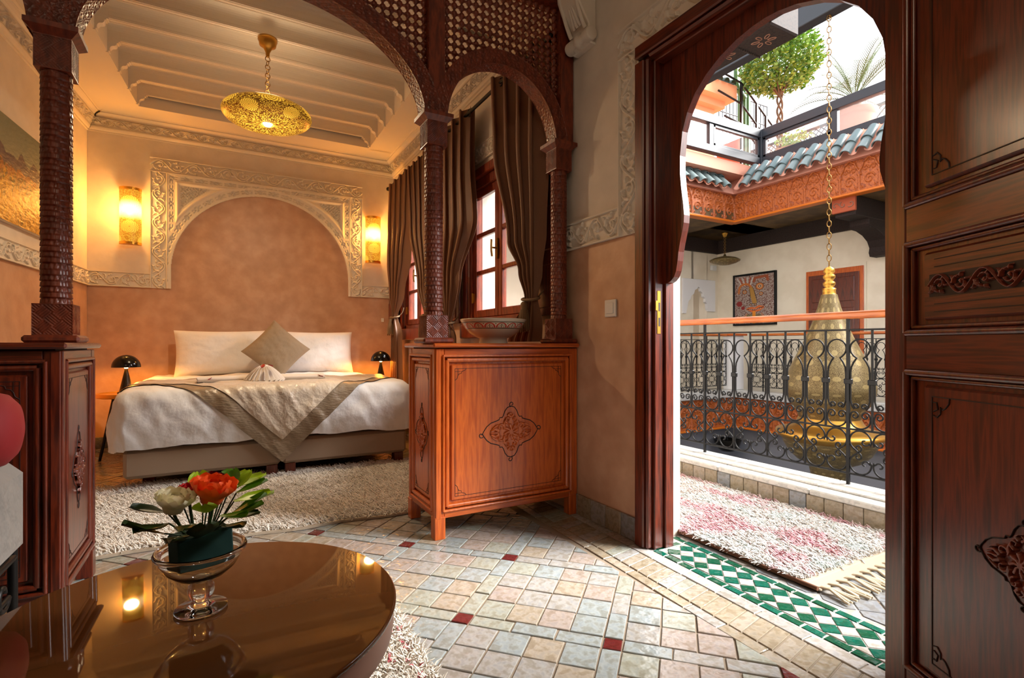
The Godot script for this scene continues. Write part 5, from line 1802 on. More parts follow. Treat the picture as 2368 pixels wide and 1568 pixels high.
	for y in ph:
		for x in pw:
			var c := Color(0.42, 0.45, 0.38).lerp(Color(0.50, 0.50, 0.42), y / 120.0)
			var mt := 62 + 26 * nz.get_noise_2d(x * 0.7, 3.0) + 30.0 * x / pw
			if y > mt: c = Color(0.27, 0.22, 0.27).lerp(Color(0.36, 0.29, 0.31), clampf((y - mt) / 40.0 + 0.4 * nz.get_noise_2d(x * 2, y * 2), 0, 1))
			var hl := 96 + 14 * nz.get_noise_2d(x * 1.4, 40.0) + 34.0 * x / pw
			if y > hl: c = Color(0.50, 0.26, 0.12).lerp(Color(0.62, 0.40, 0.17), 0.5 + nz.get_noise_2d(x * 4, y * 2))
			if y > hl + 44: c = Color(0.55, 0.38, 0.08).lerp(Color(0.80, 0.58, 0.16), clampf(0.5 + 1.3 * nz.get_noise_2d(x * 3 + y, y * 1.2), 0, 1))
			if x < 260 and x > 20 and y > 50 + 40 * floorf(x / 65.0) * 0.3 and y < 130 and posmod(x / 13, 5) != 0: c = Color(0.62, 0.34, 0.16).lerp(Color(0.72, 0.44, 0.22), clampf(0.5 + nz.get_noise_2d(x * 2, y), 0, 1))
			im.set_pixel(x, y, c)
	var r2 := RandomNumberGenerator.new()
	r2.seed = 3
	for k in 1500:
		var x := r2.randf_range(0, pw); var y := r2.randf_range(140, ph)
		var c := Color(0.80, 0.60, 0.18).lerp(Color(0.40, 0.24, 0.05), r2.randf())
		if r2.randf() < 0.06: c = Color(0.12, 0.12, 0.06)
		for q in 9: dab(im, x + q * r2.randf_range(-0.6, 0.9), y - q * 1.3, 1.6, c)
	for k in 260:
		var x := r2.randf_range(40, pw); var y := r2.randf_range(100, 150) + 30.0 * x / pw
		dab(im, x, y, r2.randf_range(2, 5), Color(0.20, 0.22, 0.10).lerp(Color(0.45, 0.2, 0.08), r2.randf()))
	t = thing("landscape_painting", "unframed oil landscape of golden field, orange walls and purple mountains, on the left wall", "painting")
	t.transform = left_frame()
	put("canvas_edge", MB.new().box(Vector3(6.48, 2.06, 0.018), Vector3(1.66, 0.66, 0.03)).done(), mats["cream"], t)
	put("painted_canvas", MB.new().box(Vector3(6.48, 2.06, 0.034), Vector3(1.66, 0.66, 0.003)).done(), mat("landscape_paint", Color.WHITE, 0.45, {"albedo_texture": ImageTexture.create_from_image(im), "heightmap_enabled": true, "heightmap_texture": bump_tex("crush", 0.03, 5), "heightmap_scale": 0.3}), t)

func chain(parent: Node3D, a: Vector3, b: Vector3, r: float, wire: float, m: Material, stretch := 1.0) -> void:
	var n := maxi(1, roundi(a.distance_to(b) / ((r * stretch * 2.0 - wire * 1.6))))
	var step := (b - a) / n
	var ring := []
	for i in 16: ring.append(Vector3(r * cos(TAU * i / 16), r * stretch * sin(TAU * i / 16), 0))
	var key := "ring_%.4f_%.4f_%.2f" % [r, wire, stretch]
	if not mats.has(key): mats[key] = MB.new().tube(ring, wire, 6, true).done()
	for k in n:
		put("chain_link", mats[key], m, parent, a + step * (k + 0.5), Vector3(0, PI * 0.5 * (k % 2) + 0.4, 0))

# ------------------------------------------------------------------ sitting corner and rugs
func tuft_mesh(h: float, w: float) -> ArrayMesh:
	var b := MB.new()
	b.tube([Vector3(0, 0, 0), Vector3(h * 0.25, h * 0.62, 0), Vector3(h * 0.75, h * 0.9, 0)], w, 3, false, w * 0.3, false)
	return b.done()

func pile(parent: Node3D, x0: float, x1: float, d0: float, d1: float, y: float, count: int, h: float, w: float, colour: Callable, lean := 0.5, skip = null) -> void:
	var xs := []
	var cs := []
	for k in count:
		var x := rng.randf_range(x0, x1)
		var d := rng.randf_range(d0, d1)
		if skip != null and skip.call(x, d):
			continue
		var s := rng.randf_range(0.7, 1.25)
		var b := Basis(Vector3.UP, rng.randf() * TAU) if rng.randf() > lean else Basis(Vector3.UP, rng.randf_range(-0.7, 0.7) + 2.4)
		b = b * Basis(Vector3(0, 0, 1), rng.randf_range(-0.9, 0.15))
		xs.append(Transform3D(b.scaled(Vector3.ONE * s), Vector3(x, y, -d)))
		cs.append(colour.call(x, d))
	many("pile", tuft_mesh(h, w), mats["wool"], xs, cs, parent)

func build_salon() -> void:
	mat("wool", Color.WHITE, 0.95, {"vertex_color_use_as_albedo": true, "rim_enabled": true, "rim": 0.3})
	mat("rug_back", Color(0.66, 0.60, 0.52), 0.95)
	var nz := noise("rug", 2.2, 3)
	# shaggy cream rug before the bed
	var t := thing("rug", "shaggy cream wool rug in front of the bed", "rug", Vector3.ZERO)
	var edge := func(x: float) -> float: return 2.865 + 0.012 * sin(x * 14.0) - 0.045 * (x - 0.1)
	var poly := PackedVector2Array()
	for k in 41:
		var x := lerpf(-0.72, 1.33, k / 40.0)
		poly.append(Vector2(x, edge.call(x)))
	poly.append(Vector2(1.33, 4.03)); poly.append(Vector2(-0.66, 4.22))
	var b := MB.new()
	b.xf = Transform3D(FLAT, Vector3(0, 0.002, 0))
	b.prism(poly, 0.0, 0.012, 0.003)
	put("backing", b.done(), mats["rug_back"], t)
	pile(t, -0.72, 1.33, 2.83, 4.22, 0.010, 52000, 0.034, 0.0042, func(x, d):
		var v := 0.74 + 0.08 * nz.get_noise_2d(x * 3.0, d * 3.0) + rng.randf_range(-0.09, 0.07)
		if absf(fposmod(d - 0.05 * sin(x * 3.0), 0.34) - 0.17) < 0.012: v -= 0.13
		return Color(v, v * 0.93, v * 0.83), 0.55, func(x, d): return d < edge.call(x) + 0.012 or d > 4.22 - 0.08 * (x + 0.66))
	# rug under the coffee table
	t = thing("rug", "cream rug with small red marks under the coffee table", "rug", Vector3.ZERO)
	put("backing", MB.new().box(Vector3(-0.25, 0.007, -0.75), Vector3(1.54, 0.012, 2.36), 0.003).done(), mats["rug_back"], t)
	pile(t, 0.18, 0.53, 0.85, 1.94, 0.010, 12000, 0.026, 0.0036, func(x, d):
		var v := 0.70 + 0.08 * nz.get_noise_2d(x * 6.0, d * 6.0) + rng.randf_range(-0.08, 0.07)
		var m = x + 0.012 * sin(d * 60.0)
		if (absf(m - 0.482) < 0.009 and fposmod(d, 0.09) < 0.032) or (absf(m - 0.44) < 0.008 and fposmod(d + 0.04, 0.19) < 0.03):
			return Color(0.50, 0.10, 0.12)
		return Color(v, v * 0.91, v * 0.78), 0.3)
	# coffee table
	var c := Vector3(-0.047, 0, -1.213)
	t = thing("coffee_table", "round brown coffee table with a polished glass top and pink copper rim", "coffee table", c)
	put("glass_top", MB.new().lathe([Vector2(0, 0.398), Vector2(0.384, 0.398), Vector2(0.389, 0.401), Vector2(0.389, 0.406), Vector2(0.385, 0.410), Vector2(0, 0.410)], 120).done(), mat("table_glass", Color(0.34, 0.205, 0.10), 0.025, {"metallic_specular": 0.5}), t)
	put("rim", MB.new().lathe([Vector2(0, 0.335), Vector2(0.372, 0.335), Vector2(0.381, 0.342), Vector2(0.384, 0.36), Vector2(0.384, 0.396), Vector2(0.381, 0.398), Vector2(0, 0.398)], 120).done(), mat("rose_copper", Color(0.62, 0.44, 0.36), 0.4, {"metallic": 0.3}), t)
	put("pedestal", MB.new().lathe([Vector2(0, 0.016), Vector2(0.24, 0.016), Vector2(0.245, 0.022), Vector2(0.24, 0.03), Vector2(0.09, 0.05), Vector2(0.06, 0.09), Vector2(0.055, 0.26), Vector2(0.11, 0.335), Vector2(0, 0.335)], 40).done(), mats["door_v"], t)
	# footed glass bowl
	var vc := Vector3(-0.040, 0.4115, -1.232)
	t = thing("glass_bowl", "clear footed glass bowl holding flowers on the coffee table", "glass bowl", vc)
	t.scale = Vector3(0.89, 1.0, 0.89)
	put("glass", MB.new().lathe([Vector2(0, 0.0), Vector2(0.051, 0.0), Vector2(0.054, 0.003), Vector2(0.053, 0.006), Vector2(0.030, 0.010), Vector2(0.016, 0.016), Vector2(0.016, 0.020), Vector2(0.024, 0.027), Vector2(0.0275, 0.038), Vector2(0.026, 0.050), Vector2(0.019, 0.058), Vector2(0.024, 0.061), Vector2(0.050, 0.071), Vector2(0.070, 0.086), Vector2(0.083, 0.105), Vector2(0.086, 0.115), Vector2(0.0925, 0.118), Vector2(0.0945, 0.123), Vector2(0.091, 0.128), Vector2(0.084, 0.126), Vector2(0.0815, 0.118), Vector2(0.079, 0.107), Vector2(0.067, 0.090), Vector2(0.048, 0.076), Vector2(0.020, 0.068), Vector2(0, 0.067)], 64).done(), mat("clear_glass", Color(0.98, 1.0, 1.0, 0.0), 0.01, {"refraction_enabled": true, "refraction_scale": 0.05}), t)
	# flowers in foam
	t = thing("flower_arrangement", "orange and white roses with green leaves in dark foam in the glass bowl", "flowers", vc + Vector3(0, 0.107, 0), 0.35)
	var fm := MB.new()
	fm.xf = Transform3D(Basis(Vector3(0, 0, 1), 0.05), Vector3(0.0, 0.022, 0))
	fm.box(Vector3.ZERO, Vector3(0.100, 0.062, 0.064), 0.003)
	put("foam_block", fm.done(), mat("foam", Color(0.03, 0.20, 0.18), 0.95), t)
	var roses := [[Vector3(0.018, 0.128, 0.012), 0.049, Color(0.96, 0.36, 0.07), "orange_rose"], [Vector3(-0.048, 0.118, 0.0), 0.040, Color(0.95, 0.93, 0.80), "white_rose"], [Vector3(-0.012, 0.128, -0.035), 0.022, Color(0.75, 0.05, 0.06), "red_rose"], [Vector3(0.034, 0.140, -0.034), 0.026, Color(0.42, 0.015, 0.08), "crimson_rose"]]
	for r in roses:
		rose(t, r[3], r[0], r[1], r[2])
		put("stem", MB.new().tube([r[0] - Vector3(0, r[1] * 0.55, 0), Vector3(r[0].x * 0.6, 0.05, r[0].z * 0.6)], 0.003, 6).done(), mats["leaf_dark"] if mats.has("leaf_dark") else mat("leaf_dark", Color(0.11, 0.22, 0.05), 0.4), t)
	var lm := [mats["leaf_dark"], mat("leaf_mid", Color(0.27, 0.42, 0.06), 0.35, {"backlight_enabled": true, "backlight": Color(0.2, 0.35, 0.03)}), mat("leaf_light", Color(0.58, 0.68, 0.10), 0.35, {"backlight_enabled": true, "backlight": Color(0.4, 0.5, 0.05)})]
	var ls := [[-0.075, 0.085, 0.01, 3.6, 0.055, 0], [-0.085, 0.068, 0.015, 3.2, 0.06, 0], [-0.055, 0.06, 0.03, 4.2, 0.055, 0], [-0.02, 0.052, 0.045, 4.6, 0.062, 0], [0.0, 0.095, 0.035, 4.3, 0.05, 2], [0.03, 0.085, 0.04, 5.2, 0.05, 1], [0.05, 0.075, 0.035, 5.6, 0.058, 1], [0.07, 0.08, 0.02, 6.0, 0.055, 1], [0.075, 0.10, 0.01, 0.0, 0.065, 2], [0.06, 0.115, -0.01, 0.4, 0.06, 2], [0.075, 0.125, -0.015, 0.1, 0.062, 2], [0.05, 0.125, 0.0, 0.9, 0.055, 1], [0.02, 0.12, -0.045, 1.4, 0.055, 2], [-0.03, 0.105, -0.04, 2.1, 0.05, 1], [-0.07, 0.10, -0.02, 2.7, 0.05, 0], [0.04, 0.06, 0.03, 5.0, 0.05, 0], [-0.03, 0.08, 0.04, 4.0, 0.045, 0], [0.06, 0.065, 0.0, 5.9, 0.05, 0], [0.085, 0.115, 0.0, 6.1, 0.05, 1], [-0.04, 0.05, 0.02, 3.9, 0.05, 0]]
	for e in ls:
		var dirv := Vector3(cos(e[3]), rng.randf_range(-0.15, 0.45), -sin(e[3])).normalized()
		var zb := dirv
		var xb := Vector3.UP.cross(zb).normalized()
		put("leaf", petal_mesh(0.06, 0.042, 0.2), lm[e[5]], t).transform = Transform3D(Basis(xb, zb.cross(xb), zb).scaled(Vector3.ONE * (e[4] / 0.047)), Vector3(e[0], e[1], e[2]) * Vector3(0.8, 1, 0.8))
		put("stem", MB.new().tube([Vector3(e[0], e[1], e[2]) * Vector3(0.8, 1, 0.8), Vector3(e[0] * 0.35, 0.052, e[2] * 0.35)], 0.0016, 5).done(), lm[0], t)
	# couch along the left wall
	t = thing("iron_couch", "black wrought iron couch frame with scrolled sides, along the left wall", "couch", Vector3(-0.95, 0, -1.1))
	var fr := MB.new()
	for z in [0.85, -0.90]:
		for x in [-0.42, 0.42]:
			fr.tube([Vector3(x, 0, z), Vector3(x, 0.36, z)], 0.012, 8)
	for x in [-0.42, 0.42]:
		fr.tube([Vector3(x, 0.34, 0.85), Vector3(x, 0.34, -0.90)], 0.012, 8)
		fr.tube([Vector3(x, 0.10, 0.85), Vector3(x, 0.10, -0.90)], 0.009, 8)
	for z in [0.85, -0.90]:
		fr.tube([Vector3(-0.42, 0.34, z), Vector3(0.42, 0.34, z)], 0.012, 8)
	put("rails", fr.done(), mats["black_iron"], t)
	for k in 5:
		var z := -0.74 + 0.35 * k
		var pth := []
		for p in spiral(Vector2(z + 0.06, 0.19), 0.065, 0.012, 0.6, 6.4, 26): pth.append(Vector3(0.42, p.y, p.x))
		var q := []
		for p in spiral(Vector2(z - 0.08, 0.26), 0.05, 0.012, 3.6, 9.2, 26): q.append(Vector3(0.42, p.y, p.x))
		put("scroll", MB.new().tube(pth, 0.008, 8).tube(q, 0.008, 8).tube([pth[0], Vector3(0.42, 0.24, z), q[0]], 0.008, 8).done(), mats["black_iron"], t)
	t = thing("couch_cushion", "grey cloth covered couch seat cushion under the red bolster", "seat cushion", Vector3(-0.965, 0.355, -1.12))
	b = MB.new().box(Vector3(0, 0.13, 0), Vector3(0.93, 0.262, 1.76), 0.03)
	put("cover", b.done(), mat("grey_cloth", Color(0.50, 0.48, 0.46), 0.9, {"heightmap_enabled": true, "heightmap_texture": bump_tex("crumple", 0.008, 5), "heightmap_scale": 2.0, "uv1_triplanar": true, "uv1_scale": Vector3.ONE * 1.3}), t)
	t = thing("bolster", "red velvet bolster on the grey couch seat before the dark cabinet", "bolster", Vector3(-0.94, 0.724, -1.855))
	t.rotation.z = -PI * 0.5
	put("cover", MB.new().lathe([Vector2(0, -0.45), Vector2(0.07, -0.445), Vector2(0.098, -0.42), Vector2(0.108, -0.37), Vector2(0.11, 0.0), Vector2(0.109, 0.36), Vector2(0.104, 0.40), Vector2(0.093, 0.435), Vector2(0.07, 0.455), Vector2(0.035, 0.465), Vector2(0, 0.467)], 48).done(), mat("red_velvet", Color(0.50, 0.025, 0.05), 0.75, {"rim_enabled": true, "rim": 0.25, "rim_tint": 0.8}), t)
	put("seam", MB.new().lathe([Vector2(0.106, 0.352), Vector2(0.1125, 0.356), Vector2(0.1125, 0.361), Vector2(0.106, 0.365)], 48).done(), mats["red_velvet"], t)
	# ceiling lamp of the sitting corner, over the viewer
	t = thing("ceiling_lamp", "pierced brass ceiling lamp of the sitting corner, above the viewer", "ceiling lamp", Vector3(-0.2, 0, 0.5))
	put("canopy", MB.new().lathe([Vector2(0, 3.0), Vector2(0.05, 3.02), Vector2(0.06, 3.06), Vector2(0, 3.06)], 20).done(), mats["brass"], t)
	put("lamp_shade", MB.new().lathe([Vector2(0, 2.86), Vector2(0.12, 2.87), Vector2(0.16, 2.92), Vector2(0.12, 2.98), Vector2(0, 3.0)], 24).done(), mat("shade_glow", Color(0.9, 0.8, 0.6), 0.5, {"emission_enabled": true, "emission": Color(1.0, 0.75, 0.42), "emission_energy_multiplier": 1.0}), t)
	omni("ceiling_lamp_light", Vector3(-0.2, 2.80, 0.5), Color(1.0, 0.90, 0.78), 0.45, 0.12)

func rose(t: Node3D, called: String, at: Vector3, r: float, colr: Color) -> void:
	var m := mat(called + "_petal", colr, 0.5, {"backlight_enabled": true, "backlight": colr * 0.5, "rim_enabled": true, "rim": 0.3})
	var o := put(called, MB.new().lathe([Vector2(0, -r * 0.5), Vector2(r * 0.4, -r * 0.4), Vector2(r * 0.55, 0), Vector2(r * 0.3, r * 0.35), Vector2(0, r * 0.4)], 14).done(), m, t, at, Vector3(0.25, 0, -0.1))
	var n := 0
	for ring in 4:
		var k: int = [4, 5, 6, 7][ring]
		for i in k:
			var a := TAU * i / k + ring * 0.9 + rng.randf_range(-0.15, 0.15)
			var tilt: float = [1.35, 1.05, 0.72, 0.38][ring]
			var zb := Vector3(cos(a) * cos(tilt), sin(tilt), -sin(a) * cos(tilt))
			var side := Vector3(-sin(a), 0, -cos(a))
			var up := zb.cross(side)
			var s: float = r / 0.05 * [0.72, 0.85, 0.98, 1.08][ring]
			put("petal", petal_mesh(0.048, 0.052, 0.42), m, o).transform = Transform3D(Basis(side, up, zb).scaled(Vector3.ONE * s), Vector3(cos(a), 0, -sin(a)) * r * 0.12 + Vector3(0, -r * 0.35 + 0.03 * r * n * 0.1, 0))
			n += 1

# ------------------------------------------------------------------ gallery outside the door
const RP := 0.1275      # spacing of the railing bars

func v3(pts: Array, dx := 0.0) -> Array:
	var o := []
	for p in pts: o.append(Vector3(p.x + dx, p.y, 0))
	return o

# scrollwork between two tall bars (0 .. 2 * RP)
func scroll_unit(sides: int) -> ArrayMesh:
	var key := "scroll_unit_%d" % sides
	if mats.has(key): return mats[key]
	var b := MB.new()
	var r := 0.0048
	for k in 2:
		var x0 := RP * k
		var xm := x0 + RP * 0.5
		for s in [-1.0, 1.0]:
			# strap: curl below, up beside the bar, cusp, round top
			var e: float = xm + s * (RP * 0.5 - 0.013)
			var p := []
			for q in spiral(Vector2(xm + s * 0.021, 0.598), 0.006, 0.019, PI * 0.5 + s * 5.0, PI * 0.5 - s * 2.6 + 0.0, 16): p.append(q)
			p.append(Vector2(e - s * 0.008, 0.600)); p.append(Vector2(e, 0.63)); p.append(Vector2(e, 0.79))
			p.append(Vector2(e - s * 0.004, 0.82)); p.append(Vector2(e - s * 0.016, 0.848)); p.append(Vector2(xm + s * 0.022, 0.868)); p.append(Vector2(xm + s * 0.016, 0.872))
			p.append(Vector2(xm + s * 0.03, 0.882))
			for q in 12:
				var a := lerpf(-0.75, PI * 0.5, q / 11.0)
				p.append(Vector2(xm + s * 0.053 * cos(a), 0.928 + 0.053 * sin(a)))
			b.tube(v3(p), r, sides)
			# basket with inward curls
			var u := []
			for q in 9:
				var a := lerpf(-PI * 0.5, 0.5, q / 8.0)
				u.append(Vector2(xm + s * 0.055 * cos(a), 0.527 + 0.055 * sin(a)))
			for q in spiral(Vector2(xm + s * 0.028, 0.545), 0.024, 0.006, 0.55 if s > 0 else PI - 0.55, (0.55 + 7.0) if s > 0 else PI - 7.55, 20): u.append(q)
			b.tube(v3(u), r, sides)
	# the large scrolls of the lower course
	for sx in [-1.0, 1.0]:
		for sy in [-1.0, 1.0]:
			var c := Vector2(RP + sx * 0.0625, 0.3375 + sy * 0.065)
			var p := []
			var a0: float = (PI * 0.5 if sy > 0 else -PI * 0.5) - sx * sy * 1.5
			for q in spiral(c + Vector2(-sx * 0.024, -sy * 0.002), 0.006, 0.024, a0 + sx * sy * 8.0, a0 + sx * sy * 3.2, 18): p.append(q)
			for q in 18:
				var a: float = (PI if sx > 0 else 0.0) + sx * sy * lerpf(0.35, -3.9, q / 17.0)
				p.append(c + Vector2.from_angle(a) * 0.0575)
			for q in spiral(c + Vector2(sx * 0.012, -sy * 0.04), 0.022, 0.006, (PI if sx > 0 else 0.0) + sx * sy * -4.6, (PI if sx > 0 else 0.0) + sx * sy * -10.6, 18): p.append(q)
			b.tube(v3(p), r, sides)
	mats[key] = b.done()
	return mats[key]

func railing(label: String, tr: Transform3D, units: int, phase: int, sides: int, group: String) -> void:
	var t := thing("railing", label, "railing", Vector3.ZERO, 0, group)
	t.transform = tr
	var l := units * RP * 2.0
	var iron = mats["iron"]
	put("handrail", MB.new().tube([Vector3(0, 1.12, 0), Vector3(l, 1.12, 0)], 0.023, 14).done(), mats["rail_wood"], t)
	for y in [[1.035, 0.010], [0.465, 0.010], [0.21, 0.010]]:
		put("rail", MB.new().box(Vector3(l * 0.5, y[0], 0), Vector3(l, y[1], 0.018), 0.002).done(), iron, t)
	if not mats.has("bar_long"):
		mats["bar_long"] = MB.new().box(Vector3(0, 0.6225, 0), Vector3(0.011, 0.825, 0.011), 0.002).done()
		mats["bar_short"] = MB.new().box(Vector3(0, 0.75, 0), Vector3(0.011, 0.57, 0.011), 0.002).done()
		mats["post_bar"] = MB.new().box(Vector3(0, 0.62, 0), Vector3(0.017, 0.97, 0.017), 0.002).done()
		mats["collar"] = MB.new().box(Vector3(0, 0.738, 0), Vector3(0.042, 0.03, 0.022), 0.003).done()
	for k in units * 2 + 1:
		var x := k * RP
		if posmod(k - phase, 8) == 0:
			put("post", mats["post_bar"], iron, t, Vector3(x, 0, 0))
		else:
			put("bar", mats["bar_long"] if posmod(k - phase, 2) == 0 else mats["bar_short"], iron, t, Vector3(x, 0, 0))
		put("collar", mats["collar"], iron, t, Vector3(x, 0, 0))
	for k in range(-(phase % 2), units * 2, 2):
		put("scrollwork", scroll_unit(sides), iron, t, Vector3(k * RP, 0, 0))

func build_gallery() -> void:
	var t := thing("floor", "grey glazed tile floor of the gallery outside the door", "floor", Vector3.ZERO, 0, "", "structure")
	put("slab", MB.new().box(Vector3(2.6, -0.08, -2.5), Vector3(1.2, 0.15, 12.0)).done(), mats["grout"], t)
	var out := []
	var e1 := Vector2(0.7071, -0.7071)
	var e2 := Vector2(0.7071, 0.7071)
	for i in range(-40, 40):
		for j in range(-20, 60):
			var o := Vector2(2.4, 1.3) + e1 * 0.098 * i + e2 * 0.098 * j
			if o.x > 1.85 and o.x < 3.0 and o.y > 0.2 and o.y < 2.9:
				var cut := Geometry2D.intersect_polygons(quad_poly(o, e1, 0.098, e2, 0.098), PackedVector2Array([Vector2(1.962, 0.3), Vector2(2.9, 0.3), Vector2(2.9, 2.8), Vector2(1.945, 2.8)]))
				if cut.size() and absf(area(cut[0])) > 0.0004:
					out.append([cut[0], ["tile_stone", "tile_grey", "tile_stone"][rng.randi() % 3]])
	lay(t, out, 0.0, 200, func(c): return c.y < 2.75 and (c.y < 1.26 or c.x > 2.8 or c.x < 2.05))
	# kerb of upright tiles with a marble ledge
	t = thing("trim_12", "low kerb of tan upright tiles carrying a white marble ledge below the railing", "kerb", Vector3.ZERO, 0, "", "structure")
	put("core", MB.new().box(Vector3(3.05, 0.03, -2.5), Vector3(0.27, 0.17, 12.0)).done(), mats["grout"], t)
	for k in 26:
		put("tile", MB.new().box(Vector3(2.905, 0.051, -(0.40 + 0.1015 * k)), Vector3(0.016, 0.098, 0.0985), 0.003).done(), mats["tile_" + ["sand", "sand", "cream", "stone", "sand"][(k * 7) % 5]], t)
	for k in 9:
		put("marble_slab", MB.new().box(Vector3(3.055, 0.118, -(0.2 + 0.62 * k)), Vector3(0.33, 0.032, 0.616), 0.006).done(), mats["marble"], t)
		put("upper_slab", MB.new().box(Vector3(3.10, 0.139, -(0.2 + 0.62 * k)), Vector3(0.22, 0.012, 0.616), 0.004).done(), mats["marble"], t)
	railing("black wrought iron scroll railing with a wooden handrail just outside the open door", Transform3D(Basis(Vector3(0, 0, -1), Vector3.UP, Vector3.RIGHT), Vector3(3.15, 0.0, 0.365 + 1.02 - 1.02)), 20, 16, 6, "")
	# rug in the gallery
	t = thing("rug", "faded pink and white fringed wool rug on the gallery floor", "rug", Vector3.ZERO)
	put("backing", MB.new().box(Vector3(2.42, 0.009, -2.2), Vector3(0.86, 0.014, 1.96), 0.004).done(), mats["rug_back"], t)
	put("woven_end", MB.new().box(Vector3(2.42, 0.008, -1.195), Vector3(0.85, 0.008, 0.07), 0.003).done(), mats["rug_back"], t)
	put("bound_edge", MB.new().tube([Vector3(1.993, 0.013, -1.17), Vector3(1.99, 0.014, -2.0), Vector3(1.993, 0.013, -3.17)], 0.009, 8).done(), mat("rug_binding", Color(0.42, 0.27, 0.18), 0.9), t)
	var nz := noise("rug_pattern", 1.4, 3)
	pile(t, 1.995, 2.85, 1.235, 3.1, 0.013, 30000, 0.026, 0.0045, func(x, d):
		var v := 0.60 + rng.randf_range(-0.07, 0.06)
		var c := Color(v, v * 0.95, v * 0.88)
		var p: float = nz.get_noise_2d(x * 2.2, d * 1.7)
		var q: float = nz.get_noise_2d(x * 5.0 + 30.0, d * 3.4)
		if p + 0.35 * q > 0.20: c = c.lerp(Color(0.52, 0.12, 0.19), 0.55 + rng.randf_range(-0.3, 0.25))
		elif p + 0.4 * q > 0.05: c = c.lerp(Color(0.64, 0.34, 0.38), 0.5 + rng.randf_range(-0.4, 0.3))
		elif p < -0.22 and q > 0.05: c = c.lerp(Color(0.55, 0.66, 0.64), 0.5)
		if d > 2.15: c = c.lerp(Color(0.60, 0.40, 0.30), clampf((d - 2.1) * 0.9, 0.0, 0.55) * (0.4 + rng.randf() * 0.8))
		if rng.randf() < 0.05: c = c.lerp(Color(0.45, 0.25, 0.22), 0.6)
		return c, 0.6)
	for k in 15:
		var x := 2.02 + 0.057 * k
		var b := MB.new()
		for q in 7:
			var sw := rng.randf_range(-0.03, 0.03)
			b.tube([Vector3(x + rng.randf_range(-0.008, 0.008), 0.012, -1.175), Vector3(x + sw * 0.3, 0.02, -1.135), Vector3(x + sw * 0.8 + 0.01 * sin(k * 2.0), 0.013, -1.095), Vector3(x + sw * 1.3 + 0.016 * sin(k * 2.0), 0.008, -1.055 + rng.randf_range(-0.02, 0.02))], 0.0048, 5)
		put("tassel", b.done(), mats["fringe_wool"], t)
	# near eave of the gallery, painted wood
	t = thing("ceiling", "dark painted timber ceiling of the near gallery", "ceiling", Vector3.ZERO, 0, "", "structure")
	put("boards", MB.new().box(Vector3(2.5, 3.07, -0.0), Vector3(1.1, 0.12, 6.0)).done(), mats["painted_wood"], t)
	put("boards", MB.new().box(Vector3(2.16, 3.07, -6.0), Vector3(0.36, 0.12, 6.0)).done(), mats["painted_wood"], t)
	t = thing("painted_eave_beam", "dark painted wooden eave beam with pale flower motifs, upper left inside the doorway arch", "beam", Vector3.ZERO)
	put("beam", MB.new().box(Vector3(3.17, 3.22, -2.68), Vector3(0.26, 0.36, 0.64), 0.01).done(), mats["painted_wood"], t)
	put("end_box", MB.new().box(Vector3(3.18, 3.20, -2.225), Vector3(0.30, 0.42, 0.29), 0.01).done(), mats["painted_wood"], t)
	var rope := MB.new()
	for k in 15: rope.lathe([Vector2(0, -0.012), Vector2(0.012, 0), Vector2(0, 0.012)], 8, Vector3(3.03 + 0.021 * k, 2.99, -2.365))
	put("rope_moulding", rope.done(), mats["painted_wood"], t)
	for k in 3:
		var fb := MB.new()
		for q in 6:
			var a := TAU * q / 6.0
			var ring := []
			for i in 9:
				var an := TAU * i / 9.0
				ring.append(Vector3(0.05 * cos(a) + 0.026 * cos(an) * cos(a) - 0.012 * sin(an) * sin(a), 0, 0.05 * sin(a) + 0.026 * cos(an) * sin(a) + 0.012 * sin(an) * cos(a)))
			fb.tube(ring, 0.004, 4, true)
		var z := -2.225 if k == 0 else -2.30 - 0.24 * k
		put("flower_motif", fb.done(), mats["motif_paint"], t, Vector3(3.17, 2.99 if k == 0 else 3.04, z))

# ------------------------------------------------------------------ courtyard
func lit_wall(called: String, label: String, c: Vector3, s: Vector3, m: String) -> Node3D:
	var t := thing(called, label, "wall", Vector3.ZERO, 0, "", "structure")
	put("plaster", MB.new().box(c, s).done(), mats[m], t)
	return t

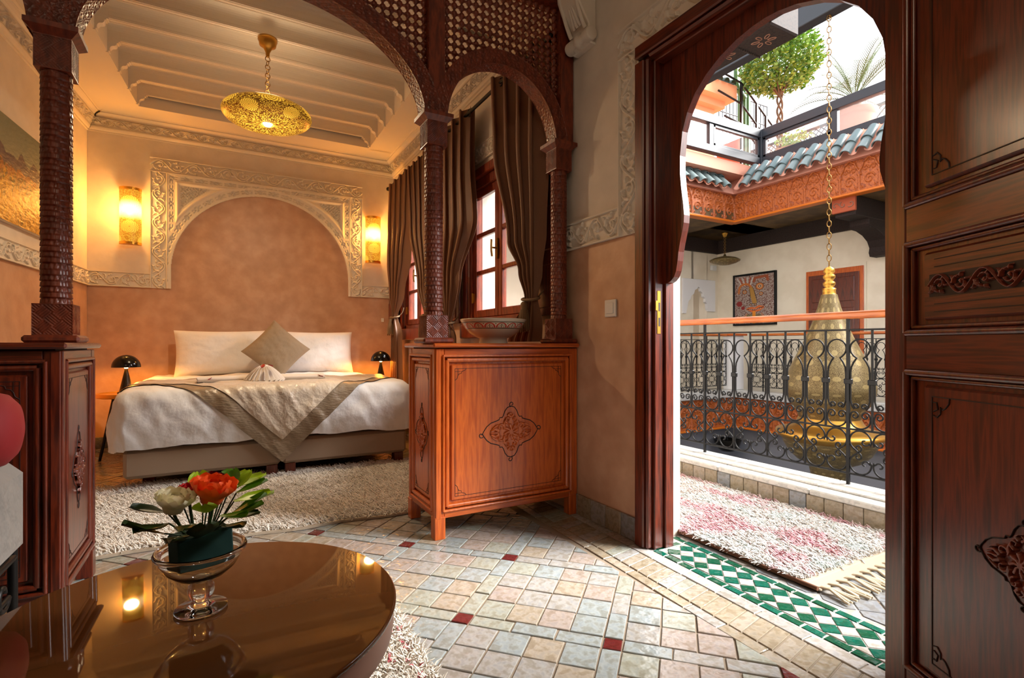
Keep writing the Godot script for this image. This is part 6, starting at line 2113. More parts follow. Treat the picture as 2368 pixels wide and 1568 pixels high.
func fascia_module() -> ArrayMesh:
	if mats.has("fascia_mesh"): return mats["fascia_mesh"]
	var w := 0.27
	var h := 0.46
	var f := Field.new(w, h, 0.0055)
	f.d.fill(0.25)
	f.seg(Vector2(0, 0.02), Vector2(0.0, 0.24), 0.022, 0.018); f.seg(Vector2(w, 0.02), Vector2(w, 0.24), 0.022, 0.018)
	var lobes := []
	for k in 25:
		var u := k / 24.0
		var a := PI * (1.0 - u)
		lobes.append(Vector2(w * 0.5 + (w * 0.44 + 0.012 * sin(u * PI * 7.0)) * cos(a), 0.23 + (0.19 + 0.014 * cos(u * PI * 8.0)) * sin(a)))
	f.line(lobes, 0.016, 0.016)
	f.line(spiral(Vector2(w * 0.5, 0.15), 0.075, 0.015, 0.3, 9.0, 30), 0.012, 0.008, 0.7)
	f.line(spiral(Vector2(w * 0.32, 0.29), 0.04, 0.01, 0.0, 6.0, 16), 0.01, 0.007, 0.7)
	f.line(spiral(Vector2(w * 0.68, 0.29), 0.04, 0.01, PI, PI - 6.0, 16), 0.01, 0.007, 0.7)
	for e in [Vector2(0.03, 0.42), Vector2(0.24, 0.42), Vector2(0.05, 0.06), Vector2(0.22, 0.06), Vector2(0.135, 0.37)]:
		for q in 5: f.seg(e, e + Vector2.from_angle(q * TAU / 5) * 0.026, 0.009, 0.004, 0.6)
	f.seg(Vector2(0, 0.008), Vector2(w, 0.008), 0.014, 0.014); f.seg(Vector2(0, h - 0.008), Vector2(w, h - 0.008), 0.016, 0.016)
	mats["fascia_mesh"] = MB.new().relief(f, 0.035).done()
	return mats["fascia_mesh"]

func fascia(parent: Node3D, a: Vector3, d: Vector3, length: float, hscale: float) -> void:
	var m := roundi(length / 0.27)
	var nrm := d.cross(Vector3.UP)
	var xs := []
	for k in m:
		xs.append(Transform3D(Basis(d * (length / m / 0.27), Vector3.UP * hscale, nrm), a + d * (length * k / m)))
	many("carved_arches", fascia_module(), mats["cedar"], xs, [], parent)

func cover_tile() -> ArrayMesh:      # half round roof tile, running down +z
	if mats.has("cover_tile"): return mats["cover_tile"]
	var b := MB.new()
	for s in 2:
		var pts := PackedVector3Array()
		for j in 3:
			var z := lerpf(0.0, 0.30, j / 2.0)
			var r := lerpf(0.066, 0.082, j / 2.0) - 0.012 * s
			for i in 13:
				var a := PI * (i / 12.0) if s == 0 else PI * (1.0 - i / 12.0)
				pts.append(Vector3(r * cos(a), r * sin(a), z))
		var rev := PackedVector3Array()
		for j in 3:
			for i in 13: rev.append(pts[j * 13 + 12 - i])
		b.grid(rev, 12, 2)
	for i in 12:
		var a := PI * i / 12.0; var c := PI * (i + 1) / 12.0
		b.quad(Vector3(0.07 * cos(a), 0.07 * sin(a), 0.30), Vector3(0.082 * cos(a), 0.082 * sin(a), 0.30), Vector3(0.082 * cos(c), 0.082 * sin(c), 0.30), Vector3(0.07 * cos(c), 0.07 * sin(c), 0.30))
	mats["cover_tile"] = b.done()
	return mats["cover_tile"]

func pan_tile() -> ArrayMesh:
	if mats.has("pan_tile"): return mats["pan_tile"]
	var pts := PackedVector3Array()
	for j in 2:
		for i in 9:
			var a := PI + PI * (i / 8.0)
			pts.append(Vector3(0.06 * cos(a), 0.045 * sin(a) + 0.045, lerpf(-0.3, 0.31, j)))
	mats["pan_tile"] = MB.new().grid(pts, 8, 1).done()
	return mats["pan_tile"]

func roof_row(t: Node3D, a: Vector3, d: Vector3, out: Vector3, n: int, pitch: float) -> void:
	var slope := (out * 0.30 + Vector3.DOWN * 0.33).normalized()
	var up := slope.cross(d)
	if up.y < 0.0: up = -up
	var dx := up.cross(slope)
	for k in n:
		for q in 2:
			var p := a + d * (pitch * (k + 0.5)) - slope * (0.30 + 0.24 * q) + up * (0.004 + 0.012 * q)
			var o := put("roof_tile", cover_tile(), mats[["glaze_tile", "glaze_tile_dark", "glaze_tile"][(k * 3 + q) % 3]], t)
			o.transform = Transform3D(Basis(dx, up, slope) * Basis(Vector3.UP, rng.randf_range(-0.04, 0.04)), p)
		var o2 := put("pan_tile", pan_tile(), mats["pink_mortar"], t)
		o2.transform = Transform3D(Basis(dx, up, slope), a + d * (pitch * k) - slope * 0.30 - up * 0.02)

func make_outdoor_materials() -> void:
	skin("marble", ramp_tex("marble", 0.014, [[0.3, Color(0.72, 0.71, 0.68)], [0.5, Color(0.76, 0.755, 0.73)], [0.62, Color(0.66, 0.655, 0.64)], [0.7, Color(0.76, 0.75, 0.73)]], 512, 5), 0.25, Vector3.ONE * 1.2, {}, true)
	skin("painted_wood", ramp_tex("painted_wood", 0.05, [[0.35, Color(0.10, 0.065, 0.05)], [0.5, Color(0.20, 0.11, 0.08)], [0.65, Color(0.15, 0.12, 0.10)]], 512, 4), 0.8, Vector3.ONE * 1.5, {}, true)
	wood("rail_wood", Color(0.58, 0.27, 0.08), Color(0.78, 0.43, 0.16), Vector3(0.5, 6, 6), 0.3, 0.4)
	mat("motif_paint", Color(0.55, 0.38, 0.30), 0.6)
	mat("fringe_wool", Color(0.78, 0.72, 0.62), 0.95)
	skin("court_plaster", ramp_tex("court", 0.008, [[0.3, Color(0.87, 0.82, 0.73)], [0.7, Color(0.90, 0.855, 0.77)]], 512, 4), 0.9, Vector3.ONE * 0.5, {}, true)
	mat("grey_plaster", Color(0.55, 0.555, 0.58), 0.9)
	mat("white_plaster", Color(0.86, 0.85, 0.84), 0.8)
	skin("olive_soffit", ramp_tex("soffit", 0.01, [[0.3, Color(0.30, 0.22, 0.12)], [0.7, Color(0.42, 0.32, 0.18)]], 256, 4), 0.6, Vector3.ONE * 0.8, {}, true)
	mat("glaze_tile", Color(0.42, 0.48, 0.48), 0.3)
	mat("glaze_tile_dark", Color(0.34, 0.42, 0.43), 0.3)
	mat("pink_mortar", Color(0.80, 0.56, 0.47), 0.9)
	mat("peach", Color(0.90, 0.66, 0.50), 0.9)
	mat("orange_wall", Color(0.86, 0.42, 0.17), 0.9)
	mat("terracotta", Color(0.66, 0.32, 0.20), 0.85)
	mat("clay_pot", Color(0.62, 0.47, 0.38), 0.9)
	mat("amber_lip", Color(0.80, 0.42, 0.09), 0.4)
	var f := 512
	var im := pierced(f, f, [Vector3(130, 130, 60), Vector3(390, 130, 60), Vector3(260, 320, 60), Vector3(0, 320, 60), Vector3(511, 320, 60)], 21, Color(0.33, 0.26, 0.14), Color(0.78, 0.69, 0.46), 0.13)
	mat("lantern_brass", Color.WHITE, 0.4, {"metallic": 0.35, "albedo_texture": ImageTexture.create_from_image(im), "uv1_scale": Vector3(7, 6, 1)})

func face_canvas() -> ImageTexture:
	var w := 320
	var h := 448
	var im := Image.create(w, h, false, Image.FORMAT_RGB8)
	var nz := noise("paint", 0.02, 4)
	for y in h:
		for x in w:
			var v := nz.get_noise_2d(x * 2.0, y * 2.5)
			var c := Color(0.55, 0.47, 0.43).lerp(Color(0.38, 0.20, 0.15), smoothstep(-0.15, 0.25, v))
			if nz.get_noise_2d(x * 6.0 + 99.0, y * 6.0) > 0.22: c = Color(0.78, 0.74, 0.70)
			im.set_pixel(x, y, c)
	var ink := Color(0.10, 0.06, 0.05)
	var oc := Color(0.72, 0.40, 0.16)
	var ol := func(pts: Array, r: float, c: Color) -> void:
		for k in pts.size() - 1:
			for q in 24:
				var p: Vector2 = pts[k].lerp(pts[k + 1], q / 24.0)
				dab(im, p.x, p.y, r, c)
	for k in 7:
		ol.call([Vector2(60 + k * 12, 90), Vector2(20 + k * 22, 20)], 5, Color(0.62, 0.28, 0.16) if k % 2 else Color(0.75, 0.70, 0.66))
	ol.call(spiral(Vector2(88, 128), 50, 50, PI, TAU, 20), 9, oc)
	ol.call([Vector2(138, 128), Vector2(152, 200), Vector2(165, 250)], 18, Color(0.66, 0.48, 0.20))
	ol.call([Vector2(124, 130), Vector2(130, 200), Vector2(128, 262), Vector2(182, 268)], 2, ink)
	ol.call([Vector2(150, 110), Vector2(172, 180), Vector2(188, 262)], 2, ink)
	ol.call([Vector2(38, 128), Vector2(34, 160)], 9, oc)
	for e in [[205, 110, 34], [84, 152, 20], [216, 178, 18], [132, 272, 11], [172, 272, 11]]:
		dab(im, e[0], e[1], e[2], ink); dab(im, e[0], e[1], e[2] - 3, oc); dab(im, e[0], e[1], e[2] * 0.55, Color(0.80, 0.66, 0.5)); dab(im, e[0], e[1], e[2] * 0.38, Color(0.35, 0.18, 0.1)); dab(im, e[0], e[1], e[2] * 0.16, Color(0.85, 0.8, 0.72))
	ol.call([Vector2(160, 60), Vector2(168, 30), Vector2(262, 22), Vector2(268, 60)], 11, Color(0.58, 0.28, 0.14))
	ol.call([Vector2(108, 312), Vector2(140, 302), Vector2(166, 312), Vector2(200, 292), Vector2(232, 300)], 10, Color(0.80, 0.40, 0.18))
	ol.call([Vector2(108, 312), Vector2(150, 336), Vector2(200, 326), Vector2(234, 300)], 9, Color(0.80, 0.40, 0.18))
	ol.call([Vector2(104, 314), Vector2(140, 318), Vector2(168, 322), Vector2(205, 308), Vector2(236, 298)], 3, ink)
	for k in 7: dab(im, 128 + k * 14, 317 - (3 if k > 3 else 0) * (k - 3) * 0.6, 3, Color(0.9, 0.88, 0.84))
	for k in 80:
		ol.call([Vector2(100 + k * 1.2 - k * 0.5, 360 + k), Vector2(100 - k * 0.5 + 10, 360 + k), Vector2(220 + k * 0.5, 360 + k)], 1.2, Color(0.33, 0.35, 0.12))
	ol.call([Vector2(160, 345), Vector2(160, 440)], 13, Color(0.86, 0.52, 0.10))
	ol.call([Vector2(100, 360), Vector2(56, 440)], 8, Color(0.66, 0.45, 0.34)); ol.call([Vector2(222, 360), Vector2(268, 440)], 8, Color(0.66, 0.45, 0.34))
	for e in [[40, 260, 24], [70, 300, 16]]: dab(im, e[0], e[1], e[2], Color(0.52, 0.10, 0.08))
	ol.call(spiral(Vector2(244, 250), 22, 3, 0, 9, 30), 2, Color(0.4, 0.25, 0.25))
	return ImageTexture.create_from_image(im)

func build_courtyard() -> void:
	var t: Node3D
	# far gallery: floors, walls, ceilings
	t = thing("floor", "gallery floor across the courtyard, edged by a white ledge", "floor", Vector3.ZERO, 0, "", "structure")
	put("slab", MB.new().box(Vector3(8.85, -0.1, -2.0), Vector3(1.2, 0.2, 12.0)).done(), mats["tile_stone"], t)
	put("slab", MB.new().box(Vector3(5.6, -0.1, -7.1), Vector3(7.6, 0.2, 1.4)).done(), mats["tile_stone"], t)
	put("ledge", MB.new().box(Vector3(8.19, 0.065, -1.8), Vector3(0.30, 0.13, 8.9), 0.01).done(), mats["marble"], t)
	put("ledge", MB.new().box(Vector3(5.6, 0.065, -6.37), Vector3(5.4, 0.13, 0.30), 0.01).done(), mats["marble"], t)
	var w := lit_wall("wall_opposite", "beige plaster wall across the courtyard with a painting and a brown door", Vector3(9.5, 1.5, -2.0), Vector3(0.2, 3.6, 13.0), "court_plaster")
	w = thing("wall_far", "beige plaster wall at the far end of the courtyard with a scalloped white doorway", "wall", Vector3.ZERO, 0, "", "structure")
	var b := MB.new()
	b.box(Vector3(5.4, 1.5, -7.8), Vector3(6.5, 3.2, 0.2))
	b.box(Vector3(9.28, 1.5, -7.8), Vector3(0.46, 3.2, 0.2))
	b.box(Vector3(8.84, 2.75, -7.8), Vector3(0.5, 0.9, 0.2))
	put("plaster", b.done(), mats["court_plaster"], w)
	put("passage", MB.new().box(Vector3(8.85, 1.2, -9.0), Vector3(1.2, 3.0, 0.1)).done(), mats["court_plaster"], w)
	var poly := PackedVector2Array([Vector2(8.30, 1.60), Vector2(8.30, 2.33), Vector2(9.28, 2.33), Vector2(9.28, 1.66), Vector2(9.06, 1.66), Vector2(9.03, 1.72), Vector2(9.02, 1.82), Vector2(8.97, 1.86), Vector2(8.97, 1.93), Vector2(8.91, 1.97), Vector2(8.90, 2.04), Vector2(8.83, 2.08), Vector2(8.81, 2.15), Vector2(8.75, 2.17), Vector2(8.73, 2.13), Vector2(8.66, 2.10), Vector2(8.63, 2.02), Vector2(8.56, 1.98), Vector2(8.53, 1.90), Vector2(8.47, 1.86), Vector2(8.44, 1.75), Vector2(8.40, 1.60)])
	put("carved_arch", MB.new().prism(poly, -7.72, -7.66, 0.004).done(), mats["white_plaster"], w)
	t = thing("ceiling", "brown painted ceiling of the gallery across the courtyard with dark frieze", "ceiling", Vector3.ZERO, 0, "", "structure")
	put("boards", MB.new().box(Vector3(8.8, 3.27, -2.0), Vector3(1.3, 0.16, 13.0)).done(), mats["olive_soffit"], t)
	put("boards", MB.new().box(Vector3(5.6, 3.27, -7.05), Vector3(7.6, 0.16, 1.5)).done(), mats["olive_soffit"], t)
	put("frieze", MB.new().box(Vector3(9.36, 3.06, -2.0), Vector3(0.08, 0.30, 13.0), 0.01).done(), mats["painted_wood"], t)
	put("frieze", MB.new().box(Vector3(5.6, 3.06, -7.66), Vector3(7.6, 0.30, 0.08), 0.01).done(), mats["painted_wood"], t)
	# carved cedar bands, upper and lower
	for e in [[3.19, "trim_13", "carved orange cedar band of small arches under the tiled eaves"], [-0.52, "trim_14", "carved orange cedar band under the gallery floor across the courtyard"]]:
		t = thing(e[1], e[2], "carved band", Vector3.ZERO, 0, "", "structure")
		var y: float = e[0]
		fascia(t, Vector3(8.14, y, -6.33), Vector3(0, 0, 1), 9.2, 1.1)
		fascia(t, Vector3(2.9, y, -6.31), Vector3(1, 0, 0), 5.24, 1.1)
		put("backing", MB.new().box(Vector3(8.20, y + 0.25, -1.75), Vector3(0.1, 0.5, 9.2)).done(), mats["cedar"], t)
		put("backing", MB.new().box(Vector3(5.5, y + 0.25, -6.38), Vector3(5.4, 0.5, 0.1)).done(), mats["cedar"], t)
		put("lip", MB.new().box(Vector3(8.15, y - 0.015, -1.75), Vector3(0.16, 0.035, 9.2), 0.008).done(), mats["amber_lip"], t)
		put("lip", MB.new().box(Vector3(5.5, y - 0.015, -6.33), Vector3(5.4, 0.035, 0.16), 0.008).done(), mats["amber_lip"], t)
	# tiled eaves
	t = thing("roof", "eaves of half round green grey glazed tiles along the courtyard, bedded in pink mortar", "roof", Vector3.ZERO, 0, "", "structure")
	roof_row(t, Vector3(7.96, 3.72, -6.10), Vector3(0, 0, 1), Vector3(-1, 0, 0), 26, 0.215)
	roof_row(t, Vector3(4.4, 3.72, -6.16), Vector3(1, 0, 0), Vector3(0, 0, 1), 17, 0.205)
	put("mortar_bed", MB.new().prism(PackedVector2Array([Vector2(8.03, 3.66), Vector2(8.36, 4.06), Vector2(8.60, 4.25), Vector2(9.0, 4.25), Vector2(9.0, 3.66)]), -6.5, 2.9).done(), mats["pink_mortar"], t)
	b = MB.new()
	b.xf = Transform3D(Basis(Vector3(0, 0, -1), Vector3.UP, Vector3.RIGHT), Vector3.ZERO)
	b.prism(PackedVector2Array([Vector2(6.23, 3.66), Vector2(6.56, 4.06), Vector2(6.8, 4.20), Vector2(7.2, 4.20), Vector2(7.2, 3.66)]), 2.5, 8.9)
	put("mortar_bed", b.done(), mats["pink_mortar"], t)
	# lower storey
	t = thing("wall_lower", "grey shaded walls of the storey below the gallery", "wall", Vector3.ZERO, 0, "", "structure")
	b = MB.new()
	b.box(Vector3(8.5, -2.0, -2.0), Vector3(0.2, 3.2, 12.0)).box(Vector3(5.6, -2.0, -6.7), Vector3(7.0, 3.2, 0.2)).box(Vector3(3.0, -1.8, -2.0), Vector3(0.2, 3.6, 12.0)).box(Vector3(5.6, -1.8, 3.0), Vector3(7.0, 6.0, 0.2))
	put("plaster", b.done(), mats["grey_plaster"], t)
	t = thing("floor", "grey patio floor one storey below", "floor", Vector3.ZERO, 0, "", "structure")
	put("slab", MB.new().box(Vector3(5.7, -3.6, -2.0), Vector3(7.0, 0.2, 12.0)).done(), mats["tile_stone"], t)
	# pier, railings
	t = thing("corner_pier", "white square corner pier with a wooden cap between the far railings", "pier", Vector3(8.19, 0.13, -6.36))
	put("shaft", MB.new().box(Vector3(0, 0.49, 0), Vector3(0.25, 0.98, 0.25), 0.008).done(), mats["white_plaster"], t)
	put("cap", MB.new().box(Vector3(0, 1.0, 0), Vector3(0.34, 0.04, 0.34), 0.008).done(), mats["cab_h"], t)
	railing("iron railing across the courtyard below the framed face painting", Transform3D(Basis(Vector3(0, 0, -1), Vector3.UP, Vector3.RIGHT), Vector3(8.19, 0.0, 2.4)), 33, 0, 4, "")
	railing("iron railing at the far end of the courtyard left of the white pier", Transform3D(Basis(Vector3.RIGHT, Vector3.UP, Vector3.BACK), Vector3(3.4, 0.0, -6.36)), 18, 0, 4, "")
	# things on the far walls
	t = thing("face_painting", "black framed painting of a stylised face in rust, ochre and white across the courtyard", "painting", Vector3(9.38, 1.73, -6.795))
	t.rotation.y = -PI * 0.5
	put("frame", MB.new().box(Vector3(0, 0.338, 0), Vector3(0.97, 0.04, 0.05), 0.004).box(Vector3(0, -0.68, 0), Vector3(0.97, 0.04, 0.05), 0.004).box(Vector3(-0.465, -0.17, 0), Vector3(0.04, 1.02, 0.05), 0.004).box(Vector3(0.465, -0.17, 0), Vector3(0.04, 1.02, 0.05), 0.004).done(), mats["black_iron"], t)
	t.position.y = 2.04
	put("canvas", MB.new().box(Vector3(0, -0.17, 0), Vector3(0.90, 0.99, 0.02)).done(), mat("face_paint", Color.WHITE, 0.6, {"albedo_texture": face_canvas()}), t)
	t = thing("door_3", "brown wooden double door across the courtyard behind the brass lantern", "door", Vector3(9.39, 0, -5.22), -PI * 0.5, "", "structure")
	put("reveal", MB.new().box(Vector3(0, 1.17, 0.005), Vector3(1.04, 2.34, 0.03)).done(), mats["court_plaster"], t)
	put("frame", MB.new().box(Vector3(0, 1.14, 0.02), Vector3(0.98, 2.28, 0.04), 0.005).done(), mats["cab_v"], t)
	for k in 2:
		var lf := put("leaf", MB.new().box(Vector3(-0.22 + 0.44 * k, 1.10, 0.045), Vector3(0.42, 2.18, 0.03), 0.004).done(), mats["door_v"], t)
		for q in 4:
			put("panel", MB.new().box(Vector3(-0.22 + 0.44 * k, 0.32 + 0.53 * q, 0.064), Vector3(0.28, 0.42, 0.018), 0.007).done(), mats["door_v"], lf)
	tag(put("emergency_light", MB.new().box(Vector3(9.23, 2.60, -7.67), Vector3(0.15, 0.11, 0.06), 0.01).done(), mats["white_gloss"], null), "small white box light high in the far corner, below the far disc lamp", "light fitting")
	tag(put("wall_plaque", MB.new().box(Vector3(8.95, 1.33, -8.94), Vector3(0.28, 0.06, 0.03), 0.004).done(), mats["petal_red"], null), "small dark red plaque inside the far scalloped doorway", "plaque")
	t = thing("disc_lamp", "unlit pierced brass disc lamp hanging in the far corner of the gallery", "pendant lamp", Vector3(8.78, 0, -7.02))
	put("shade", MB.new().lathe([Vector2(0, 2.545), Vector2(0.1, 2.55), Vector2(0.22, 2.585), Vector2(0.285, 2.62), Vector2(0.29, 2.64), Vector2(0.22, 2.68), Vector2(0.1, 2.71), Vector2(0.03, 2.72), Vector2(0.02, 2.76), Vector2(0, 2.76)], 40).done(), mats["lantern_brass"], t)
	chain(t, Vector3(0, 2.76, 0), Vector3(0, 3.13, 0), 0.02, 0.004, mats["old_brass"])
	put("canopy", MB.new().lathe([Vector2(0, 3.10), Vector2(0.03, 3.11), Vector2(0.06, 3.17), Vector2(0.07, 3.19), Vector2(0, 3.19)], 20).done(), mats["brass"], t)
	# painted console and cross beam on the right
	t = thing("painted_console", "painted wooden ceiling beam end with a curved bracket, upper right above the brass lantern chain", "bracket", Vector3.ZERO)
	put("beam", MB.new().box(Vector3(8.8, 3.04, -4.42), Vector3(1.15, 0.30, 0.30), 0.01).done(), mats["painted_wood"], t)
	put("painted_end", MB.new().box(Vector3(8.20, 3.06, -4.42), Vector3(0.05, 0.22, 0.34), 0.008).done(), mats["terracotta"], t)
	for k in 3:
		var pth := []
		for p in spiral(Vector2(0, 0), 0.055, 0.01, k * 2.0, k * 2.0 + 5.0, 14): pth.append(Vector3(8.172, 3.06 + p.y, -4.53 + 0.11 * k + p.x))
		put("scroll_motif", MB.new().tube(pth, 0.008, 5).done(), mats["motif_paint"], t)
	poly = PackedVector2Array([Vector2(9.4, 2.38), Vector2(9.2, 2.38), Vector2(9.17, 2.44), Vector2(9.19, 2.52), Vector2(9.12, 2.62), Vector2(8.98, 2.70), Vector2(8.80, 2.75), Vector2(8.66, 2.76), Vector2(8.62, 2.80), Vector2(8.62, 2.90), Vector2(9.4, 2.90)])
	put("curved_bracket", MB.new().prism(poly, -4.56, -4.28, 0.008).done(), mats["painted_wood"], t)
	# the great lantern
	t = thing("hanging_lantern", "huge pear shaped pierced brass lantern hanging by a chain in the courtyard", "lantern", Vector3(5.3, 0, -3.0))
	put("pierced_body", MB.new().lathe([Vector2(0.27, 0.22), Vector2(0.285, 0.27), Vector2(0.35, 0.36), Vector2(0.392, 0.46), Vector2(0.40, 0.52), Vector2(0.383, 0.62), Vector2(0.335, 0.75), Vector2(0.27, 0.89), Vector2(0.205, 1.03), Vector2(0.15, 1.17), Vector2(0.105, 1.31), Vector2(0.07, 1.45)], 64).done(), mats["lantern_brass"], t)
	put("rim", MB.new().lathe([Vector2(0.42, 0.0), Vector2(0.475, 0.035), Vector2(0.488, 0.06), Vector2(0.475, 0.09), Vector2(0.40, 0.11), Vector2(0.33, 0.135), Vector2(0.295, 0.17), Vector2(0.27, 0.22)], 64).done(), mats["brass"], t)
	put("pierced_bowl", MB.new().lathe([Vector2(0, -0.43), Vector2(0.12, -0.43), Vector2(0.165, -0.34), Vector2(0.18, -0.27), Vector2(0.19, -0.245), Vector2(0.29, -0.20), Vector2(0.36, -0.13), Vector2(0.41, -0.04), Vector2(0.42, 0.0)], 64).done(), mats["lantern_brass"], t)
	put("finial", MB.new().lathe([Vector2(0.07, 1.45), Vector2(0.06, 1.455), Vector2(0.058, 1.49), Vector2(0.062, 1.51), Vector2(0.036, 1.52), Vector2(0.055, 1.55), Vector2(0.055, 1.57), Vector2(0.034, 1.59), Vector2(0.054, 1.62), Vector2(0.054, 1.64), Vector2(0.036, 1.66), Vector2(0.052, 1.68), Vector2(0.046, 1.71), Vector2(0.014, 1.73), Vector2(0, 1.735)], 28).done(), mats["brass"], t)
	chain(t, Vector3(0, 1.73, 0), Vector3(0, 4.25, 0), 0.019, 0.0045, mats["old_brass"], 1.7)
	t = thing("bowl_lamp", "small dark metal bowl lamp hanging one storey down, seen through the railing", "lamp", Vector3(7.95, 0, -6.30))
	put("bowl", MB.new().lathe([Vector2(0, -0.98), Vector2(0.12, -0.96), Vector2(0.2, -0.88), Vector2(0.24, -0.76), Vector2(0.22, -0.76), Vector2(0.1, -0.80), Vector2(0, -0.80)], 32).done(), mats["lamp_bronze"], t)
	chain(t, Vector3(0, -0.78, 0), Vector3(0, -0.56, 0), 0.022, 0.005, mats["black_iron"], 1.4)
	put("chain_arm", MB.new().tube([Vector3(0, -0.56, 0), Vector3(0.0, -0.56, -0.32)], 0.012, 8).done(), mats["black_iron"], t)
	# steel frame of the sliding roof
	t = thing("steel_roof_frame", "dark grey steel window frame with panes standing above the tiled eaves", "roof frame", Vector3.ZERO)
	var sf = mats["steel_frame"]
	for e in [[4.82, 0.15], [4.31, 0.12]]:
		put("rail", MB.new().box(Vector3(8.67, e[0], -2.15), Vector3(0.12, e[1], 8.1), 0.006).done(), sf, t)
		put("rail", MB.new().box(Vector3(6.3, e[0], -6.15), Vector3(4.86, e[1], 0.12), 0.006).done(), sf, t)
	put("post", MB.new().box(Vector3(8.67, 4.56, -6.15), Vector3(0.14, 0.64, 0.14), 0.006).done(), sf, t)
	for d in [4.81, 3.4, 2.0, 0.6]: put("mullion", MB.new().box(Vector3(8.67, 4.56, -d), Vector3(0.08, 0.4, 0.10), 0.004).done(), sf, t)
	for x in [7.31, 6.0, 4.7]: put("mullion", MB.new().box(Vector3(x, 4.56, -6.15), Vector3(0.10, 0.4, 0.08), 0.004).done(), sf, t)
	for k in 4:
		var z0: float = [6.08, 4.76, 3.35, 1.95][k]; var z1: float = [4.86, 3.45, 2.05, 0.65][k]
		put("pane", MB.new().box(Vector3(8.67, 4.56, -(z0 + z1) * 0.5), Vector3(0.006, 0.38, z0 - z1)).done(), mats["pane"], t)
		var bf := MB.new()
		for y in [4.40, 4.72]: bf.box(Vector3(8.66, y, -(z0 + z1) * 0.5), Vector3(0.05, 0.05, z0 - z1), 0.004)
		for z in [z0 - 0.03, z1 + 0.03]: bf.box(Vector3(8.66, 4.56, -z), Vector3(0.05, 0.36, 0.05), 0.004)
		if k != 1: put("sash", bf.done(), sf, t)
	for k in 3:
		var a: float = [7.36, 6.05, 4.75][k]; var c: float = [8.60, 7.26, 5.95][k]
		put("pane", MB.new().box(Vector3((a + c) * 0.5, 4.56, -6.15), Vector3(c - a, 0.38, 0.006)).done(), mats["pane"], t)
		if k == 0:
			var bf := MB.new()
			for y in [4.40, 4.72]: bf.box(Vector3((a + c) * 0.5, y, -6.14), Vector3(c - a, 0.05, 0.05), 0.004)
			for x in [a + 0.03, c - 0.03]: bf.box(Vector3(x, 4.56, -6.14), Vector3(0.05, 0.36, 0.05), 0.004)
			put("sash", bf.done(), sf, t)
	put("cross_beam", MB.new().box(Vector3(5.3, 4.36, -2.2), Vector3(0.14, 0.22, 8.4), 0.006).done(), sf, t)
	put("hook", MB.new().tube(v3([Vector2(0, 4.26), Vector2(0.02, 4.24), Vector2(0.012, 4.215), Vector2(-0.01, 4.22)], 5.3), 0.006, 6).done(), mats["old_brass"], t, Vector3(0, 0, -3.0))

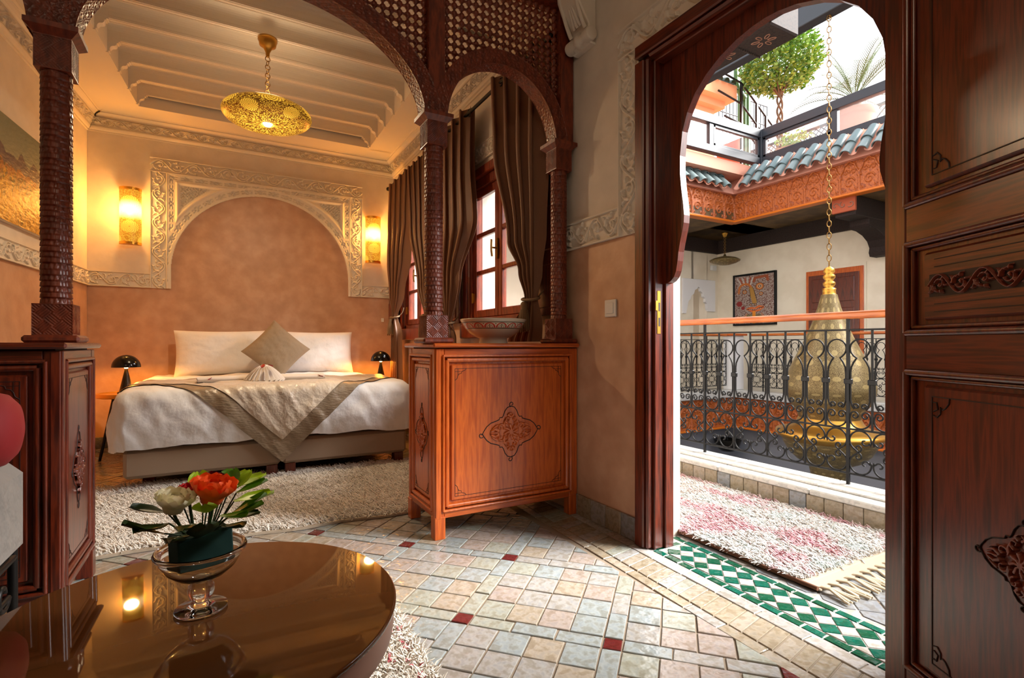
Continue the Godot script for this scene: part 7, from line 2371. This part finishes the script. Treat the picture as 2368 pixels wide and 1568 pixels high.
# ------------------------------------------------------------------ roof terrace
func build_terrace() -> void:
	var t := thing("floor", "roof terrace floor above the far gallery", "floor", Vector3.ZERO, 0, "", "structure")
	put("slab", MB.new().box(Vector3(13.6, 4.1, -6.0), Vector3(9.8, 0.2, 22.0)).done(), mats["pink_mortar"], t)
	put("slab", MB.new().box(Vector3(5.2, 4.1, -11.6), Vector3(7.0, 0.2, 10.9)).done(), mats["pink_mortar"], t)
	# clipped tree
	t = thing("topiary_tree", "round clipped green tree with a twisted trunk on the roof terrace", "tree", Vector3(10.5, 4.2, -6.99))
	var trunk := mat("bark", Color(0.42, 0.33, 0.25), 0.9)
	for k in 3:
		var p := []
		for i in 40:
			var u := i / 39.0
			var a := u * 16.0 + TAU * k / 3.0
			p.append(Vector3(0.05 * cos(a), 0.35 + 1.85 * u, 0.05 * sin(a)))
		p.append(Vector3(0.3 * cos(k * 2.1), 2.6, 0.3 * sin(k * 2.1)))
		put("trunk_strand", MB.new().tube(p, 0.032, 7, false, 0.02).done(), trunk, t)
	for k in 9:
		var a := TAU * k / 9.0
		put("branch", MB.new().tube([Vector3(0, 2.1, 0), Vector3(0.25 * cos(a), 2.5, 0.25 * sin(a)), Vector3(0.55 * cos(a), 2.75 + 0.2 * sin(k * 2.0), 0.55 * sin(a))], 0.02, 6, false, 0.007).done(), trunk, t)
	var xs := []
	var cs := []
	for k in 5200:
		var d := Vector3(rng.randfn(), rng.randfn(), rng.randfn()).normalized()
		var r := 0.80 * pow(rng.randf_range(0.25, 1.0), 0.33) * (1.0 + 0.12 * sin(d.x * 7.0) * sin(d.z * 6.0 + d.y * 5.0))
		var p := d * r * Vector3(1.0, 0.78, 1.0) + Vector3(0, 2.82, 0)
		if p.y < 2.22: continue
		var b := Basis(Vector3(rng.randfn(), rng.randfn(), rng.randfn()).normalized(), rng.randf() * TAU)
		xs.append(Transform3D(b.scaled(Vector3.ONE * rng.randf_range(0.75, 1.3)), p))
		cs.append(Color(0.06, 0.16, 0.02).lerp(Color(0.22, 0.36, 0.04), rng.randf()))
	many("foliage", petal_mesh(0.085, 0.045, 0.1), mat("foliage_green", Color.WHITE, 0.4, {"vertex_color_use_as_albedo": true, "backlight_enabled": true, "backlight": Color(0.3, 0.36, 0.1)}), xs, cs, t)
	put("pot", MB.new().lathe([Vector2(0, 0), Vector2(0.24, 0), Vector2(0.32, 0.36), Vector2(0.35, 0.38), Vector2(0.35, 0.44), Vector2(0.30, 0.44), Vector2(0.28, 0.40), Vector2(0, 0.40)], 28).done(), mats["terracotta"], t)
	# palm
	t = thing("potted_palm", "palm with feathery fronds in a big clay pot above the steel frame, right side", "palm", Vector3(10.0, 4.2, -5.21))
	put("pot", MB.new().lathe([Vector2(0, 0.0), Vector2(0.26, 0.0), Vector2(0.335, 0.85), Vector2(0.36, 0.86), Vector2(0.365, 0.95), Vector2(0.35, 0.96), Vector2(0.31, 0.95), Vector2(0.30, 0.86), Vector2(0, 0.86)], 40).done(), mats["clay_pot"], t)
	put("trunk", MB.new().lathe([Vector2(0, 0.86), Vector2(0.13, 0.86), Vector2(0.15, 0.98), Vector2(0.12, 1.12), Vector2(0.09, 1.24), Vector2(0, 1.28)], 14).done(), trunk, t)
	for k in 22:
		var a := TAU * k / 22.0 * 3.0 + 0.3
		var rise: float = [1.25, 0.85, 0.5, 0.2][k % 4]
		var l := rng.randf_range(0.85, 1.1)
		var path := []
		for i in 15:
			var u := i / 14.0
			var el := rise - u * u * (0.9 if rise < 1.0 else 0.45)
			path.append((path[-1] if i > 0 else Vector3(0, 1.2, 0)) + Vector3(cos(a) * cos(el), sin(el), sin(a) * cos(el)) * (l / 14.0))
		var b := MB.new()
		b.tube(path, 0.009, 5, false, 0.003)
		for i in range(3, 15):
			for half in 2:
				for s in [-1.0, 1.0]:
					var q: Vector3 = path[i] if half == 0 else (path[i] as Vector3).lerp(path[i - 1], 0.5)
					var tv: Vector3 = (path[i] - path[i - 1]).normalized()
					var sd = tv.cross(Vector3.UP).normalized() * s
					var ll := 0.26 * sin(PI * clampf(0.15 + 0.8 * i / 14.0, 0.0, 1.0)) + 0.04
					var e = q + (sd * 0.75 + tv * 0.7 + Vector3.UP * 0.25).normalized() * ll
					var n := tv * 0.007
					b.tri(q - n, q + n, e)
					b.tri(q + n, q - n, e + Vector3(0, -0.004, 0))
		put("frond", b.done(), mat("palm_green", Color(0.25, 0.34, 0.14), 0.5, {"backlight_enabled": true, "backlight": Color(0.2, 0.28, 0.08)}), t)
	# cactus
	t = thing("cactus", "tall ribbed green cactus behind the clipped tree", "cactus", Vector3(10.94, 4.2, -8.2))
	var pts := PackedVector3Array()
	for j in 30:
		var u := j / 29.0
		for i in 49:
			var a := TAU * i / 48.0
			var r := (0.13 + 0.012 * cos(a * 8.0)) * (1.0 if u < 0.93 else sqrt(maxf(0.0, 1.0 - pow((u - 0.93) / 0.07, 2.0))))
			pts.append(Vector3(r * cos(a), 3.2 * u, -r * sin(a)))
	var cg := mat("cactus_green", Color(0.22, 0.38, 0.20), 0.6)
	put("stem", MB.new().grid(pts, 48, 29, true).done(), cg, t)
	put("arm", MB.new().tube([Vector3(-0.12, 2.6, 0.1), Vector3(-0.32, 2.75, 0.1), Vector3(-0.42, 2.95, 0.1), Vector3(-0.42, 3.35, 0.1), Vector3(-0.34, 3.55, 0.1)], 0.07, 10, false, 0.04).done(), cg, t)
	for e in [[10.35, -8.15, 0.28, "terracotta pot beside the stair railing on the roof terrace", 1.55], [10.4, -9.6, 0.28, "rust coloured carved pot in front of the terrace balustrade", 2.3]]:
		t = thing("terracotta_pot", e[3], "pot", Vector3(e[0], 4.2, e[1]))
		put("body", MB.new().lathe([Vector2(0, 0), Vector2(e[2] * 0.7, 0), Vector2(e[2] * 1.05, e[4] * 0.5), Vector2(e[2] * 0.95, e[4] * 0.9), Vector2(e[2] * 1.02, e[4] * 0.92), Vector2(e[2] * 1.02, e[4]), Vector2(e[2] * 0.85, e[4]), Vector2(0, e[4] * 0.96)], 28).done(), mats["terracotta"], t)
	# terrace house
	t = thing("terrace_house", "peach plastered roof building with stepped cornice and green tile edge, on the terrace", "building", Vector3.ZERO)
	put("wall", MB.new().box(Vector3(7.0, 5.2, -9.0), Vector3(5.3, 2.1, 2.0)).done(), mats["peach"], t)
	put("cornice", MB.new().box(Vector3(7.05, 6.32, -8.95), Vector3(5.55, 0.16, 2.2)).done(), mats["peach"], t)
	put("cornice", MB.new().box(Vector3(7.1, 6.55, -8.9), Vector3(5.8, 0.32, 2.45)).done(), mats["peach"], t)
	put("lower_wall", MB.new().box(Vector3(6.2, 4.7, -7.9), Vector3(3.4, 1.0, 0.3)).done(), mats["orange_wall"], t)
	put("white_bracket", MB.new().prism(PackedVector2Array([Vector2(7.95, 5.2), Vector2(8.25, 5.2), Vector2(8.25, 4.5), Vector2(8.15, 4.45), Vector2(8.1, 4.6), Vector2(8.05, 4.9)]), -7.8, -7.6).done(), mats["white_plaster"], t)
	var gt := mat("green_roof", Color(0.10, 0.22, 0.15), 0.3)
	for k in 26:
		var o := put("roof_tile", cover_tile(), gt, t)
		o.transform = Transform3D(Basis(Vector3.RIGHT, 0.45), Vector3(4.4 + 0.215 * k, 6.80, -7.86))
	for k in 10:
		var o := put("roof_tile", cover_tile(), gt, t)
		o.transform = Transform3D(Basis(Vector3.UP, PI * 0.5) * Basis(Vector3.RIGHT, 0.45), Vector3(9.83, 6.80, -7.8 - 0.215 * k))
	# railings on the terrace
	t = thing("stair_railing", "black stair railing sloping down to the right on the roof terrace", "railing", Vector3.ZERO)
	var z := -7.6
	for e in [[Vector2(9.3, 6.86), Vector2(10.05, 6.76), Vector2(11.12, 6.05)], [Vector2(9.3, 6.42), Vector2(10.05, 6.30), Vector2(11.0, 5.65)], [Vector2(9.5, 5.92), Vector2(10.05, 5.85), Vector2(10.75, 5.35)]]:
		var p := []
		for q in e: p.append(Vector3(q.x, q.y, z))
		put("rail", MB.new().tube(p, 0.022, 6).done(), mats["black_iron"], t)
	for e in [[10.055, 6.76, 4.2], [10.58, 6.41, 4.2], [10.91, 6.19, 4.2]]:
		put("post", MB.new().box(Vector3(e[0], (e[1] + e[2]) * 0.5, z), Vector3(0.05, e[1] - e[2], 0.05)).done(), mats["black_iron"], t)
	t = thing("terrace_balustrade", "thin black balustrade of upright bars behind the terracotta pots on the roof", "railing", Vector3.ZERO)
	for y in [7.80, 7.25, 6.75]:
		put("rail", MB.new().tube([Vector3(11.6, y, -9.5), Vector3(13.7, y, -9.5)], 0.014, 6).done(), mats["black_iron"], t)
	for k in 15:
		put("bar", MB.new().tube([Vector3(11.65 + 0.145 * k, 4.2, -9.5), Vector3(11.65 + 0.145 * k, 7.8, -9.5)], 0.011, 6).done(), mats["black_iron"], t)
	t = thing("trellis_fence", "diagonal grey trellis fence seen through the steel frame on the roof", "fence", Vector3.ZERO)
	var tb := MB.new()
	for k in 26:
		var d := 5.6 + 0.125 * k
		tb.tube([Vector3(12.0, 5.2, -d), Vector3(12.0, 5.95, -d - 0.75)], 0.014, 4)
		tb.tube([Vector3(12.02, 5.2, -d - 0.75), Vector3(12.02, 5.95, -d)], 0.014, 4)
	put("lattice", tb.done(), mats["steel_frame"], t)
	for d in [5.6, 7.2, 8.9]:
		put("post", MB.new().box(Vector3(12.0, 5.09, -d), Vector3(0.06, 1.78, 0.06)).done(), mats["steel_frame"], t)
	put("rail", MB.new().box(Vector3(12.0, 5.97, -7.3), Vector3(0.06, 0.05, 3.4)).done(), mats["steel_frame"], t)
	t = thing("planter", "low clay planter with a leafy green bush behind the right pane of the steel frame", "planter", Vector3(9.75, 4.2, -6.2))
	put("pot", MB.new().lathe([Vector2(0, 0), Vector2(0.25, 0), Vector2(0.32, 0.5), Vector2(0.34, 0.56), Vector2(0.28, 0.56), Vector2(0, 0.5)], 24).done(), mats["clay_pot"], t)
	xs = []
	cs = []
	for k in 320:
		var d := Vector3(rng.randfn(), absf(rng.randfn()), rng.randfn()).normalized() * rng.randf_range(0.1, 0.42)
		xs.append(Transform3D(Basis(Vector3(rng.randfn(), rng.randfn(), rng.randfn()).normalized(), rng.randf() * TAU), d + Vector3(0, 0.55, 0)))
		cs.append(Color(0.14, 0.30, 0.05).lerp(Color(0.35, 0.50, 0.12), rng.randf()))
	many("foliage", petal_mesh(0.085, 0.045, 0.1), mats["foliage_green"], xs, cs, t)
